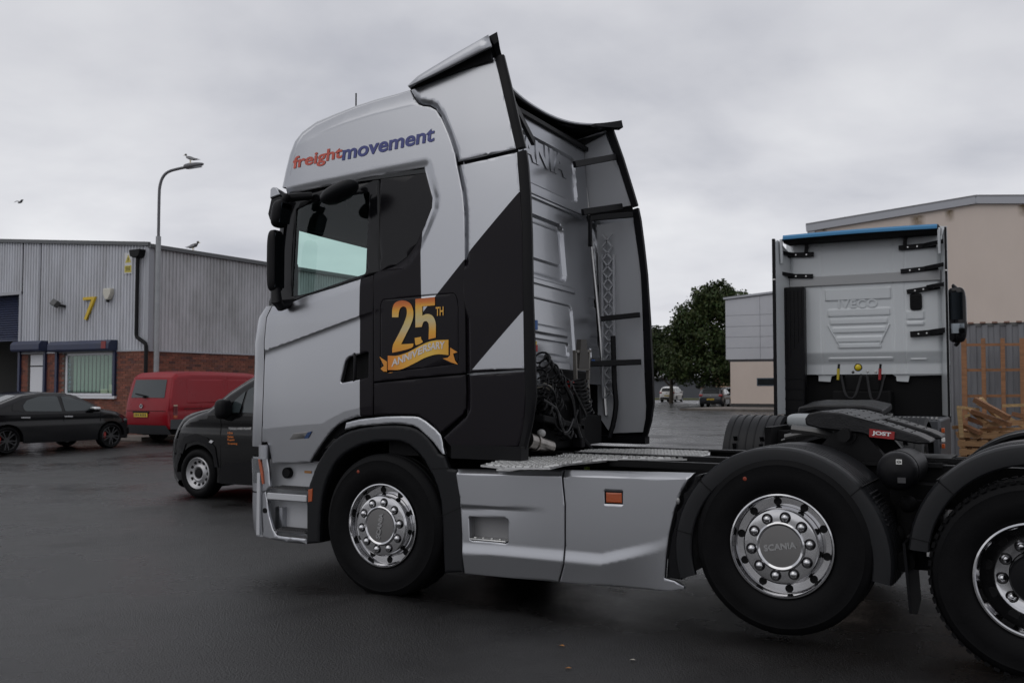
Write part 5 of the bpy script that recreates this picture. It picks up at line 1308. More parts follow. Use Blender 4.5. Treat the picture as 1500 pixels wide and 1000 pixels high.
mb = MB(); mb.prism([(-.012, .07), (.012, .07), (.016, .17), (-.016, .17)], lambda u, v: (u, -.015, v), lambda u, v: (u, -.011, v)); mb.box((0, -.013, .05), (.02, .004, .02)); mb.build('warning_mark', black_matt, tr)
mb = MB(); mb.box((0, -.01, -.17), (.29, .006, .20)); ty = mb.build('text_panel', yel, ws); mb = MB()
for z in (-.12, -.165, -.21): mb.box((0, -.0145, z), (.2, .003, .018))
mb.build('text_line', black_matt, ty)
al = thing('alarm_box', 'cream alarm bell box with dark base on the corrugated wall right of the yellow number', 'alarm box', (at_y(159, 430, BY-.1)[0], BY-.05, at_y(159, 430, BY)[2]))
mb = MB(); mb.prism([(-.17, .14), (.17, .14), (.17, -.02), (.06, -.20), (-.06, -.20), (-.17, -.02)], lambda u, v: (u, -.13, v), lambda u, v: (u, .02, v)); mb.build('bell_cover', mat('cream_plastic', (.55, .53, .46), .45), al, bevel=.02); mb = MB(); mb.cyl((0, -.07, -.27), (0, -.07, -.19), .05, n=12); mb.build('strobe', black_plastic, al)
flo = thing('floodlight', 'small dark floodlight on a bracket left of the yellow number', 'floodlight', (at_y(88, 448, BY-.1)[0], BY-.03, at_y(88, 448, BY)[2]))
mb = MB(); mb.box((-.06, -.20, .06), (.30, .16, .20), Matrix.Rotation(-.5, 3, 'X')@Matrix.Rotation(.35, 3, 'Y')); lh = mb.build('lamp_head', mat('lamp_grey', (.06, .06, .06), .5), flo, bevel=.015); mb = MB(); mb.box((-.06, -.255, .015), (.25, .02, .15), Matrix.Rotation(-.5, 3, 'X')@Matrix.Rotation(.35, 3, 'Y')); mb.build('lamp_glass', lens_clear, lh); mb = MB(); mb.beam((.18, 0, -.03), (.02, -.16, .0), .07, .07); mb.build('bracket', black_plastic, flo)

# ---- street lamp
LP = at_d(228.5, 560, 28.4); LZ = lambda py: 1.467+28.4*(567.3-py)/1434
lampt = thing('street_lamp', 'tall grey street lamp with a curved arm behind the red van', 'street lamp', (LP[0], LP[1], 0))
galv = mat('galvanised_pole', (.30, .31, .32), .5, .5, noise=(3, .15))
H0 = LZ(345); HT = LZ(262)
mb = MB(); mb.cyl((0, 0, 0), (0, 0, H0), .08, .075, 14); mb.build('pole_base', galv, lampt, 40)
ux, uy = .87, .49
pts = [(0, 0, H0), (0, 0, HT-.5)]+[(ux*d, uy*d, z) for d, z in ((.02, HT-.15), (.10, HT+.10), (.26, HT+.26), (.55, HT+.35), (.85, HT+.41))]
mb = MB(); mb.tube(smooth(pts, 4), .042, 10); mb.build('arm', mat('lamp_arm_dark', (.12, .12, .13), .5, .3), lampt, 50)
hd = (ux*1.0, uy*1.0, HT+.45); mb = MB()
R = Matrix.Rotation(math.atan2(uy, ux), 3, 'Z')@Matrix.Rotation(-.16, 3, 'Y')
V, Fq = blob((0, 0, 0), (.30, .12, .075), e=2.6); V = [R@Vector((x*(1 if x < 0 else 1), y*(1-.25*(x/.3)), z*(1-.3*x/.3))) for x, y, z in V]; mb.add([tuple(v+Vector(hd)) for v in V], Fq); mb.build('lantern', mat('lantern_grey', (.14, .14, .15), .45), lampt, 50)
mb = MB(); mb.box(Vector(hd)+R@Vector((.04, 0, -.065)), (.36, .15, .02), R); mb.build('lantern_glass', lens_clear, lampt)
def gull(loc, rz, label, flying=False, s=1.0, col=(.45, .45, .46)):
    g = thing('gull', label, 'bird', loc, rz, 'gulls about the grey unit')
    mb = MB(); V, Fq = blob((0, 0, .17 if not flying else 0), (.20*s, .075*s, .075*s), e=2.0); mb.add([(x, y, z+.25*x) for x, y, z in V], Fq); mb.sphere((.20*s, 0, (.27 if not flying else .06)), .05*s, 10, 8); mb.add([(-.18*s, .04*s, .13 if not flying else -.04), (-.18*s, -.04*s, .13 if not flying else -.04), (-.34*s, 0, .10 if not flying else -.06)], [(0, 1, 2), (2, 1, 0)]); mb.build('body', mat('gull_grey', col, .7), g, 60)
    mb = MB(); mb.cyl((.24*s, 0, .265 if not flying else .055), (.31*s, 0, .25 if not flying else .045), .015*s, .004, 8); mb.build('beak', mat('beak_yellow', (.5, .35, .05), .5), g)
    for sg in (-1, 1):
        mb = MB()
        if flying: mb.add([(.10, sg*.05, .02), (-.08, sg*.05, .02), (-.05, sg*.35, .16), (.08, sg*.35, .17), (-.10, sg*.66, .06)], [(0, 1, 2, 3), (3, 2, 4)])
        else: mb.add([(.10, sg*.07, .21), (-.30, sg*.05, .13), (-.06, sg*.085, .12), (.08, sg*.08, .15)], [(0, 1, 2, 3)])
        mb.build('wing', mat('wing_grey', (.22, .22, .23), .7), g, flip_fix=False)
        if not flying: mb = MB(); mb.cyl((0, sg*.03, 0), (0, sg*.03, .12), .008, n=6); mb.build('leg', mat('beak_yellow', (.5, .35, .05), .5), g)
    return g
gull((LP[0]+hd[0]-.10*ux, LP[1]+hd[1]-.10*uy, hd[2]+.045), radians(205), 'gull perched on top of the street lamp head', s=.7, col=(.14, .14, .14))
pg = at_x(287, 372, BX+.07); gull((BX-.05, pg[1], 5.66), radians(10), 'gull standing on the roof edge of the grey unit', s=.85)
pf_ = at_d(29, 297, 60); gull(tuple(pf_), radians(80), 'small gull flying high above the grey unit', flying=True, s=.6)

# ---- grey and beige offices far behind
off = thing('office_block', 'distant block with grey panelled upper storey over a beige ground floor', 'building')
OY = 61.5
mb = MB(); mb.span((-15.98, OY, .35), (-2, OY+14, 3.25)); mb.build('lower_wall', render_m, off)
mb = MB(); mb.span((-15.92, OY+.03, 0.05), (-2, OY+14, .35)); mb.build('plinth', mat('plinth_dark', (.035, .035, .035), .7), off)
mb = MB(); mb.span((-16.1, OY+.02, 3.25), (-2, OY+14, 3.40)); mb.build('storey_shadow_gap', mat('gap_dark', (.05, .05, .055), .7), off)
mb = MB(); mb.prism([(-16.25, 3.4), (-2, 3.4), (-2, 8.75), (-16.25, 7.62)], lambda u, v: (u, OY+.05, v), lambda u, v: (u, OY+14, v)); mb.build('upper_wall', mat('panel_backing', (.16, .165, .175), .6), off)
pm_ = weathered('panel_grey', (.46, .47, .50), (.42, .43, .46), (.4, .4, .3)); rows = [3.42, 4.22, 4.98, 5.72, 6.5]
for i in range(6):
    x0 = -16.28+2.44*i; x1 = x0+2.42
    for j in range(5):
        z0 = rows[j]; z1a = (rows[j+1]-.02) if j < 4 else 7.60+.079*(x0+16.25)-.02; z1b = (rows[j+1]-.02) if j < 4 else 7.60+.079*(x1+16.25)-.02
        mb = MB(); mb.prism([(x0, z0), (x1, z0), (x1, z1b), (x0, z1a)], lambda u, v: (u, OY-.03, v), lambda u, v: (u, OY+.05, v)); mb.build('cladding_panel', pm_, off)
mb = MB(); mb.beam((-16.4, OY+7, 7.70), (-2, OY+7, 8.84), 14.3, .14); mb.build('roof', trim_grey, off)
mb = MB(); mb.span((-14.12, OY-.02, 1.58), (-9, OY+.05, 2.12)); wf = mb.build('window_frame', mat('frame_blue', (.04, .07, .10), .5), off); mb = MB(); mb.span((-14.06, OY-.03, 1.64), (-9.05, OY+.0, 2.06)); mb.build('window_pane', glass_dark, wf)
# ---- tall beige warehouse
wh = thing('warehouse', 'large beige rendered warehouse with a shallow grey roof edge behind the parked white tractor', 'building')
WY = 36.5
eL = at_y(1194, 333, WY); rd = at_y(1430, 297, WY); k_ = (rd[2]-eL[2])/(rd[0]-eL[0]); xr = 2*rd[0]-eL[0]
mb = MB(); mb.prism([(eL[0], 0), (xr, 0), (xr, eL[2]), (rd[0], rd[2]), (eL[0], eL[2])], lambda u, v: (u, WY, v), lambda u, v: (u, WY+40, v)); mb.build('wall', render_m, wh)
for a, b in (((eL[0]-.35, eL[2]-.02), (rd[0], rd[2]+.10)), ((xr+.3, eL[2]-.02), (rd[0], rd[2]+.10))):
    mb = MB(); mb.beam((a[0], WY-.06, a[1]+.0), (b[0], WY-.06, b[1]), .16, .30); mb.build('verge_trim', trim_grey, wh)
    mb = MB(); mb.beam((a[0], WY+20, a[1]+.16), (b[0], WY+20, b[1]+.16), 40.3, .06); mb.build('roof', roofing, wh)
mb = MB(); mb.span((eL[0]-.30, WY-.1, eL[2]-.35), (eL[0], WY+40, eL[2]+.15)); mb.build('gutter', trim_grey, wh)
st_m = mat('rust_stain', (.20, .15, .08), .8)
def stain(par, x, z, w, h, y, m):
    """a soft-edged stain on the render: alpha fades out with noise"""
    mb = MB(); mb.add([(x-w/2, y, z-h), (x+w/2, y, z-h), (x+w/2, y, z), (x-w/2, y, z)], [(0, 1, 2, 3)]); return mb.build('stain', m, par, flip_fix=False)
def stain_mat():
    m = bpy.data.materials.new('rust_run'); m.use_nodes = True; nt = m.node_tree; N = nt.nodes; L = nt.links; b = N['Principled BSDF']; b.inputs['Base Color'].default_value = (.20, .14, .07, 1); b.inputs['Roughness'].default_value = .8
    tc = N.new('ShaderNodeTexCoord'); sp = N.new('ShaderNodeSeparateXYZ'); L.new(tc.outputs['Generated'], sp.inputs[0])
    def M(op, a, c):
        n = N.new('ShaderNodeMath'); n.operation = op; n.use_clamp = True
        for i, v in enumerate((a, c)):
            if isinstance(v, (int, float)): n.inputs[i].default_value = v
            else: L.new(v, n.inputs[i])
        return n.outputs[0]
    nz = N.new('ShaderNodeTexNoise'); nz.inputs['Scale'].default_value = 5; L.new(tc.outputs['Object'], nz.inputs['Vector'])
    cx = M('SUBTRACT', 1.0, M('MULTIPLY', N_abs(N, L, sp.outputs[0]), 2.0)); a = M('MULTIPLY', M('MULTIPLY', cx, sp.outputs[2]), nz.outputs[0]); a = M('MULTIPLY', a, 1.6)
    L.new(a, b.inputs['Alpha']); return m
def N_abs(N, L, s):
    n = N.new('ShaderNodeMath'); n.operation = 'SUBTRACT'; L.new(s, n.inputs[0]); n.inputs[1].default_value = .5
    k = N.new('ShaderNodeMath'); k.operation = 'ABSOLUTE'; L.new(n.outputs[0], k.inputs[0]); return k.outputs[0]
rust = stain_mat()
for px, py, w, h in ((1344, 316, .65, 1.0), (1207, 334, .3, .3), (1391, 308, .4, .5), (1498, 300, .4, .5)):
    p = at_y(px, py, WY); stain(wh, p[0], p[2], w, h, WY-.012, rust)
# ---- far dark shed, brick wall and verge under the trees
sh = thing('storage_shed', 'low dark grey shed beyond the trees', 'building'); mb = MB(); mb.span((-70, 118, 0), (-30, 126, 2.6)); mb.build('wall', mat('shed_dark', (.07, .075, .085), .7), sh); mb = MB(); mb.span((-70.3, 117.6, 2.6), (-29.7, 126.3, 2.8)); mb.build('roof', roofing, sh)
bw = thing('brick_wall', 'low reddish brick wall with pale pier beyond the dark hatchback', 'wall'); mb = MB(); mb.span((-35, 112, 0), (-12, 112.4, 1.5)); mb.build('wall', mat('far_brick', (.15, .075, .05), .9, noise=(2, .3)), bw); mb = MB(); mb.span((-33.5, 111.9, 0), (-31.0, 112.5, 3.2)); mb.build('pier', mat('far_brick_pale', (.30, .19, .13), .9), bw)
gr_ = MB(); gr_.span((-60, 104, 0), (-10, 112, .14)); tag(gr_.build('grass_verge', mat('verge_grass', (.06, .065, .018), .9, noise=(1.5, .5)), None), kind='structure')
pv = MB(); P = [at_z(1021, 603, .1), at_z(1160, 603.5, .1)]
pv.prism([(-16.9, 54.2), (2, 54.2), (2, 62), (-16.4, 62), (-17.2, 58)], lambda u, v: (u, v, 0), lambda u, v: (u, v, .12)); tag(pv.build('pavement', mat('paving', (.16, .14, .125), .7, noise=(1.2, .2)), None), kind='structure')
kb_ = MB(); kb_.beam((-17.05, 54.12, .065), (2, 54.12, .065), .15, .14); tag(kb_.build('kerb', mat('kerb_stone', (.13, .115, .10), .8, noise=(2, .3)), None), kind='structure')
pv = MB(); pv.prism([(-42, 12.9), (-17.9, 12.9), (-17.9, 46), (-18.9, 46), (-18.9, 13.9), (-42, 13.9)], lambda u, v: (u, v, 0), lambda u, v: (u, v, .10)); tag(pv.build('footway', mat('paving', (.16, .14, .125), .7), None), kind='structure')
# ---- grey corrugated fence, timber frame, pallets and boards
fn_ = thing('sheet_fence', 'grey corrugated metal fence behind the timber frame', 'fence')
FYp = 16.5
corrugated('fence_sheet', (1.0, FYp), (9, FYp), 0, lambda s: 2.74, weathered('fence_grey', (.20, .205, .22), (.10, .10, .11), (2.2, 2.2, .3)), fn_, pitch=.22, depth=.03)
mb = MB(); mb.span((1.0, FYp-.02, 2.72), (9, FYp+.08, 2.78)); mb.build('fence_capping', mat('cap_dark', (.10, .10, .10), .6), fn_); mb = MB()
for x in np.arange(1.1, 9, .22): mb.box((x, FYp-.02, 2.79), (.10, .12, .03))
tag(mb.build('capping_bolt', mat('rusty_cap', (.22, .13, .10), .7), fn_), kind='stuff')
def wood(name, col, s=3):
    m = bpy.data.materials.new(name); m.use_nodes = True; nt = m.node_tree; N = nt.nodes; L = nt.links; b = N['Principled BSDF']; b.inputs['Roughness'].default_value = .7
    tc = N.new('ShaderNodeTexCoord'); mp = N.new('ShaderNodeMapping'); mp.inputs['Scale'].default_value = (s, s*8, s*8); L.new(tc.outputs['Object'], mp.inputs[0]); n = N.new('ShaderNodeTexNoise'); n.inputs['Scale'].default_value = 1.5; n.inputs['Detail'].default_value = 6; L.new(mp.outputs[0], n.inputs['Vector'])
    r = N.new('ShaderNodeValToRGB'); L.new(n.outputs[0], r.inputs[0]); e = r.color_ramp.elements; e[0].position = .3; e[1].position = .72
    e[0].color = (*[c*.55 for c in col], 1); e[1].color = (*col, 1); L.new(r.outputs[0], b.inputs['Base Color']); return m
wood_d, wood_m, wood_l = wood('stained_timber', (.32, .150, .068)), wood('pallet_timber', (.50, .285, .135)), wood('fresh_timber', (.66, .45, .22))
FR = 15.9
tf = thing('timber_lattice', 'tall brown timber lattice leaning on the grey corrugated fence', 'timber frame', (0, 0, 0))
def pxy(px, py, y): p = at_y(px, py, y); return p
for i, px in enumerate((1412, 1440.5, 1469, 1498, 1530)):
    a = pxy(px+2, 640, FR); b = pxy(px-1, 495+1.0*(i == 0), FR); w_ = .098 if i in (0, 3) else .078
    mb = MB(); mb.beam((a[0], FR, .0), (b[0], FR+.12, b[2]), w_, .05, up=(0, 1, 0)); mb.build('post', wood_d, tf)
for py in (505, 542, 580):
    a = pxy(1410, py, FR+.1); b = pxy(1540, py-1, FR+.1); mb = MB(); mb.beam((a[0], FR+.11, a[2]), (b[0], FR+.11, b[2]), .03, .055); mb.build('rail', wood_d, tf)
PY = 13.2
def pallet(x, y, z, rz, label):
    t = thing('pallet', label, 'pallet', (x, y, z), rz, 'wooden pallets by the metal fence')
    for yy in (-.45, 0, .45): mb = MB(); mb.box((0, yy, .07), (1.2, .10, .09)); mb.build('bearer', wood_m, t)
    for k in range(7): mb = MB(); mb.box((-.53+k*.177, 0, .125), (.10, 1.0, .02)); mb.build('deck_board', wood_m, t)
    for k in (-1, 0, 1): mb = MB(); mb.box((k*.53, 0, .012), (.10, 1.0, .02)); mb.build('base_board', wood_m, t)
    return t
for k, (lab, rz) in enumerate((('wooden pallet at the bottom of the stack under the loose boards', .03), ('wooden pallet second from the ground in the stack', -.04), ('wooden pallet third from the ground in the stack', .05), ('wooden pallet fourth from the ground in the stack', .0), ('wooden pallet directly under the loose boards', -.03))): pallet(3.25, PY+.2, .145*k, rz, lab)
pt = pallet(2.46, 13.9, 0, .2, 'weathered pallet lying left of the stack below the crate end')
B_ = [((1405, 597), (1409, 640), .07, 'l', 'pale upright board at the left end of the pile'), ((1404, 596), (1432, 600), .05, 'l', 'pale level board at the left end of the pile'),
      ((1428, 585), (1478, 612), .085, 'd', 'brown board lying on top of the pile and sloping right'), ((1436, 583), (1470, 622), .05, 'l', 'pale board crossing the top of the pile'),
      ((1424, 602), (1480, 622), .07, 'd', 'brown board in the middle of the pile'), ((1416, 612), (1462, 628), .07, 'd', 'dark board low in the left half of the pile'),
      ((1410, 622), (1436, 634), .06, 'd', 'short dark board at the lower left of the pile'), ((1432, 590), (1500, 624), .06, 'l', 'long pale board running down to the right'),
      ((1470, 594), (1530, 592), .05, 'l', 'pale level board behind the right of the pile'), ((1440, 622), (1530, 616), .085, 'm', 'thick board along the front of the pile'),
      ((1436, 629), (1530, 627), .05, 'm', 'lowest front board of the pile'), ((1484, 606), (1530, 618), .07, 'd', 'brown board at the right end of the pile'),
      ((1420, 600), (1447, 620), .05, 'm', 'short offcut with its sawn end showing at left'), ((1413, 610), (1421, 607), .05, 'l', 'small pale block end sticking out of the pile'),
      ((1395, 626), (1418, 624), .06, 'm', 'short board resting below the left end of the pile'), ((1400, 634), (1414, 634), .05, 'm', 'short stub beneath the left end of the pile')]
for k, (a, b, w_, c, lab) in enumerate(B_):
    dep = PY-.25+.035*((k*5) % 9); p = at_y(*a, dep); q = at_y(*b, dep+.25*(1 if k % 2 else -1)*(abs(a[0]-b[0]) > 25)); p, q = Vector(p), Vector(q); cen = (p+q)/2
    mb = MB(); mb.beam(p-cen, q-cen, .10, w_); o = mb.build('timber_board', {'l': wood_l, 'd': wood_d, 'm': wood_m}[c], None, loc=None); o.location = cen; tag(o, lab, 'board', 'loose boards piled on the pallets')
# ---- trees
def tree(name, label, loc, H, Rr, n, col, seed, lobes, trunk_r=.22, leaf=.30):
    t = thing(name, label, 'tree', loc, 0, 'trees beyond the far road'); rg = np.random.default_rng(seed)
    mb = MB(); mb.tube([(0, 0, 0), (.05, 0, H*.2), (.0, .1, H*.45), (.1, .0, H*.7)], [trunk_r, trunk_r*.8, trunk_r*.6, trunk_r*.2], 9)
    for k in range(7):
        a = 2*pi*k/7+rg.uniform(-.3, .3); z = H*rg.uniform(.22, .5); mb.tube([(0, 0, z), (Rr*.3*cos(a), Rr*.3*sin(a), z+H*.12), (Rr*.65*cos(a), Rr*.65*sin(a), z+H*.22)], [trunk_r*.45, trunk_r*.3, trunk_r*.1], 6)
    mb.build('trunk', mat('bark', (.045, .035, .025), .9, noise=(5, .4)), t, 60)
    P = []; N_ = []
    tot = sum(l[3]**2 for l in lobes)
    for (lx, ly, lz, lr) in lobes:
        m = int(n*lr*lr/tot); 
        d = rg.normal(size=(m, 3)); d /= np.linalg.norm(d, axis=1)[:, None]
        # clumps: pull leaves towards random twig centres near the lobe's surface
        nc = max(8, m//40); cd = rg.normal(size=(nc, 3)); cd /= np.linalg.norm(cd, axis=1)[:, None]; cr = lr*(.35+.68*rg.random(nc)**.6)
        idx = rg.integers(0, nc, m); c = cd[idx]*cr[idx][:, None]
        p = c+rg.normal(size=(m, 3))*lr*.15; p[:, 2] *= .85
        P.append(p+[lx, ly, lz]); N_.append(cd[idx]+rg.normal(size=(m, 3))*.7)
    P = np.vstack(P); N_ = np.vstack(N_); N_ /= np.linalg.norm(N_, axis=1)[:, None]; ok = P[:, 2] > H*.16; P, N_ = P[ok], N_[ok]
    a = np.cross(N_, rg.normal(size=P.shape)); a /= np.linalg.norm(a, axis=1)[:, None]; b = np.cross(N_, a); s = leaf*(.5+1.1*rg.random(len(P))**1.5)[:, None]
    V = np.stack([P-a*s*.5, P-b*s*.32+N_*s*.06, P+a*s*.5, P+b*s*.32+N_*s*.06], 1).reshape(-1, 3)
    me = bpy.data.meshes.new('crown'); me.from_pydata([tuple(map(float, v)) for v in V], [], [(4*i, 4*i+1, 4*i+2, 4*i+3) for i in range(len(P))]); me.update()
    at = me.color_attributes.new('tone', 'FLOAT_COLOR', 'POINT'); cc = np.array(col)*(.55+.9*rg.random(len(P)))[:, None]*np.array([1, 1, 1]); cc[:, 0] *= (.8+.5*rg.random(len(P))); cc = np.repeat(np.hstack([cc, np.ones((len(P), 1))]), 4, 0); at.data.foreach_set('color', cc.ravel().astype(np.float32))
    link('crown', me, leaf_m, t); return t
def leaf_mat():
    m = bpy.data.materials.new('leaves'); m.use_nodes = True; nt = m.node_tree; b = nt.nodes['Principled BSDF']; b.inputs['Roughness'].default_value = .6; b.inputs['Specular IOR Level'].default_value = .25
    a = nt.nodes.new('ShaderNodeAttribute'); a.attribute_name = 'tone'; nt.links.new(a.outputs['Color'], b.inputs['Base Color']); return m
leaf_m = leaf_mat()
TY = 78.0
def tp_(px, py): p = at_y(px, py, TY); return p[0], p[2]
bx, _ = tp_(1045, 575)
big = []
for px, py, r in ((1050, 445, 1.9), (1022, 470, 1.8), (1078, 450, 1.7), (1000, 500, 1.7), (1040, 495, 2.2), (1075, 500, 2.2), (985, 530, 1.4), (1015, 535, 1.9), (1055, 540, 1.9), (1100, 520, 2.0), (1030, 432, 1.2), (1058, 428, 1.2), (988, 490, 1.3), (1006, 478, 1.4), (976, 512, 1.3), (1040, 450, 1.5)):
    x, z = tp_(px, py); big.append((x-bx, random.Random(px).uniform(-1.2, 1.2), z, r))
tree('broadleaf_tree', 'large dark green broadleaf tree beside the grey panelled block', (bx, TY, 0), 10.0, 4, 42000, (.031, .048, .013), 11, big, leaf=.25)
b2, _ = tp_(966, 575); sm = []
for px, py, r in ((968, 505, 1.3), (955, 520, 1.6), (975, 535, 1.4), (945, 500, 1.6), (930, 530, 1.8)):
    x, z = tp_(px, py); sm.append((x-b2, random.Random(px).uniform(-1, 1), z, r))
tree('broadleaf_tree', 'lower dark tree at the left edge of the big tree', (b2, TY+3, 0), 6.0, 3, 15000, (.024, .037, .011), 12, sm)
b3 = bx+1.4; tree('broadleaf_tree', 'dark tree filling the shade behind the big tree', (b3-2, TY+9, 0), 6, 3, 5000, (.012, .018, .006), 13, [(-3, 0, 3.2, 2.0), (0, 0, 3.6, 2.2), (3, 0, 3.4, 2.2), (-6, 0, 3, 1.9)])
# =================================================================== OTHER VEHICLES
def car_wheel(R, rimr, w=.21, style='spoke', n=10):
    wh_ = thing('wheel', None, None)
    MB().lathe([(rimr, .01), (rimr+.015, -.008), ((R+rimr)/2, -.016), (R-.02, -.004), (R, .025), (R, w-.045), (R-.02, w-.01), (rimr, w-.02), (rimr-.02, w-.05), (rimr-.02, .03)], (0, 0, 0), 'y', 40, closed=True).build('tyre', rubber, wh_, 40)
    if style == 'spoke':
        mb = MB().lathe([(rimr, .006), (rimr-.012, -.004), (rimr-.022, .01), (rimr-.022, .09)], (0, 0, 0), 'y', 32); mb.lathe([(.07, .02), (.06, .0), (.0005, .0)], (0, 0, 0), 'y', 20)
        for k in range(n):
            a = 2*pi*k/n+(.10 if k % 2 else -.10); mb.beam((.05*cos(a), .012, .05*sin(a)), ((rimr-.015)*cos(a), .008, (rimr-.015)*sin(a)), .026, .024, up=(0, 1, 0))
        mb.build('rim', mat('dark_alloy', (.05, .05, .052), .35, .7), wh_, 30)
        MB().lathe([(rimr-.03, .10), (.05, .09)], (0, 0, 0), 'y', 24).build('brake_disc', mat('disc_iron', (.03, .03, .03), .5, .8), wh_); mb = MB(); mb.box((-rimr*.62, .06, .02), (.07, .06, .16)); mb.build('brake_caliper', mat('caliper_red', (.30, .015, .01), .4), wh_, bevel=.01)
    else:
        MB().lathe([(rimr, .006), (rimr-.012, -.006), (rimr-.028, .012), (rimr-.045, .03), (rimr*.62, .045), (rimr*.50, .02), (rimr*.44, .012), (rimr*.36, .02), (rimr*.30, .05), (.0005, .052)], (0, 0, 0), 'y', 40).build('rim', mat('silver_wheel', (.42, .42, .43), .4, .5), wh_, 30)
        MB().lathe([(rimr*.31, .03), (rimr*.26, .012), (.0005, .010)], (0, 0, 0), 'y', 24).build('hub_cap', black_plastic, wh_)
        h0 = None
        for k in range(12):
            a = 2*pi*k/12
            if h0 is None: h0 = MB().lathe([(.024, .006), (.022, -.006), (.0005, -.005)], (0, 0, 0), 'y', 12).build('vent_hole', black_matt, wh_); o = h0
            else: o = h0.copy(); COL.objects.link(o); o.parent = wh_
            o.location = (rimr*.73*cos(a), .036, rimr*.73*sin(a))
    return wh_
def car(name, label, cat, loc, rz, top, zb, wheels, R, rimr, W, m, zbelt, lean=.30, archR=None, style='spoke', nose=.22, tail=.16, B=None, ext=1.9, bulge=.05, fine=.06, group=None):
    """top: outline (x, z) from the bottom of the nose over the roof to the bottom of the tail"""
    t = thing(name, label, cat, loc, rz, group); archR = archR or R+.06
    x0, x1 = top[-1][0], top[0][0]; xm = (x0+x1)/2; hl = (x1-x0)/2
    def Yc(x, z):
        x = np.asarray(x, float); z = np.asarray(z, float); y = -W/2+0*x
        u = (x-xm)/hl; y = y+np.where(u > 0, nose, tail)*np.abs(u)**5
        y = y+lean*np.maximum(0, z-zbelt)**1.15+bulge*np.maximum(0, zbelt-.30-z)**1.2
        y = y+.022*np.exp(-((z-zbelt+.16)/.05)**2)*.5
        zt = np.interp(x, tx, tz); d = np.clip((z-(zt-.09))/.09, 0, 1); y = y+.05*d**2
        return y
    tp = sorted(top[1:-1]); tx = np.array([p[0] for p in tp]); tz = np.array([p[1] for p in tp])
    bottom = [top[-1]]
    for wx in sorted(wheels):
        a0 = math.asin(max(-1, min(1, (zb-R)/archR))); 
        for k in range(15):
            a = (pi-a0)+(a0-(pi-a0))*k/14; bottom.append((wx+archR*cos(a), max(zb, R+archR*sin(a))))
    poly = list(top)+bottom
    skin('body_side', poly, Yc, m, t, .015, 0, fine, yc=0, ang=30); skin('body_side', poly, Yc, m, t, .015, 0, fine, yc=0, mirror=True, ang=30)
    t3 = [(x, float(Yc(np.array([x]), np.array([z]))[0]), z) for x, z in top]; nn = outline_normals(top); 
    if nn[len(nn)//2][1] < 0: nn = -nn
    B = B or [.05]*len(top)
    body = strip('body', t3, nn, B, m, t, 0, 18, ex=2.6, ang=28)
    mb = MB(); mb.span((x0+.15, -W/2+.12, zb+.03), (x1-.15, W/2-.12, zb+.42)); mb.build('underbody', black_matt, t)
    for wx in wheels:
        mb = MB()
        for sg in (-1, 1):
            n0 = len(mb.v); 
            for k in range(13):
                a = pi*k/12; mb.v += [(wx+archR*cos(a), sg*(W/2-.03), R+archR*sin(a)), (wx+archR*cos(a), sg*(W/2-.30), R+archR*sin(a))]
            mb.f += [(n0+2*k, n0+2*k+1, n0+2*k+3, n0+2*k+2) for k in range(12)]
        mb.build('wheel_arch', black_matt, t, flip_fix=False)
    w0 = None
    for wx in wheels:
        for sg in (-1, 1):
            if w0 is None: w0 = car_wheel(R, rimr, style=style); w0.parent = t; w = w0
            else: w = copy_tree(w0, t)
            w.location = (wx, sg*(W/2-.03), R); w.rotation_euler = (0, 0, 0 if sg < 0 else pi)
    def panel(nm, pts, mm, off=-.006, r=.03, sides=(0, 1), thick=.0, edge=0, par=None, step=.1):
        o = None
        for s in sides: 
            q = skin(nm, rounded(pts, r) if r else pts, lambda x, z: Yc(x, z), mm, par or t, thick, edge, step, off=off, yc=0, mirror=bool(s)); o = o or q
        return o
    def wrapglass(nm, i0, i1, f0, f1, mm, smax=.82, off=.008, n=6):
        pts = []; 
        for k in range(n+1):
            u = i0+f0+(i1+f1-i0-f0)*k/n; i = min(int(u), len(t3)-2); f = u-i; a, b = np.array(t3[i]), np.array(t3[i+1]); pts.append((tuple(a+(b-a)*f), nn[i]*(1-f)+nn[i+1]*f, B[i]*(1-f)+B[i+1]*f))
        return strip(nm, [p[0] for p in pts], [p[1]/np.linalg.norm(p[1]) for p in pts], [p[2] for p in pts], mm, t, 0, 14, ex=2.6, smax=smax, off=off, ang=50)
    return t, Yc, panel, wrapglass, t3, nn
yel_plate = mat('plate_yellow', (.55, .38, .03), .45)
def plate(par, c, rz, tilt=0, front=False):
    mb = MB(); R_ = Matrix.Rotation(rz, 3, 'Z')@Matrix.Rotation(tilt, 3, 'Y'); mb.box(c, (.012, .52, .112), R_); o = mb.build('number_plate', yel_plate, par); mb = MB()
    for k in range(7): mb.box(Vector(c)+R_@Vector((-.0075, -.19+k*.063+(.02 if k > 3 else 0), 0)), (.002, .034, .06), R_)
    tag(mb.build('plate_character', mat('plate_black', (.03, .025, .01), .5), o), kind='stuff')
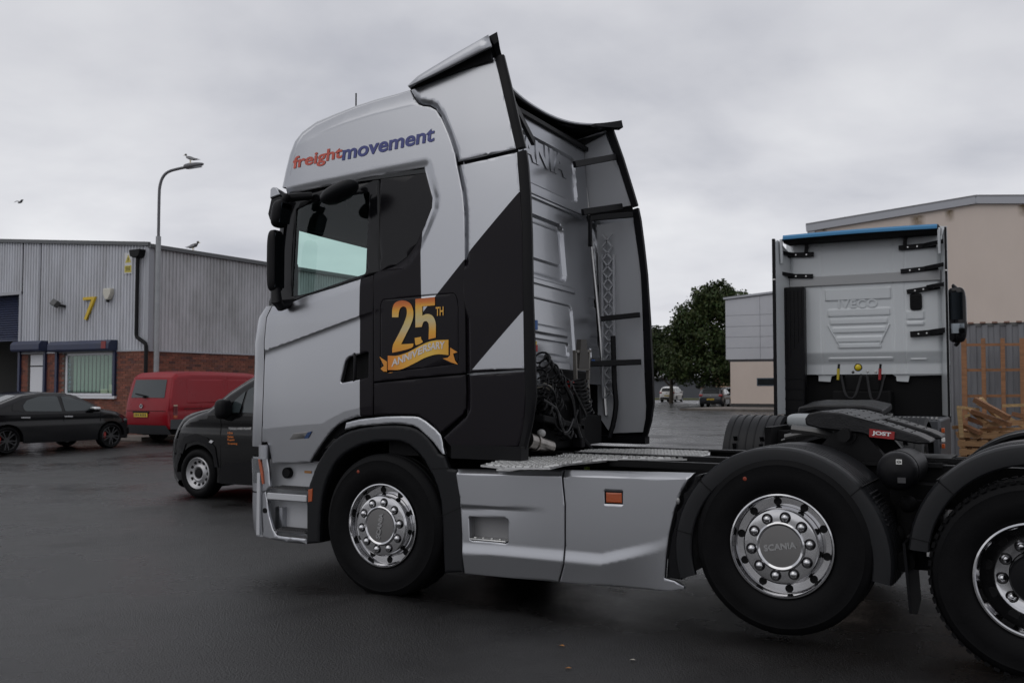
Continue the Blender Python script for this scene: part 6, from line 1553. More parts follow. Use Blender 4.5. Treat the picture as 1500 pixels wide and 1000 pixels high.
# ---- black saloon by the wall
bk = mat('black_car_paint', (.003, .003, .004), .14, coat=.15, spec=.3)
al_top = [(2.00, .24), (2.06, .50), (2.02, .68), (1.86, .80), (1.52, .93), (1.12, .99), (.75, 1.19), (.42, 1.345), (.05, 1.415), (-.45, 1.425), (-.95, 1.36), (-1.45, 1.17), (-1.75, 1.09), (-2.22, 1.03), (-2.34, .82), (-2.32, .50), (-2.24, .26)]
ax = -15.93-.915
saloon, Yc, panel, wg, t3, nn = car('saloon_car', 'black four-door saloon with a chrome mirror cap parked on the far left', 'car', (ax, 9.05, 0), pi/2, al_top, .24, [1.32, -1.38], .325, .245, 1.83, bk, .93, style='spoke', nose=.32, B=[.16, .18, .20, .10, .06, .05, .05, .05, .05, .05, .05, .05, .05, .10, .18, .20, .16])
saloon.scale = (1, 1, .93)
gl = mat('car_glass', (.035, .045, .048), .04, coat=.3)
panel('window', [(.03, .985), (-.02, 1.36), (.22, 1.335), (.50, 1.235), (.80, 1.09), (.90, 1.0)], gl, -.008, .04)
panel('window', [(-.05, .985), (-.12, 1.365), (-.55, 1.365), (-.90, 1.27), (-1.02, 1.13), (-.98, 1.01)], gl, -.008, .05)
panel('quarter_window', [(-1.02, 1.0), (-1.05, 1.14), (-.97, 1.26), (-1.25, 1.17), (-1.28, 1.03)], bk, -.008, .03)
wg('windscreen', 5, 7, .1, .25, gl, .86); wg('rear_window', 10, 11, .1, .95, gl, .82)
for x in (-.98, .10): panel('door_handle', [(x-.11, .845), (x+.11, .835), (x+.11, .87), (x-.11, .875)], mat('chrome_trim', (.65, .65, .66), .15, 1.0), -.03, .01, thick=.02)
for x, z0, z1 in ((.0, .28, .96), (1.0, .30, .94), (-1.02, .75, 1.0)): panel('door_gap', [(x-.006, z0), (x+.006, z0), (x+.006, z1), (x-.006, z1)], black_matt, -.003, 0)
for sg in (-1, 1):
    mb = MB(); V, Fq = blob((0, 0, 0), (.09, .12, .065)); mb.add([(x+.78, y+sg*.98, z+1.015) for x, y, z in V], Fq); mb.beam((.80, sg*.86, .97), (.78, sg*.93, .99), .06, .04); mo = mb.build('door_mirror', black_gloss, saloon, 50)
    mb = MB(); V, Fq = blob((0, 0, 0), (.094, .123, .045)); mb.add([(x+.785, y+sg*.985, z+1.042) for x, y, z in V], Fq); mb.build('mirror_cap', mat('satin_silver', (.68, .68, .69), .25, .6), mo, 50)
    mb = MB(); V, Fq = blob((0, 0, 0), (.12, .10, .06)); mb.add([(x+1.86, y+sg*.60, z+.70) for x, y, z in V], Fq); mb.build('headlamp', glass_dark, saloon, 50)
mb = MB(); mb.box((1.98, 0, .42), (.06, 1.4, .18)); mb.build('front_grille', black_matt, saloon, bevel=.02)
panel('sill', [(-.95, .235), (.93, .235), (.93, .285), (-.95, .285)], black_gloss, -.012, .01)
# ---- red van
rd_m = mat('red_van_paint', (.24, .006, .013), .32, coat=.0, noise=(2, .06), spec=.35)
rv_top = [(2.32, .32), (2.40, .60), (2.36, .92), (2.05, 1.08), (1.72, 1.20), (1.30, 1.72), (1.10, 1.84), (.6, 1.92), (-.6, 1.945), (-1.6, 1.94), (-2.06, 1.90), (-2.20, 1.80), (-2.33, 1.25), (-2.39, .90), (-2.38, .52), (-2.33, .40)]
rv_l = at_z(189, 648, 0); vx_ = -17.42+.92-.42; 
van, Yc, panel, wg, t3, nn = car('red_van', 'red panel van with a yellow rear plate parked by the brick wall', 'van', (vx_, 12.25+2.38, 0), pi/2, rv_top, .40, [1.52, -1.30], .33, .21, 1.84, rd_m, 1.05, lean=.13, style='steel', nose=.16, tail=.05, bulge=.03, B=[.12, .13, .12, .08, .05, .06, .06, .06, .06, .06, .06, .05, .05, .05, .05, .04])
van.scale = (1, 1, .955)
bump = mat('grey_bumper', (.045, .047, .052), .5)
panel('side_panel', [(-1.85, 1.10), (-.55, 1.10), (-.50, 1.76), (-1.80, 1.76)], rd_m, -.010, .05, thick=.012, edge=.008, step=.06); panel('side_panel', [(-.42, 1.10), (1.0, 1.10), (.95, 1.76), (-.37, 1.76)], rd_m, -.010, .05, thick=.012, edge=.008, step=.06)
panel('side_rail', [(-1.95, .93), (-.45, .93), (-.45, .965), (-1.95, .965)], mat('red_trim_and_crease_shade', (.10, .006, .01), .4), -.012, 0); panel('lower_crease', [(-1.95, .745), (1.0, .745), (1.0, .755), (-1.95, .755)], mat('red_trim_and_crease_shade', (.10, .006, .01), .4), -.004, 0)  # lower crease is a flat strip with its shade put into the colour
panel('bumper_corner', [(-2.36, .40), (-1.70, .40), (-1.66, .66), (-2.36, .66)], bump, -.02, .03, thick=.02); panel('cab_window', [(1.10, 1.14), (1.05, 1.72), (1.22, 1.68), (1.58, 1.22), (1.55, 1.14)], gl, -.010, .04)
panel('tail_lamp', [(-2.28, .78), (-2.16, .78), (-2.16, 1.02), (-2.28, 1.02)], mat('tail_lamp_dark', (.12, .008, .012), .2, coat=.5), -.012, .01, thick=.01); panel('indicator', [(-2.28, .70), (-2.16, .70), (-2.16, .775), (-2.28, .775)], lens_orange, -.012, .01, thick=.01); panel('reverse_lamp', [(-2.28, 1.025), (-2.16, 1.025), (-2.16, 1.06), (-2.28, 1.06)], mat('lamp_cream', (.45, .35, .25), .4), -.012, .005, thick=.01)
wg('rear_window', 11, 12, .12, .02, gl, .80, .010); wg('windscreen', 4, 5, .1, .9, gl, .88)
wg('tailgate_gap', 13, 13, .02, .06, black_matt, .93, .004); wg('rear_bumper', 14, 15, .05, .9, bump, .97, .05)
mb = MB(); mb.box((-2.47, .0, .66), (.02, 1.66, .05)); 
plate(van, (-2.455, .16, .775), 0, 0); mb = MB(); mb.box((-2.45, .16, .85), (.03, .62, .045)); mb.build('plate_light_bar', black_plastic, van, bevel=.008)
mb = MB(); mb.cyl((-2.43, .16, 1.02), (-2.455, .16, 1.02), .058, n=20); bd = mb.build('emblem_disc', mat('emblem_chrome', (.4, .4, .42), .25, .9), van); mb = MB()
for a, b in (((-.035, .04), (-.012, -.02)), ((-.012, -.02), (0, .01)), ((0, .01), (.012, -.02)), ((.012, -.02), (.035, .04))): mb.beam((-2.4565, .16+a[0], 1.02+a[1]), (-2.4565, .16+b[0], 1.02+b[1]), .004, .012, up=(1, 0, 0))
mb.build('emblem', black_matt, bd)
mb = MB(); mb.beam((-2.42, .0, 1.30), (-2.41, .42, 1.36), .02, .03); mb.cyl((-2.40, .06, 1.27), (-2.46, .06, 1.27), .035, n=10); mb.build('rear_wiper', black_plastic, van)
mb = MB(); mb.span((-2.2, -.6, .22), (-1.6, .6, .45)); mb.build('exhaust_box', black_matt, van)
for sg in (-1, 1): mb = MB(); V, Fq = blob((0, 0, 0), (.07, .10, .11)); mb.add([(x+1.55, y+sg*1.02, z+1.22) for x, y, z in V], Fq); mb.build('door_mirror', black_plastic, van, 50)
# ---- black van, nose to the left, half hidden by the cab
VYY = 3.66; vr = at_z(288, 729, 0)[0]; AX = 1.30                          # near flank, front axle in the world, axle in the van
def vp(px, py): p = at_y(px, py, VYY); return (vr+AX-p[0], p[2])
def vloc(px, py): p = at_y(px, py, VYY); return (vr-p[0]+AX, p[2])
nose_px = [(252, 705), (244, 696), (242.5, 670), (244.5, 650), (248, 640), (252, 628), (258, 619.5), (268, 613), (284, 606.5), (300, 601), (309, 594), (328, 576), (350, 560), (371, 546.5), (386, 537.5)]
nt = [vloc(*p) for p in nose_px]; nt[0] = (nt[0][0], .22)
lx, lz = nt[-1]
bv_top = nt+[(lx-.25, lz+.06), (lx-.9, 1.86), (-1.2, 1.86), (-1.75, 1.80), (-1.88, 1.55), (-1.98, 1.0), (-2.0, .5), (-1.95, .25)]
bm_ = mat('black_van_paint', (.004, .004, .0045), .16, coat=.15, spec=.3)
nb_ = len(bv_top); B_v = [.20, .26, .29, .29, .26, .22, .18, .13, .09, .06, .06, .06, .06, .06, .06]+[.05]*(nb_-15)
bvan, Yc, panel, wg, t3, nn = car('black_van', 'black small van with orange lettering on its door, half hidden behind the silver cab', 'van', (vr+AX, VYY+.925, 0), pi, bv_top, .22, [AX, AX-2.78], .325, .215, 1.85, bm_, 1.10, lean=.22, style='steel', nose=.10, tail=.08, bulge=.03, B=B_v, fine=.05)
# the van's local frame is turned half round: its left flank (+y) faces the camera, mirror index 1
L1 = (1,)
panel('window', [vloc(*p) for p in ((336, 604), (342, 586), (356, 572), (351, 604))], gl, -.010, .02); panel('window', [vloc(*p) for p in ((354.5, 604), (359, 571), (383, 556), (395, 553), (395, 606))], gl, -.010, .02)
wg('windscreen', 10, 13, .3, .8, gl, .86)
panel('bumper', [vloc(*p) for p in ((244, 690), (243, 664), (258, 664), (261, 690), (262, 703), (252, 704))], black_plastic, -.012, .02, thick=.01)
panel('arch_cladding', [vloc(*p) for p in ((262, 664), (268, 650), (284, 645), (300, 650), (311, 664), (314, 684), (319, 684), (315, 655), (303, 641), (284, 635), (264, 640), (256, 655))], black_plastic, -.012, .0, thick=.01)
panel('lower_cladding', [vloc(*p) for p in ((320, 690), (330, 678), (390, 676), (390, 712), (321, 708))], black_plastic, -.012, .03, thick=.01)
panel('headlamp', [vloc(*p) for p in ((246.5, 641), (250, 629), (256, 622.5), (254, 632), (249, 643))], lens_clear, -.014, .01, thick=.008)
panel('side_repeater', [vloc(*p) for p in ((306, 647), (309, 644), (313, 646), (310, 649)) ], mat('repeater_white', (.6, .6, .62), .2), -.016, .006, thick=.01)
panel('door_gap', [vloc(*p) for p in ((322.5, 610), (323.2, 610), (322.2, 690), (321.5, 690))], black_matt, -.004, 0)
panel('door_handle', [vloc(*p) for p in ((384, 633), (398, 633.5), (398, 637), (384, 636.5))], black_plastic, -.03, .01, thick=.02)
for sg in (1, -1):
    q = vloc(335, 601); mb = MB(); V, Fq = blob((0, 0, 0), (.085, .11, .13)); mb.add([(x+q[0], y+sg*1.02, z+q[1]+.02) for x, y, z in V], Fq); mb.beam((q[0]-.02, sg*.90, q[1]-.11), (q[0], sg*1.0, q[1]-.07), .1, .06); mb.build('door_mirror', black_plastic, bvan, 50)
def van_text(txt, p00, p10, p01, m):
    a, b, c = [np.array(vloc(*p)) for p in (p00, p10, p01)]
    def fn(u, v, w=0): q = a+(b-a)*u+(c-a)*v; return (q[0], -float(Yc(np.array([q[0]]), np.array([q[1]]))[0])+.006, q[1])
    text_on('lettering', txt, fn, m, bvan, fit=True, bold=.03, size=1)
org = mat('lettering_orange', (.50, .13, .01), .4); wht = mat('lettering_pale', (.55, .55, .55), .4)
van_text('TOOLS AND PLANT', (334, 629), (368, 629), (334, 625.6), wht)
for w_, py, x1 in (('Hire', 635.5, 341), ('Sales', 641, 342.5), ('Repair', 646, 344.5), ('Training', 651.5, 348)): van_text(w_, (333.5, py), (x1, py), (333.5, py-3.6), org)
van_text('www.toolsandplant.co.uk', (333, 697), (369, 699.5), (333, 694), org)
# ---- far cars
def hatch(name, label, loc, rz, m, L=4.2, H=1.46, W=1.78, R=.31):
    k = L/4.2; h = H/1.46
    top = [(2.02*k, .26), (2.10*k, .5), (2.04*k, .70*h), (1.6*k, .88*h), (1.15*k, .98*h), (.6*k, 1.30*h), (.2*k, 1.43*h), (-.5*k, 1.46*h), (-1.3*k, 1.41*h), (-1.72*k, 1.30*h), (-1.98*k, .98*h), (-2.06*k, .78*h), (-2.06*k, .5), (-2.0*k, .28)]
    c, Yc, panel, wg, t3, nn = car(name, label, 'car', loc, rz, top, .25, [1.28*k, -1.25*k], R, R-.09, W, m, .93*h, style='steel', lean=.28, tail=.06, nose=.2, group='cars parked along the far road', B=[.2, .2, .16, .08, .05, .05, .05, .05, .05, .06, .08, .08, .08, .06], fine=.12)
    panel('window', [(-.15*k, .97*h), (-.2*k, 1.36*h), (.3*k, 1.34*h), (.85*k, 1.0*h)], gl, -.01, .03); panel('window', [(-.28*k, .97*h), (-.32*k, 1.36*h), (-1.2*k, 1.33*h), (-1.35*k, 1.05*h)], gl, -.01, .03)
    wg('rear_window', 9, 10, .05, -.05, mat('rear_glass_dark', (.012, .014, .015), .12, spec=.15), .80, .035); wg('windscreen', 4, 5, .1, .9, gl, .86)  # rear glass coloured dark and dull to stand for reflected trees
    for sg in (-1, 1):
        mb = MB(); V, Fq = blob((0, 0, 0), (.06, .10, .07)); mb.add([(x+.75*k, y+sg*(W/2+.06), z+.98*h) for x, y, z in V], Fq); mb.build('door_mirror', m, c, 50)
        mb = MB(); V, Fq = blob((0, 0, 0), (.10, .15, .085)); mb.add([(x-2.02*k, y+sg*(W/2-.19), z+.90*h) for x, y, z in V], Fq); mb.build('tail_lamp', lens_red, c, 50)
    mb = MB(); mb.box((-2.16*k, 0, .38), (.06, W*.8, .16)); mb.build('rear_valance', black_plastic, c, bevel=.02)
    mb = MB(); mb.cyl((-2.12*k, 0, .87*h), (-2.155*k, 0, .87*h), .05, n=14); mb.build('emblem', mat('emblem_chrome', (.4, .4, .42), .25, .9), c)
    plate(c, (-2.165*k, 0, .62*h), 0); return c
wc = mat('white_car_paint', (.62, .61, .58), .3, coat=.4); gc = mat('grey_car_paint', (.020, .023, .030), .25, .3, coat=.5)
p = at_z(977, 588.6, 0); rz = radians(94); hatch('city_car', 'small white hatchback seen from behind on the far road', (p[0]+1.75*cos(rz), p[1]+1.75*sin(rz), 0), rz, wc, 3.6, 1.52, 1.66, .29)
p = at_z(1041, 597.2, 0); rz = radians(98); hatch('hatchback', 'dark grey hatchback with red tail lamps parked by the beige block', (p[0]+2.1*cos(rz), p[1]+2.1*sin(rz), 0), rz, gc)
p = at_z(1066, 592, 0); rz = radians(98); hatch('hatchback', 'pale car mostly hidden beyond the dark grey hatchback', (p[0]+2.1*cos(rz), p[1]+2.1*sin(rz), 0), rz, mat('pale_car_paint', (.42, .43, .44), .3, .3, coat=.4))

# =================================================================== WHITE TRACTOR UNIT SEEN FROM BEHIND
iv = thing('white_tractor_unit', 'white tractor unit with a blue roof edge seen from behind, beyond the silver one', 'lorry')
white = mat('white_lorry_paint', (.56, .585, .60), .32, coat=.3)
IY, IW = 10.05, 9.56                                        # cab rear wall, trailing edge of the side panels
X0, X1 = .36, 2.86; XC = (X0+X1)/2
I = lambda px, py, y=IY: at_y(px, py, y)
zt = I(1255, 352)[2]
# rear wall as a pressed sheet
zlo, zhi = I(1255, 548)[2], I(1255, 350)[2]
def irect(a, b): p, q = I(*a), I(*b); return (p[0], q[0], q[2], p[2])
IP = []
for (a, b, d) in (((1209, 425), (1305, 437), -.02), ((1213, 454), (1304, 461), -.02), ((1216, 467), (1300, 473), -.02), ((1220, 480), (1297, 486), -.02), ((1225, 494), (1293, 500), -.02), ((1228, 504), (1291, 509), -.02), ((1328, 455), (1354, 467), -.018), ((1328, 471), (1354, 476), -.018), ((1213, 524), (1308, 527), -.014), ((1333, 525), (1358, 527), -.014)):
    x0, x1, z0, z1 = irect(a, b); IP.append((x0, x1, z0, z1, .02, d))
zb0 = I(1255, 411)[2]; zb1 = I(1255, 404)[2]
def Hy(x, z):
    h = np.zeros_like(x)
    for x0, x1, z0, z1, r, d in IP: h = h+d*(1-sstep(rr(x, z, x0, x1, z0, z1, r)/.022+.5))
    xl, xr_ = I(1191, 430)[0], I(1315, 430)[0]
    for xv in (I(1203, 430)[0], I(1308, 430)[0], I(1325, 430)[0]): h = h+.008*np.exp(-((x-xv)/.012)**2)
    h = h-.05*(1-sstep((z-zb1)/.02))*0+.03*(1-sstep((zb0-z)/.03+.5))*0
    e = np.minimum(x-(X0+.06), (X1-.06)-x); h = h+.10*(1-sstep(e/.14)); h = h+.25*np.maximum(0, z-zt+.25)**1.6; zA, zB = I(1255, 516)[2], I(1255, 533)[2]; h = h+.45*np.clip(zA-z, 0, zA-zB)
    return h
nu, nv = 150, 150; xs_ = np.linspace(X0+.06, X1-.06, nu); zs = np.linspace(zlo, zt+.14, nv); mb = MB()
Xg, Zg = np.meshgrid(xs_, zs); Yg = IY+Hy(Xg, Zg)
mb.v = [(float(Xg[j, i]), float(Yg[j, i]), float(Zg[j, i])) for j in range(nv) for i in range(nu)]; mb.f = [(j*nu+i, j*nu+i+1, (j+1)*nu+i+1, (j+1)*nu+i) for j in range(nv-1) for i in range(nu-1)]
irw = mb.build('rear_wall', white, iv, 30, flip_fix=False)
mb = MB(); a = I(1144, 418); mb.span((X0+.14, IY-.035, zb0-.06), (X1-.14, IY+.02, zb1+.02)); mb.build('rear_gutter', mat('gutter_grey', (.34, .345, .35), .4), irw, bevel=.012)
me = text_mesh('IVECO', size=1, bold=.02, extrude=.4, spacing=1.1); co = np.array([v.co for v in me.vertices]); lo, hi = co.min(0), co.max(0); p0, p1 = I(1228, 451), I(1285, 437.5); zc_ = I(1256, 451)[2]; zd_ = I(1256, 438.5)[2]
for v, c in zip(me.vertices, co): v.co = (p0[0]+(c[0]-lo[0])/(hi[0]-lo[0])*(p1[0]-p0[0]), IY-(.016 if c[2] > 0 else -.005), zc_+(c[1]-lo[1])/(hi[1]-lo[1])*(zd_-zc_))
link('embossed_lettering', me, white, irw)
# slanted ribs framing the pressed grille
mb = MB()
for a, b in (((1213, 476), (1231, 508)), ((1303, 474), (1288, 506))): p, q = I(*a), I(*b); mb.beam((p[0], IY-.005, p[2]), (q[0], IY-.005, q[2]), .02, .035, up=(0, 1, 0)); mb.build('pressed_rib', white, irw, bevel=.008); mb = MB()
# cab body in front of the wall, lower fairing, side panels
mb = MB(); mb.span((X0+.12, IY+.12, 1.72), (X1-.32, IY+2.15, 3.35)); mb.build('cab', white, iv, bevel=.06); mb = MB(); mb.prism([(IY+.2, 3.3), (IY+2.0, 3.3), (IY+1.5, 3.62), (IY+.2, 3.80)], lambda u, v: (X0+.16, u, v), lambda u, v: (X1-.36, u, v)); mb.build('roof_fairing', white, iv, bevel=.05)
low = [I(*p) for p in ((1184, 534), (1184, 545), (1197, 550), (1197, 558), (1214, 559), (1216, 551), (1232, 546), (1300, 545), (1311, 551), (1312, 558), (1329, 559), (1331, 550), (1383, 549), (1383, 532))]
mb = MB(); mb.prism([(p[0], p[2]) for p in low], lambda u, v: (u, IY+.11, v), lambda u, v: (u, IY+.14, v)); mb.build('lower_fairing', white, irw)
for sg in (0, 1):
    xo = X0 if not sg else X1; k = 1 if not sg else -1; zt_ = I(1135, 350, IW)[2] if not sg else I(1368, 334, IW)[2]
    mb = MB(); mb.prism([(IW, 1.05), (IY+.5, 1.05), (IY+.5, 3.4), (IW+.12, zt_), (IW, zt_-.05)], lambda u, v: (xo+k*.22*(u-IW), u, v), lambda u, v: (xo+k*(.03+.22*(u-IW)), u, v)); pn = mb.build('side_deflector', white, iv, bevel=.008)
    mb = MB(); mb.span((xo-.006, IW-.03, 1.02), (xo+k*.036, IW+.02, zt_)); mb.build('edge_trim', black_plastic, pn)
    z_ = I(1255, 408)[2]; mb = MB(); mb.span((xo-.008, IW-.034, z_-.01), (xo+k*.038, IW+.03, z_+.01)); mb.build('panel_joint', white_p, pn)
# brackets (black) to the side panels
for (a, b, h) in (((1142, 375), (1193, 373), .075), ((1143, 405), (1192, 405), .07), ((1317, 364), (1372, 359), .075), ((1320, 398), (1375, 392), .07), ((1329, 428), (1378, 420), .07), ((1334, 490), (1383, 486), .09)):
    p, q = I(*a), I(*b); xa, xb_ = max(p[0], X0+.03), min(q[0], X1-.03); mb = MB(); mb.beam((xa, IY-.05, p[2]), (xb_, IY-.05, q[2]), .03, h); left = a[0] < 1250
    e = (X0+.03, IW+.20, p[2]+.025) if left else (X1-.05, IW+.20, q[2]+.015); s0 = (xa+.18, IY-.05, p[2]) if left else (xb_-.18, IY-.05, q[2]); mb.beam(s0, e, .04, h*.8); br = mb.build('panel_bracket', black_plastic, iv, bevel=.006)
    for u in (.25, .5, .8): 
        mb = MB(); x = p[0]+(q[0]-p[0])*u; z = p[2]+(q[2]-p[2])*u; mb.cyl((x, IY-.065, z), (x, IY-.07, z), .012, n=8); mb.build('bolt', steel, br)
for a, b in (((1184, 352), (1182, 372)), ((1328, 344), (1326, 364))): p, q = I(*a), I(*b); mb = MB(); mb.beam((p[0], IY-.08, p[2]), (q[0], IY-.06, q[2]), .05, .05, up=(0, 1, 0)); mb.build('roof_strut', black_plastic, iv)
# roof deflector: blue top edge, dark underside
pL, pR = I(1152, 347, IW+.1), I(1358, 333, IW+.1); zz = (pL[2]+pR[2])/2
mb = MB(); N7 = 20
for i in range(N7+1):
    u = i/N7; x = X0+.14+(X1-X0-.28)*u; bow = .03*sin(pi*u)
    for dy, dz in ((0, .03), (-.02, .0), (-.02, -.035), (.0, -.040), (.06, -.040), (.06, .03)): mb.v.append((x, IW+.08+dy, zz+dz+bow*.4))
mb.f = [(i*6+j, i*6+(j+1) % 6, (i+1)*6+(j+1) % 6, (i+1)*6+j) for i in range(N7) for j in range(6)]+[tuple(range(6)), tuple(N7*6+j for j in range(6))]
rdf = mb.build('roof_deflector', mat('deflector_blue', (.035, .20, .40), .35), iv, 30); mb = MB(); mb.prism([(IW+.075, zz-.035), (IW+.145, zz+.035), (IY+.6, zz+.02), (IY+.6, zz-.06), (IW+.16, zz-.085)], lambda u, v: (X0+.13, u, v), lambda u, v: (X1-.13, u, v)); mb.build('deflector_underside', black_matt, rdf)
for xe in (X0+.10, X1-.12): mb = MB(); mb.beam((xe, IW+.12, zz-.02), (xe, IW+.16, zz-.40), .06, .04, up=(1, 0, 0)); mb.build('corner_cap', white, rdf, bevel=.01)
# vent, exhaust stack / air intake, mirror
p, q = I(1333, 430), I(1351, 454); mb = MB(); mb.prism(rounded([(p[0], p[2]), (q[0], p[2]), (q[0], q[2]), (p[0], q[2])], .05), lambda u, v: (u, IY-.035, v), lambda u, v: (u, IY, v)); vg = mb.build('air_vent', black_plastic, iv)
for k in range(6): mb = MB(); z = q[2]+(p[2]-q[2])*(k+.6)/7; mb.box(((p[0]+q[0])/2, IY-.04, z), (.15, .012, .012)); mb.build('louvre', black_matt, vg)
p, q = I(1146, 423), I(1184, 612); mb = MB(); xa, xb_ = p[0], q[0]
mb.prism([(xa, p[2]), (xb_, p[2]), (xb_+.0, 1.9), (xb_, 1.05), (xa+.05, 1.0), (xa-.01, 1.9)], lambda u, v: (u, IY-.20, v), lambda u, v: (u, IY-.02, v)); stk = mb.build('air_intake', black_plastic, iv, bevel=.02)
for k in range(6): mb = MB(); x = xa+.04+k*(xb_-xa-.08)/5; mb.beam((x, IY-.205, 1.75+.18*k*.6), (x, IY-.205, p[2]-.06), .018, .02, up=(0, 1, 0)); mb.build('intake_rib', black_plastic, stk)
for k in range(4): mb = MB(); z = 1.12+k*.16; mb.span((xa+.05, IY-.212, z), (xb_-.02, IY-.19, z+.02)); mb.build('intake_rib', black_plastic, stk)
mb = MB(); p, q = I(1388, 436, IY+1.6), I(1415, 474, IY+1.6); V, Fq = blob((0, 0, 0), (.15, .11, .36), e=4); cx_, cz_ = (p[0]+q[0])/2, (p[2]+q[2])/2-.07; mb.add([(x+cx_, y+IY+1.6, z*1.25+cz_) for x, y, z in V], Fq); mb.tube([(X1-.1, IY+1.65, cz_+.42), (cx_-.05, IY+1.6, cz_+.48), (cx_+.05, IY+1.6, cz_+.38)], .03, 8); mb.tube([(X1-.1, IY+1.65, cz_-.48), (cx_, IY+1.6, cz_-.46), (cx_+.05, IY+1.6, cz_-.36)], .035, 8); mr = mb.build('door_mirror', black_gloss, iv, 50)
mb = MB(); mb.box((cx_+.0, IY+1.485, cz_+.14), (.20, .02, .44)); mb.build('mirror_glass', mat('mirror_dark_reflection', (.03, .035, .04), .05, 1.0), mr); mb = MB(); mb.box((cx_+.02, IY+1.485, cz_-.22), (.20, .02, .16), Matrix.Rotation(.25, 3, 'X')); mb.build('wide_mirror_glass', mat('mirror_glass', (.8, .85, .88), .02, 1.0), mr)  # main glass carries a dark reflection in its colour; the wide glass really mirrors
# chassis, couplings, wheels and guards
mb = MB(); mb.span((XC-.44, 5.9, .74), (XC-.36, IY+1.8, 1.0)); mb.build('chassis_rail', chassis, iv); mb = MB(); mb.span((XC+.36, 5.9, .74), (XC+.44, IY+1.8, 1.0)); mb.build('chassis_rail', chassis, iv); mb = MB(); mb.span((X0+.1, IY+.22, .55), (X1-.38, IY+1.9, 1.50)); mb.span((X0+.8, IY-.15, .8), (X1-.85, IY+.22, 1.42)); mb.span((X0+.98, IY-.14, 1.40), (X1-1.0, IY+.1, 1.66)); mb.build('engine_bay', black_matt, iv, bevel=.03); mb = MB(); mb.span((X0+.06, IY+.17, .95), (X1-.06, IY+.22, 1.80)); mb.build('bulkhead', black_matt, iv)
for (px, py, c, nm) in ((1249.5, 545, (.05, .05, .05), 'plain'), (1271, 544, (.45, .45, .45), 'pale'), (1283, 544.5, (.45, .45, .45), 'pale')): mb = MB(); p = I(px, py, IY-.16); mb.sphere(p, .022, 10, 8); mb.build('coupling_head', mat('coupling_'+nm, c, .4), iv)
mb = MB(); p = I(1257, 538, IY-.2); mb.cyl((p[0], p[1], p[2]), (p[0], p[1]+.08, p[2]), .06, .05, 16); wl = mb.build('beacon_housing', black_plastic, iv, 40); mb = MB(); mb.sphere((p[0], p[1]-.005, p[2]), .048, 12, 8, (1, .5, 1)); mb.build('beacon_lens', mat('beacon_yellow', (.55, .42, .01), .25), wl)
for px, c, nm in ((1229, (.42, .33, .02), 'hose_tag_yellow'), (1290, (.30, .012, .015), 'hose_tag_red')): p, q = I(px, 533, IY-.2), I(px-1.5, 556, IY-.2); mb = MB(); mb.cyl(p, ((p[0]+q[0])/2, p[1], (p[2]+q[2])/2+.04), .018, n=8); hn = mb.build('hose_stub', black_plastic, iv); mb = MB(); mb.cyl(((p[0]+q[0])/2, p[1], (p[2]+q[2])/2+.05), q, .024, .02, 8); mb.build('hose_tag', mat(nm, c, .4), hn)
for k, (x0_, x1_) in enumerate(((1232, 1262), (1270, 1296))):
    a, b = I(x0_, 550, IY-.2), I(x1_, 548, IY-.2); mb = MB(); mb.tube(smooth([tuple(a), (a[0]*.7+b[0]*.3, IY-.3, a[2]-.30-.05*k), (a[0]*.3+b[0]*.7, IY-.3, a[2]-.32), tuple(b)], 5), .019, 6); mb.build('air_hose', hose_m, iv)
RWY, RR = 7.25, .50
for sg in (0, 1):
    cx_ = X0+.40 if not sg else X1-.40; k = -1 if not sg else 1
    mb = MB(); n0 = 26; prof2 = [(-.05, -.36), (0, -.34), (0, .34), (-.05, .36), (-.02, .33), (-.02, -.33)]
    for i in range(n0):
        a = radians(8)+radians(168)*i/(n0-1)
        for o, x in prof2: mb.v.append((cx_+x, RWY+(.60+o)*cos(a), .50+(.60+o)*sin(a)))
    mb.f = [(i*6+j, i*6+(j+1) % 6, (i+1)*6+(j+1) % 6, (i+1)*6+j) for i in range(n0-1) for j in range(6)]+[tuple(range(6)), tuple((n0-1)*6+j for j in range(6))]
    gd = mb.build('mudguard', grey_plastic, iv, 40)
    for x in np.linspace(-.26, .26, 6):
        mb = MB(); mb.tube([(cx_+x, RWY+.602*cos(a), .50+.602*sin(a)) for a in np.radians(np.linspace(60, 165, 14))], .008, 5); mb.build('guard_rib', grey_plastic, gd)
    for x in (-.18, .16):
        mb = MB(); 
        for a in np.radians([150, 160, 168]): mb.box((cx_+x, RWY+.61*cos(a), .50+.61*sin(a)), (.05, .02, .10), Matrix.Rotation(-(a-pi/2)+pi/2, 3, 'X'))
        mb.build('guard_strap', black_plastic, gd)
    mb = MB(); mb.lathe([(.25, -.32), (.30, -.33), (.45, -.33), (.49, -.30), (RR, -.27), (RR, -.03), (.47, 0), (RR, .03), (RR, .27), (.49, .30), (.30, .32), (.25, .31)], (cx_, RWY, RR), 'x', 40); tw = mb.build('wheel', rubber, iv, 40)
    mb = MB(); mb.lathe([(.26, k*.31), (.25, k*.20), (.18, k*.14), (.0005, k*.16)], (cx_, RWY, RR), 'x', 30); mb.build('rim', brushed, tw)
    mb = MB(); fx = X0+.25 if not sg else X1-.55; mb.lathe([(.25, -.16), (.30, -.165), (.45, -.16), (RR, -.13), (RR, .13), (.45, .16), (.30, .165), (.25, .16), (.0005, .1)], (fx, IY+1.0, RR), 'x', 36); mb.build('wheel', rubber, iv, 40)
mb = MB(); a, b = I(1293, 613, 7.9), I(1388, 640, 7.9)
mb = MB(); mb.span((X1-.78, 7.95, .50), (X1+.02, 9.3, 1.06)); ft = mb.build('fuel_tank', mat('tank_grey', (.05, .053, .06), .4, .2), iv, bevel=.03)
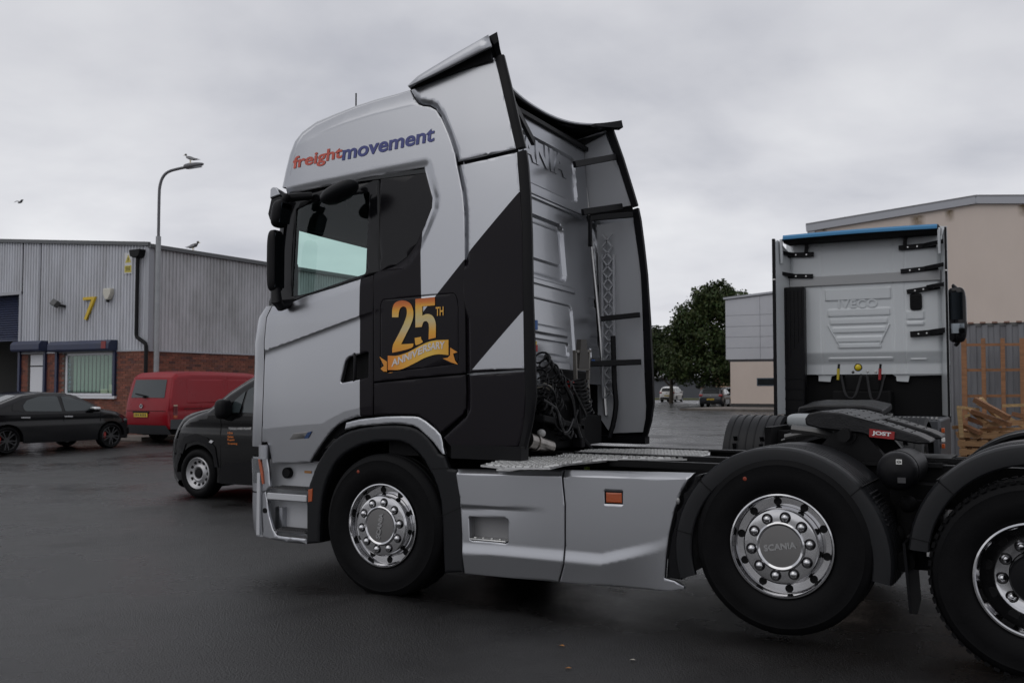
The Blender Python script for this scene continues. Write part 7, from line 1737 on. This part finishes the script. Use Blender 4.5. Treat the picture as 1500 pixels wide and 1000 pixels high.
for x in np.arange(X1-.74, X1, .055): mb = MB(); mb.box((x, 8.0, 1.075), (.022, .10, .025)); mb.build('tread_bar', steel, ft)
mb = MB(); p = at_y(1301, 609, 7.8); mb.cyl((p[0], 7.8, p[2]-.05), (p[0], 7.8, p[2]+.03), .04, .06, 12); mb.build('filler_cap', steel, iv)
for z, m_, nm in ((.86, lens_orange, 'marker_lamp'), (.74, white_p, 'marker_white'), (.66, lens_orange, 'marker_lamp')): mb = MB(); mb.box((X1+.05, 7.98, z+.06), (.04, .05, .06)); mb.build(nm, m_, iv, bevel=.006)
p = I(1240, 598, 7.6); mb = MB()
mb.prism([(p[0]-.52, 0), (p[0]-.3, .06), (p[0]-.1, .02), (p[0]+.10, -.06), (p[0]+.25, -.02), (p[0]+.52, 0), (p[0]+.52, .08), (p[0]+.3, .13), (p[0]-.3, .13), (p[0]-.50, .10)], lambda u, v: (u, 7.1, v+p[2]-.08), lambda u, v: (u, 7.9, v+p[2]-.02)); mb.build('fifth_wheel', mat('greased_iron', (.020, .020, .021), .34, .1, noise=(18, .5), bump=(90, .25)), iv, 40, bevel=.02)
mb = MB(); p = at_y(1178, 616, 6.6); V, Fq = blob((0, 0, 0), (.20, .14, .09)); mb.add([(x+p[0], y+6.6, z+p[2]) for x, y, z in V], Fq); mb.build('air_reservoir', mat('pale_grey_paint', (.33, .35, .36), .4), iv, 50)
mb = MB(); mb.span((XC-.36, 6.2, .78), (XC+.36, 6.3, .95)); mb.span((XC-.5, 7.2, .45), (XC+.5, 7.3, .6)); mb.build('cross_member', chassis, iv)

# small fallen leaves on the tarmac in front of the truck
lf_m = mat('dead_leaf', (.30, .13, .03), .7)
for (px, py, lab) in ((823, 945, 'small orange leaf lying on the wet tarmac below the side skirt'), (927, 966, 'pale scrap lying on the tarmac right of the orange leaf'), (833, 978, 'tiny brown leaf nearest the bottom edge of the picture')):
    p = at_z(px, py, .006); mb = MB(); mb.add([(-.018, -.004, 0), (0, -.012, .004), (.02, 0, 0), (0, .012, .005)], [(0, 1, 2), (0, 2, 3)]); o = mb.build('fallen_leaf', lf_m if 'pale' not in lab else mat('pale_scrap', (.35, .33, .28), .7), None, flip_fix=False, loc=None); o.location = p; o.rotation_euler = (0, 0, px); tag(o, lab, 'leaf', 'litter on the tarmac')
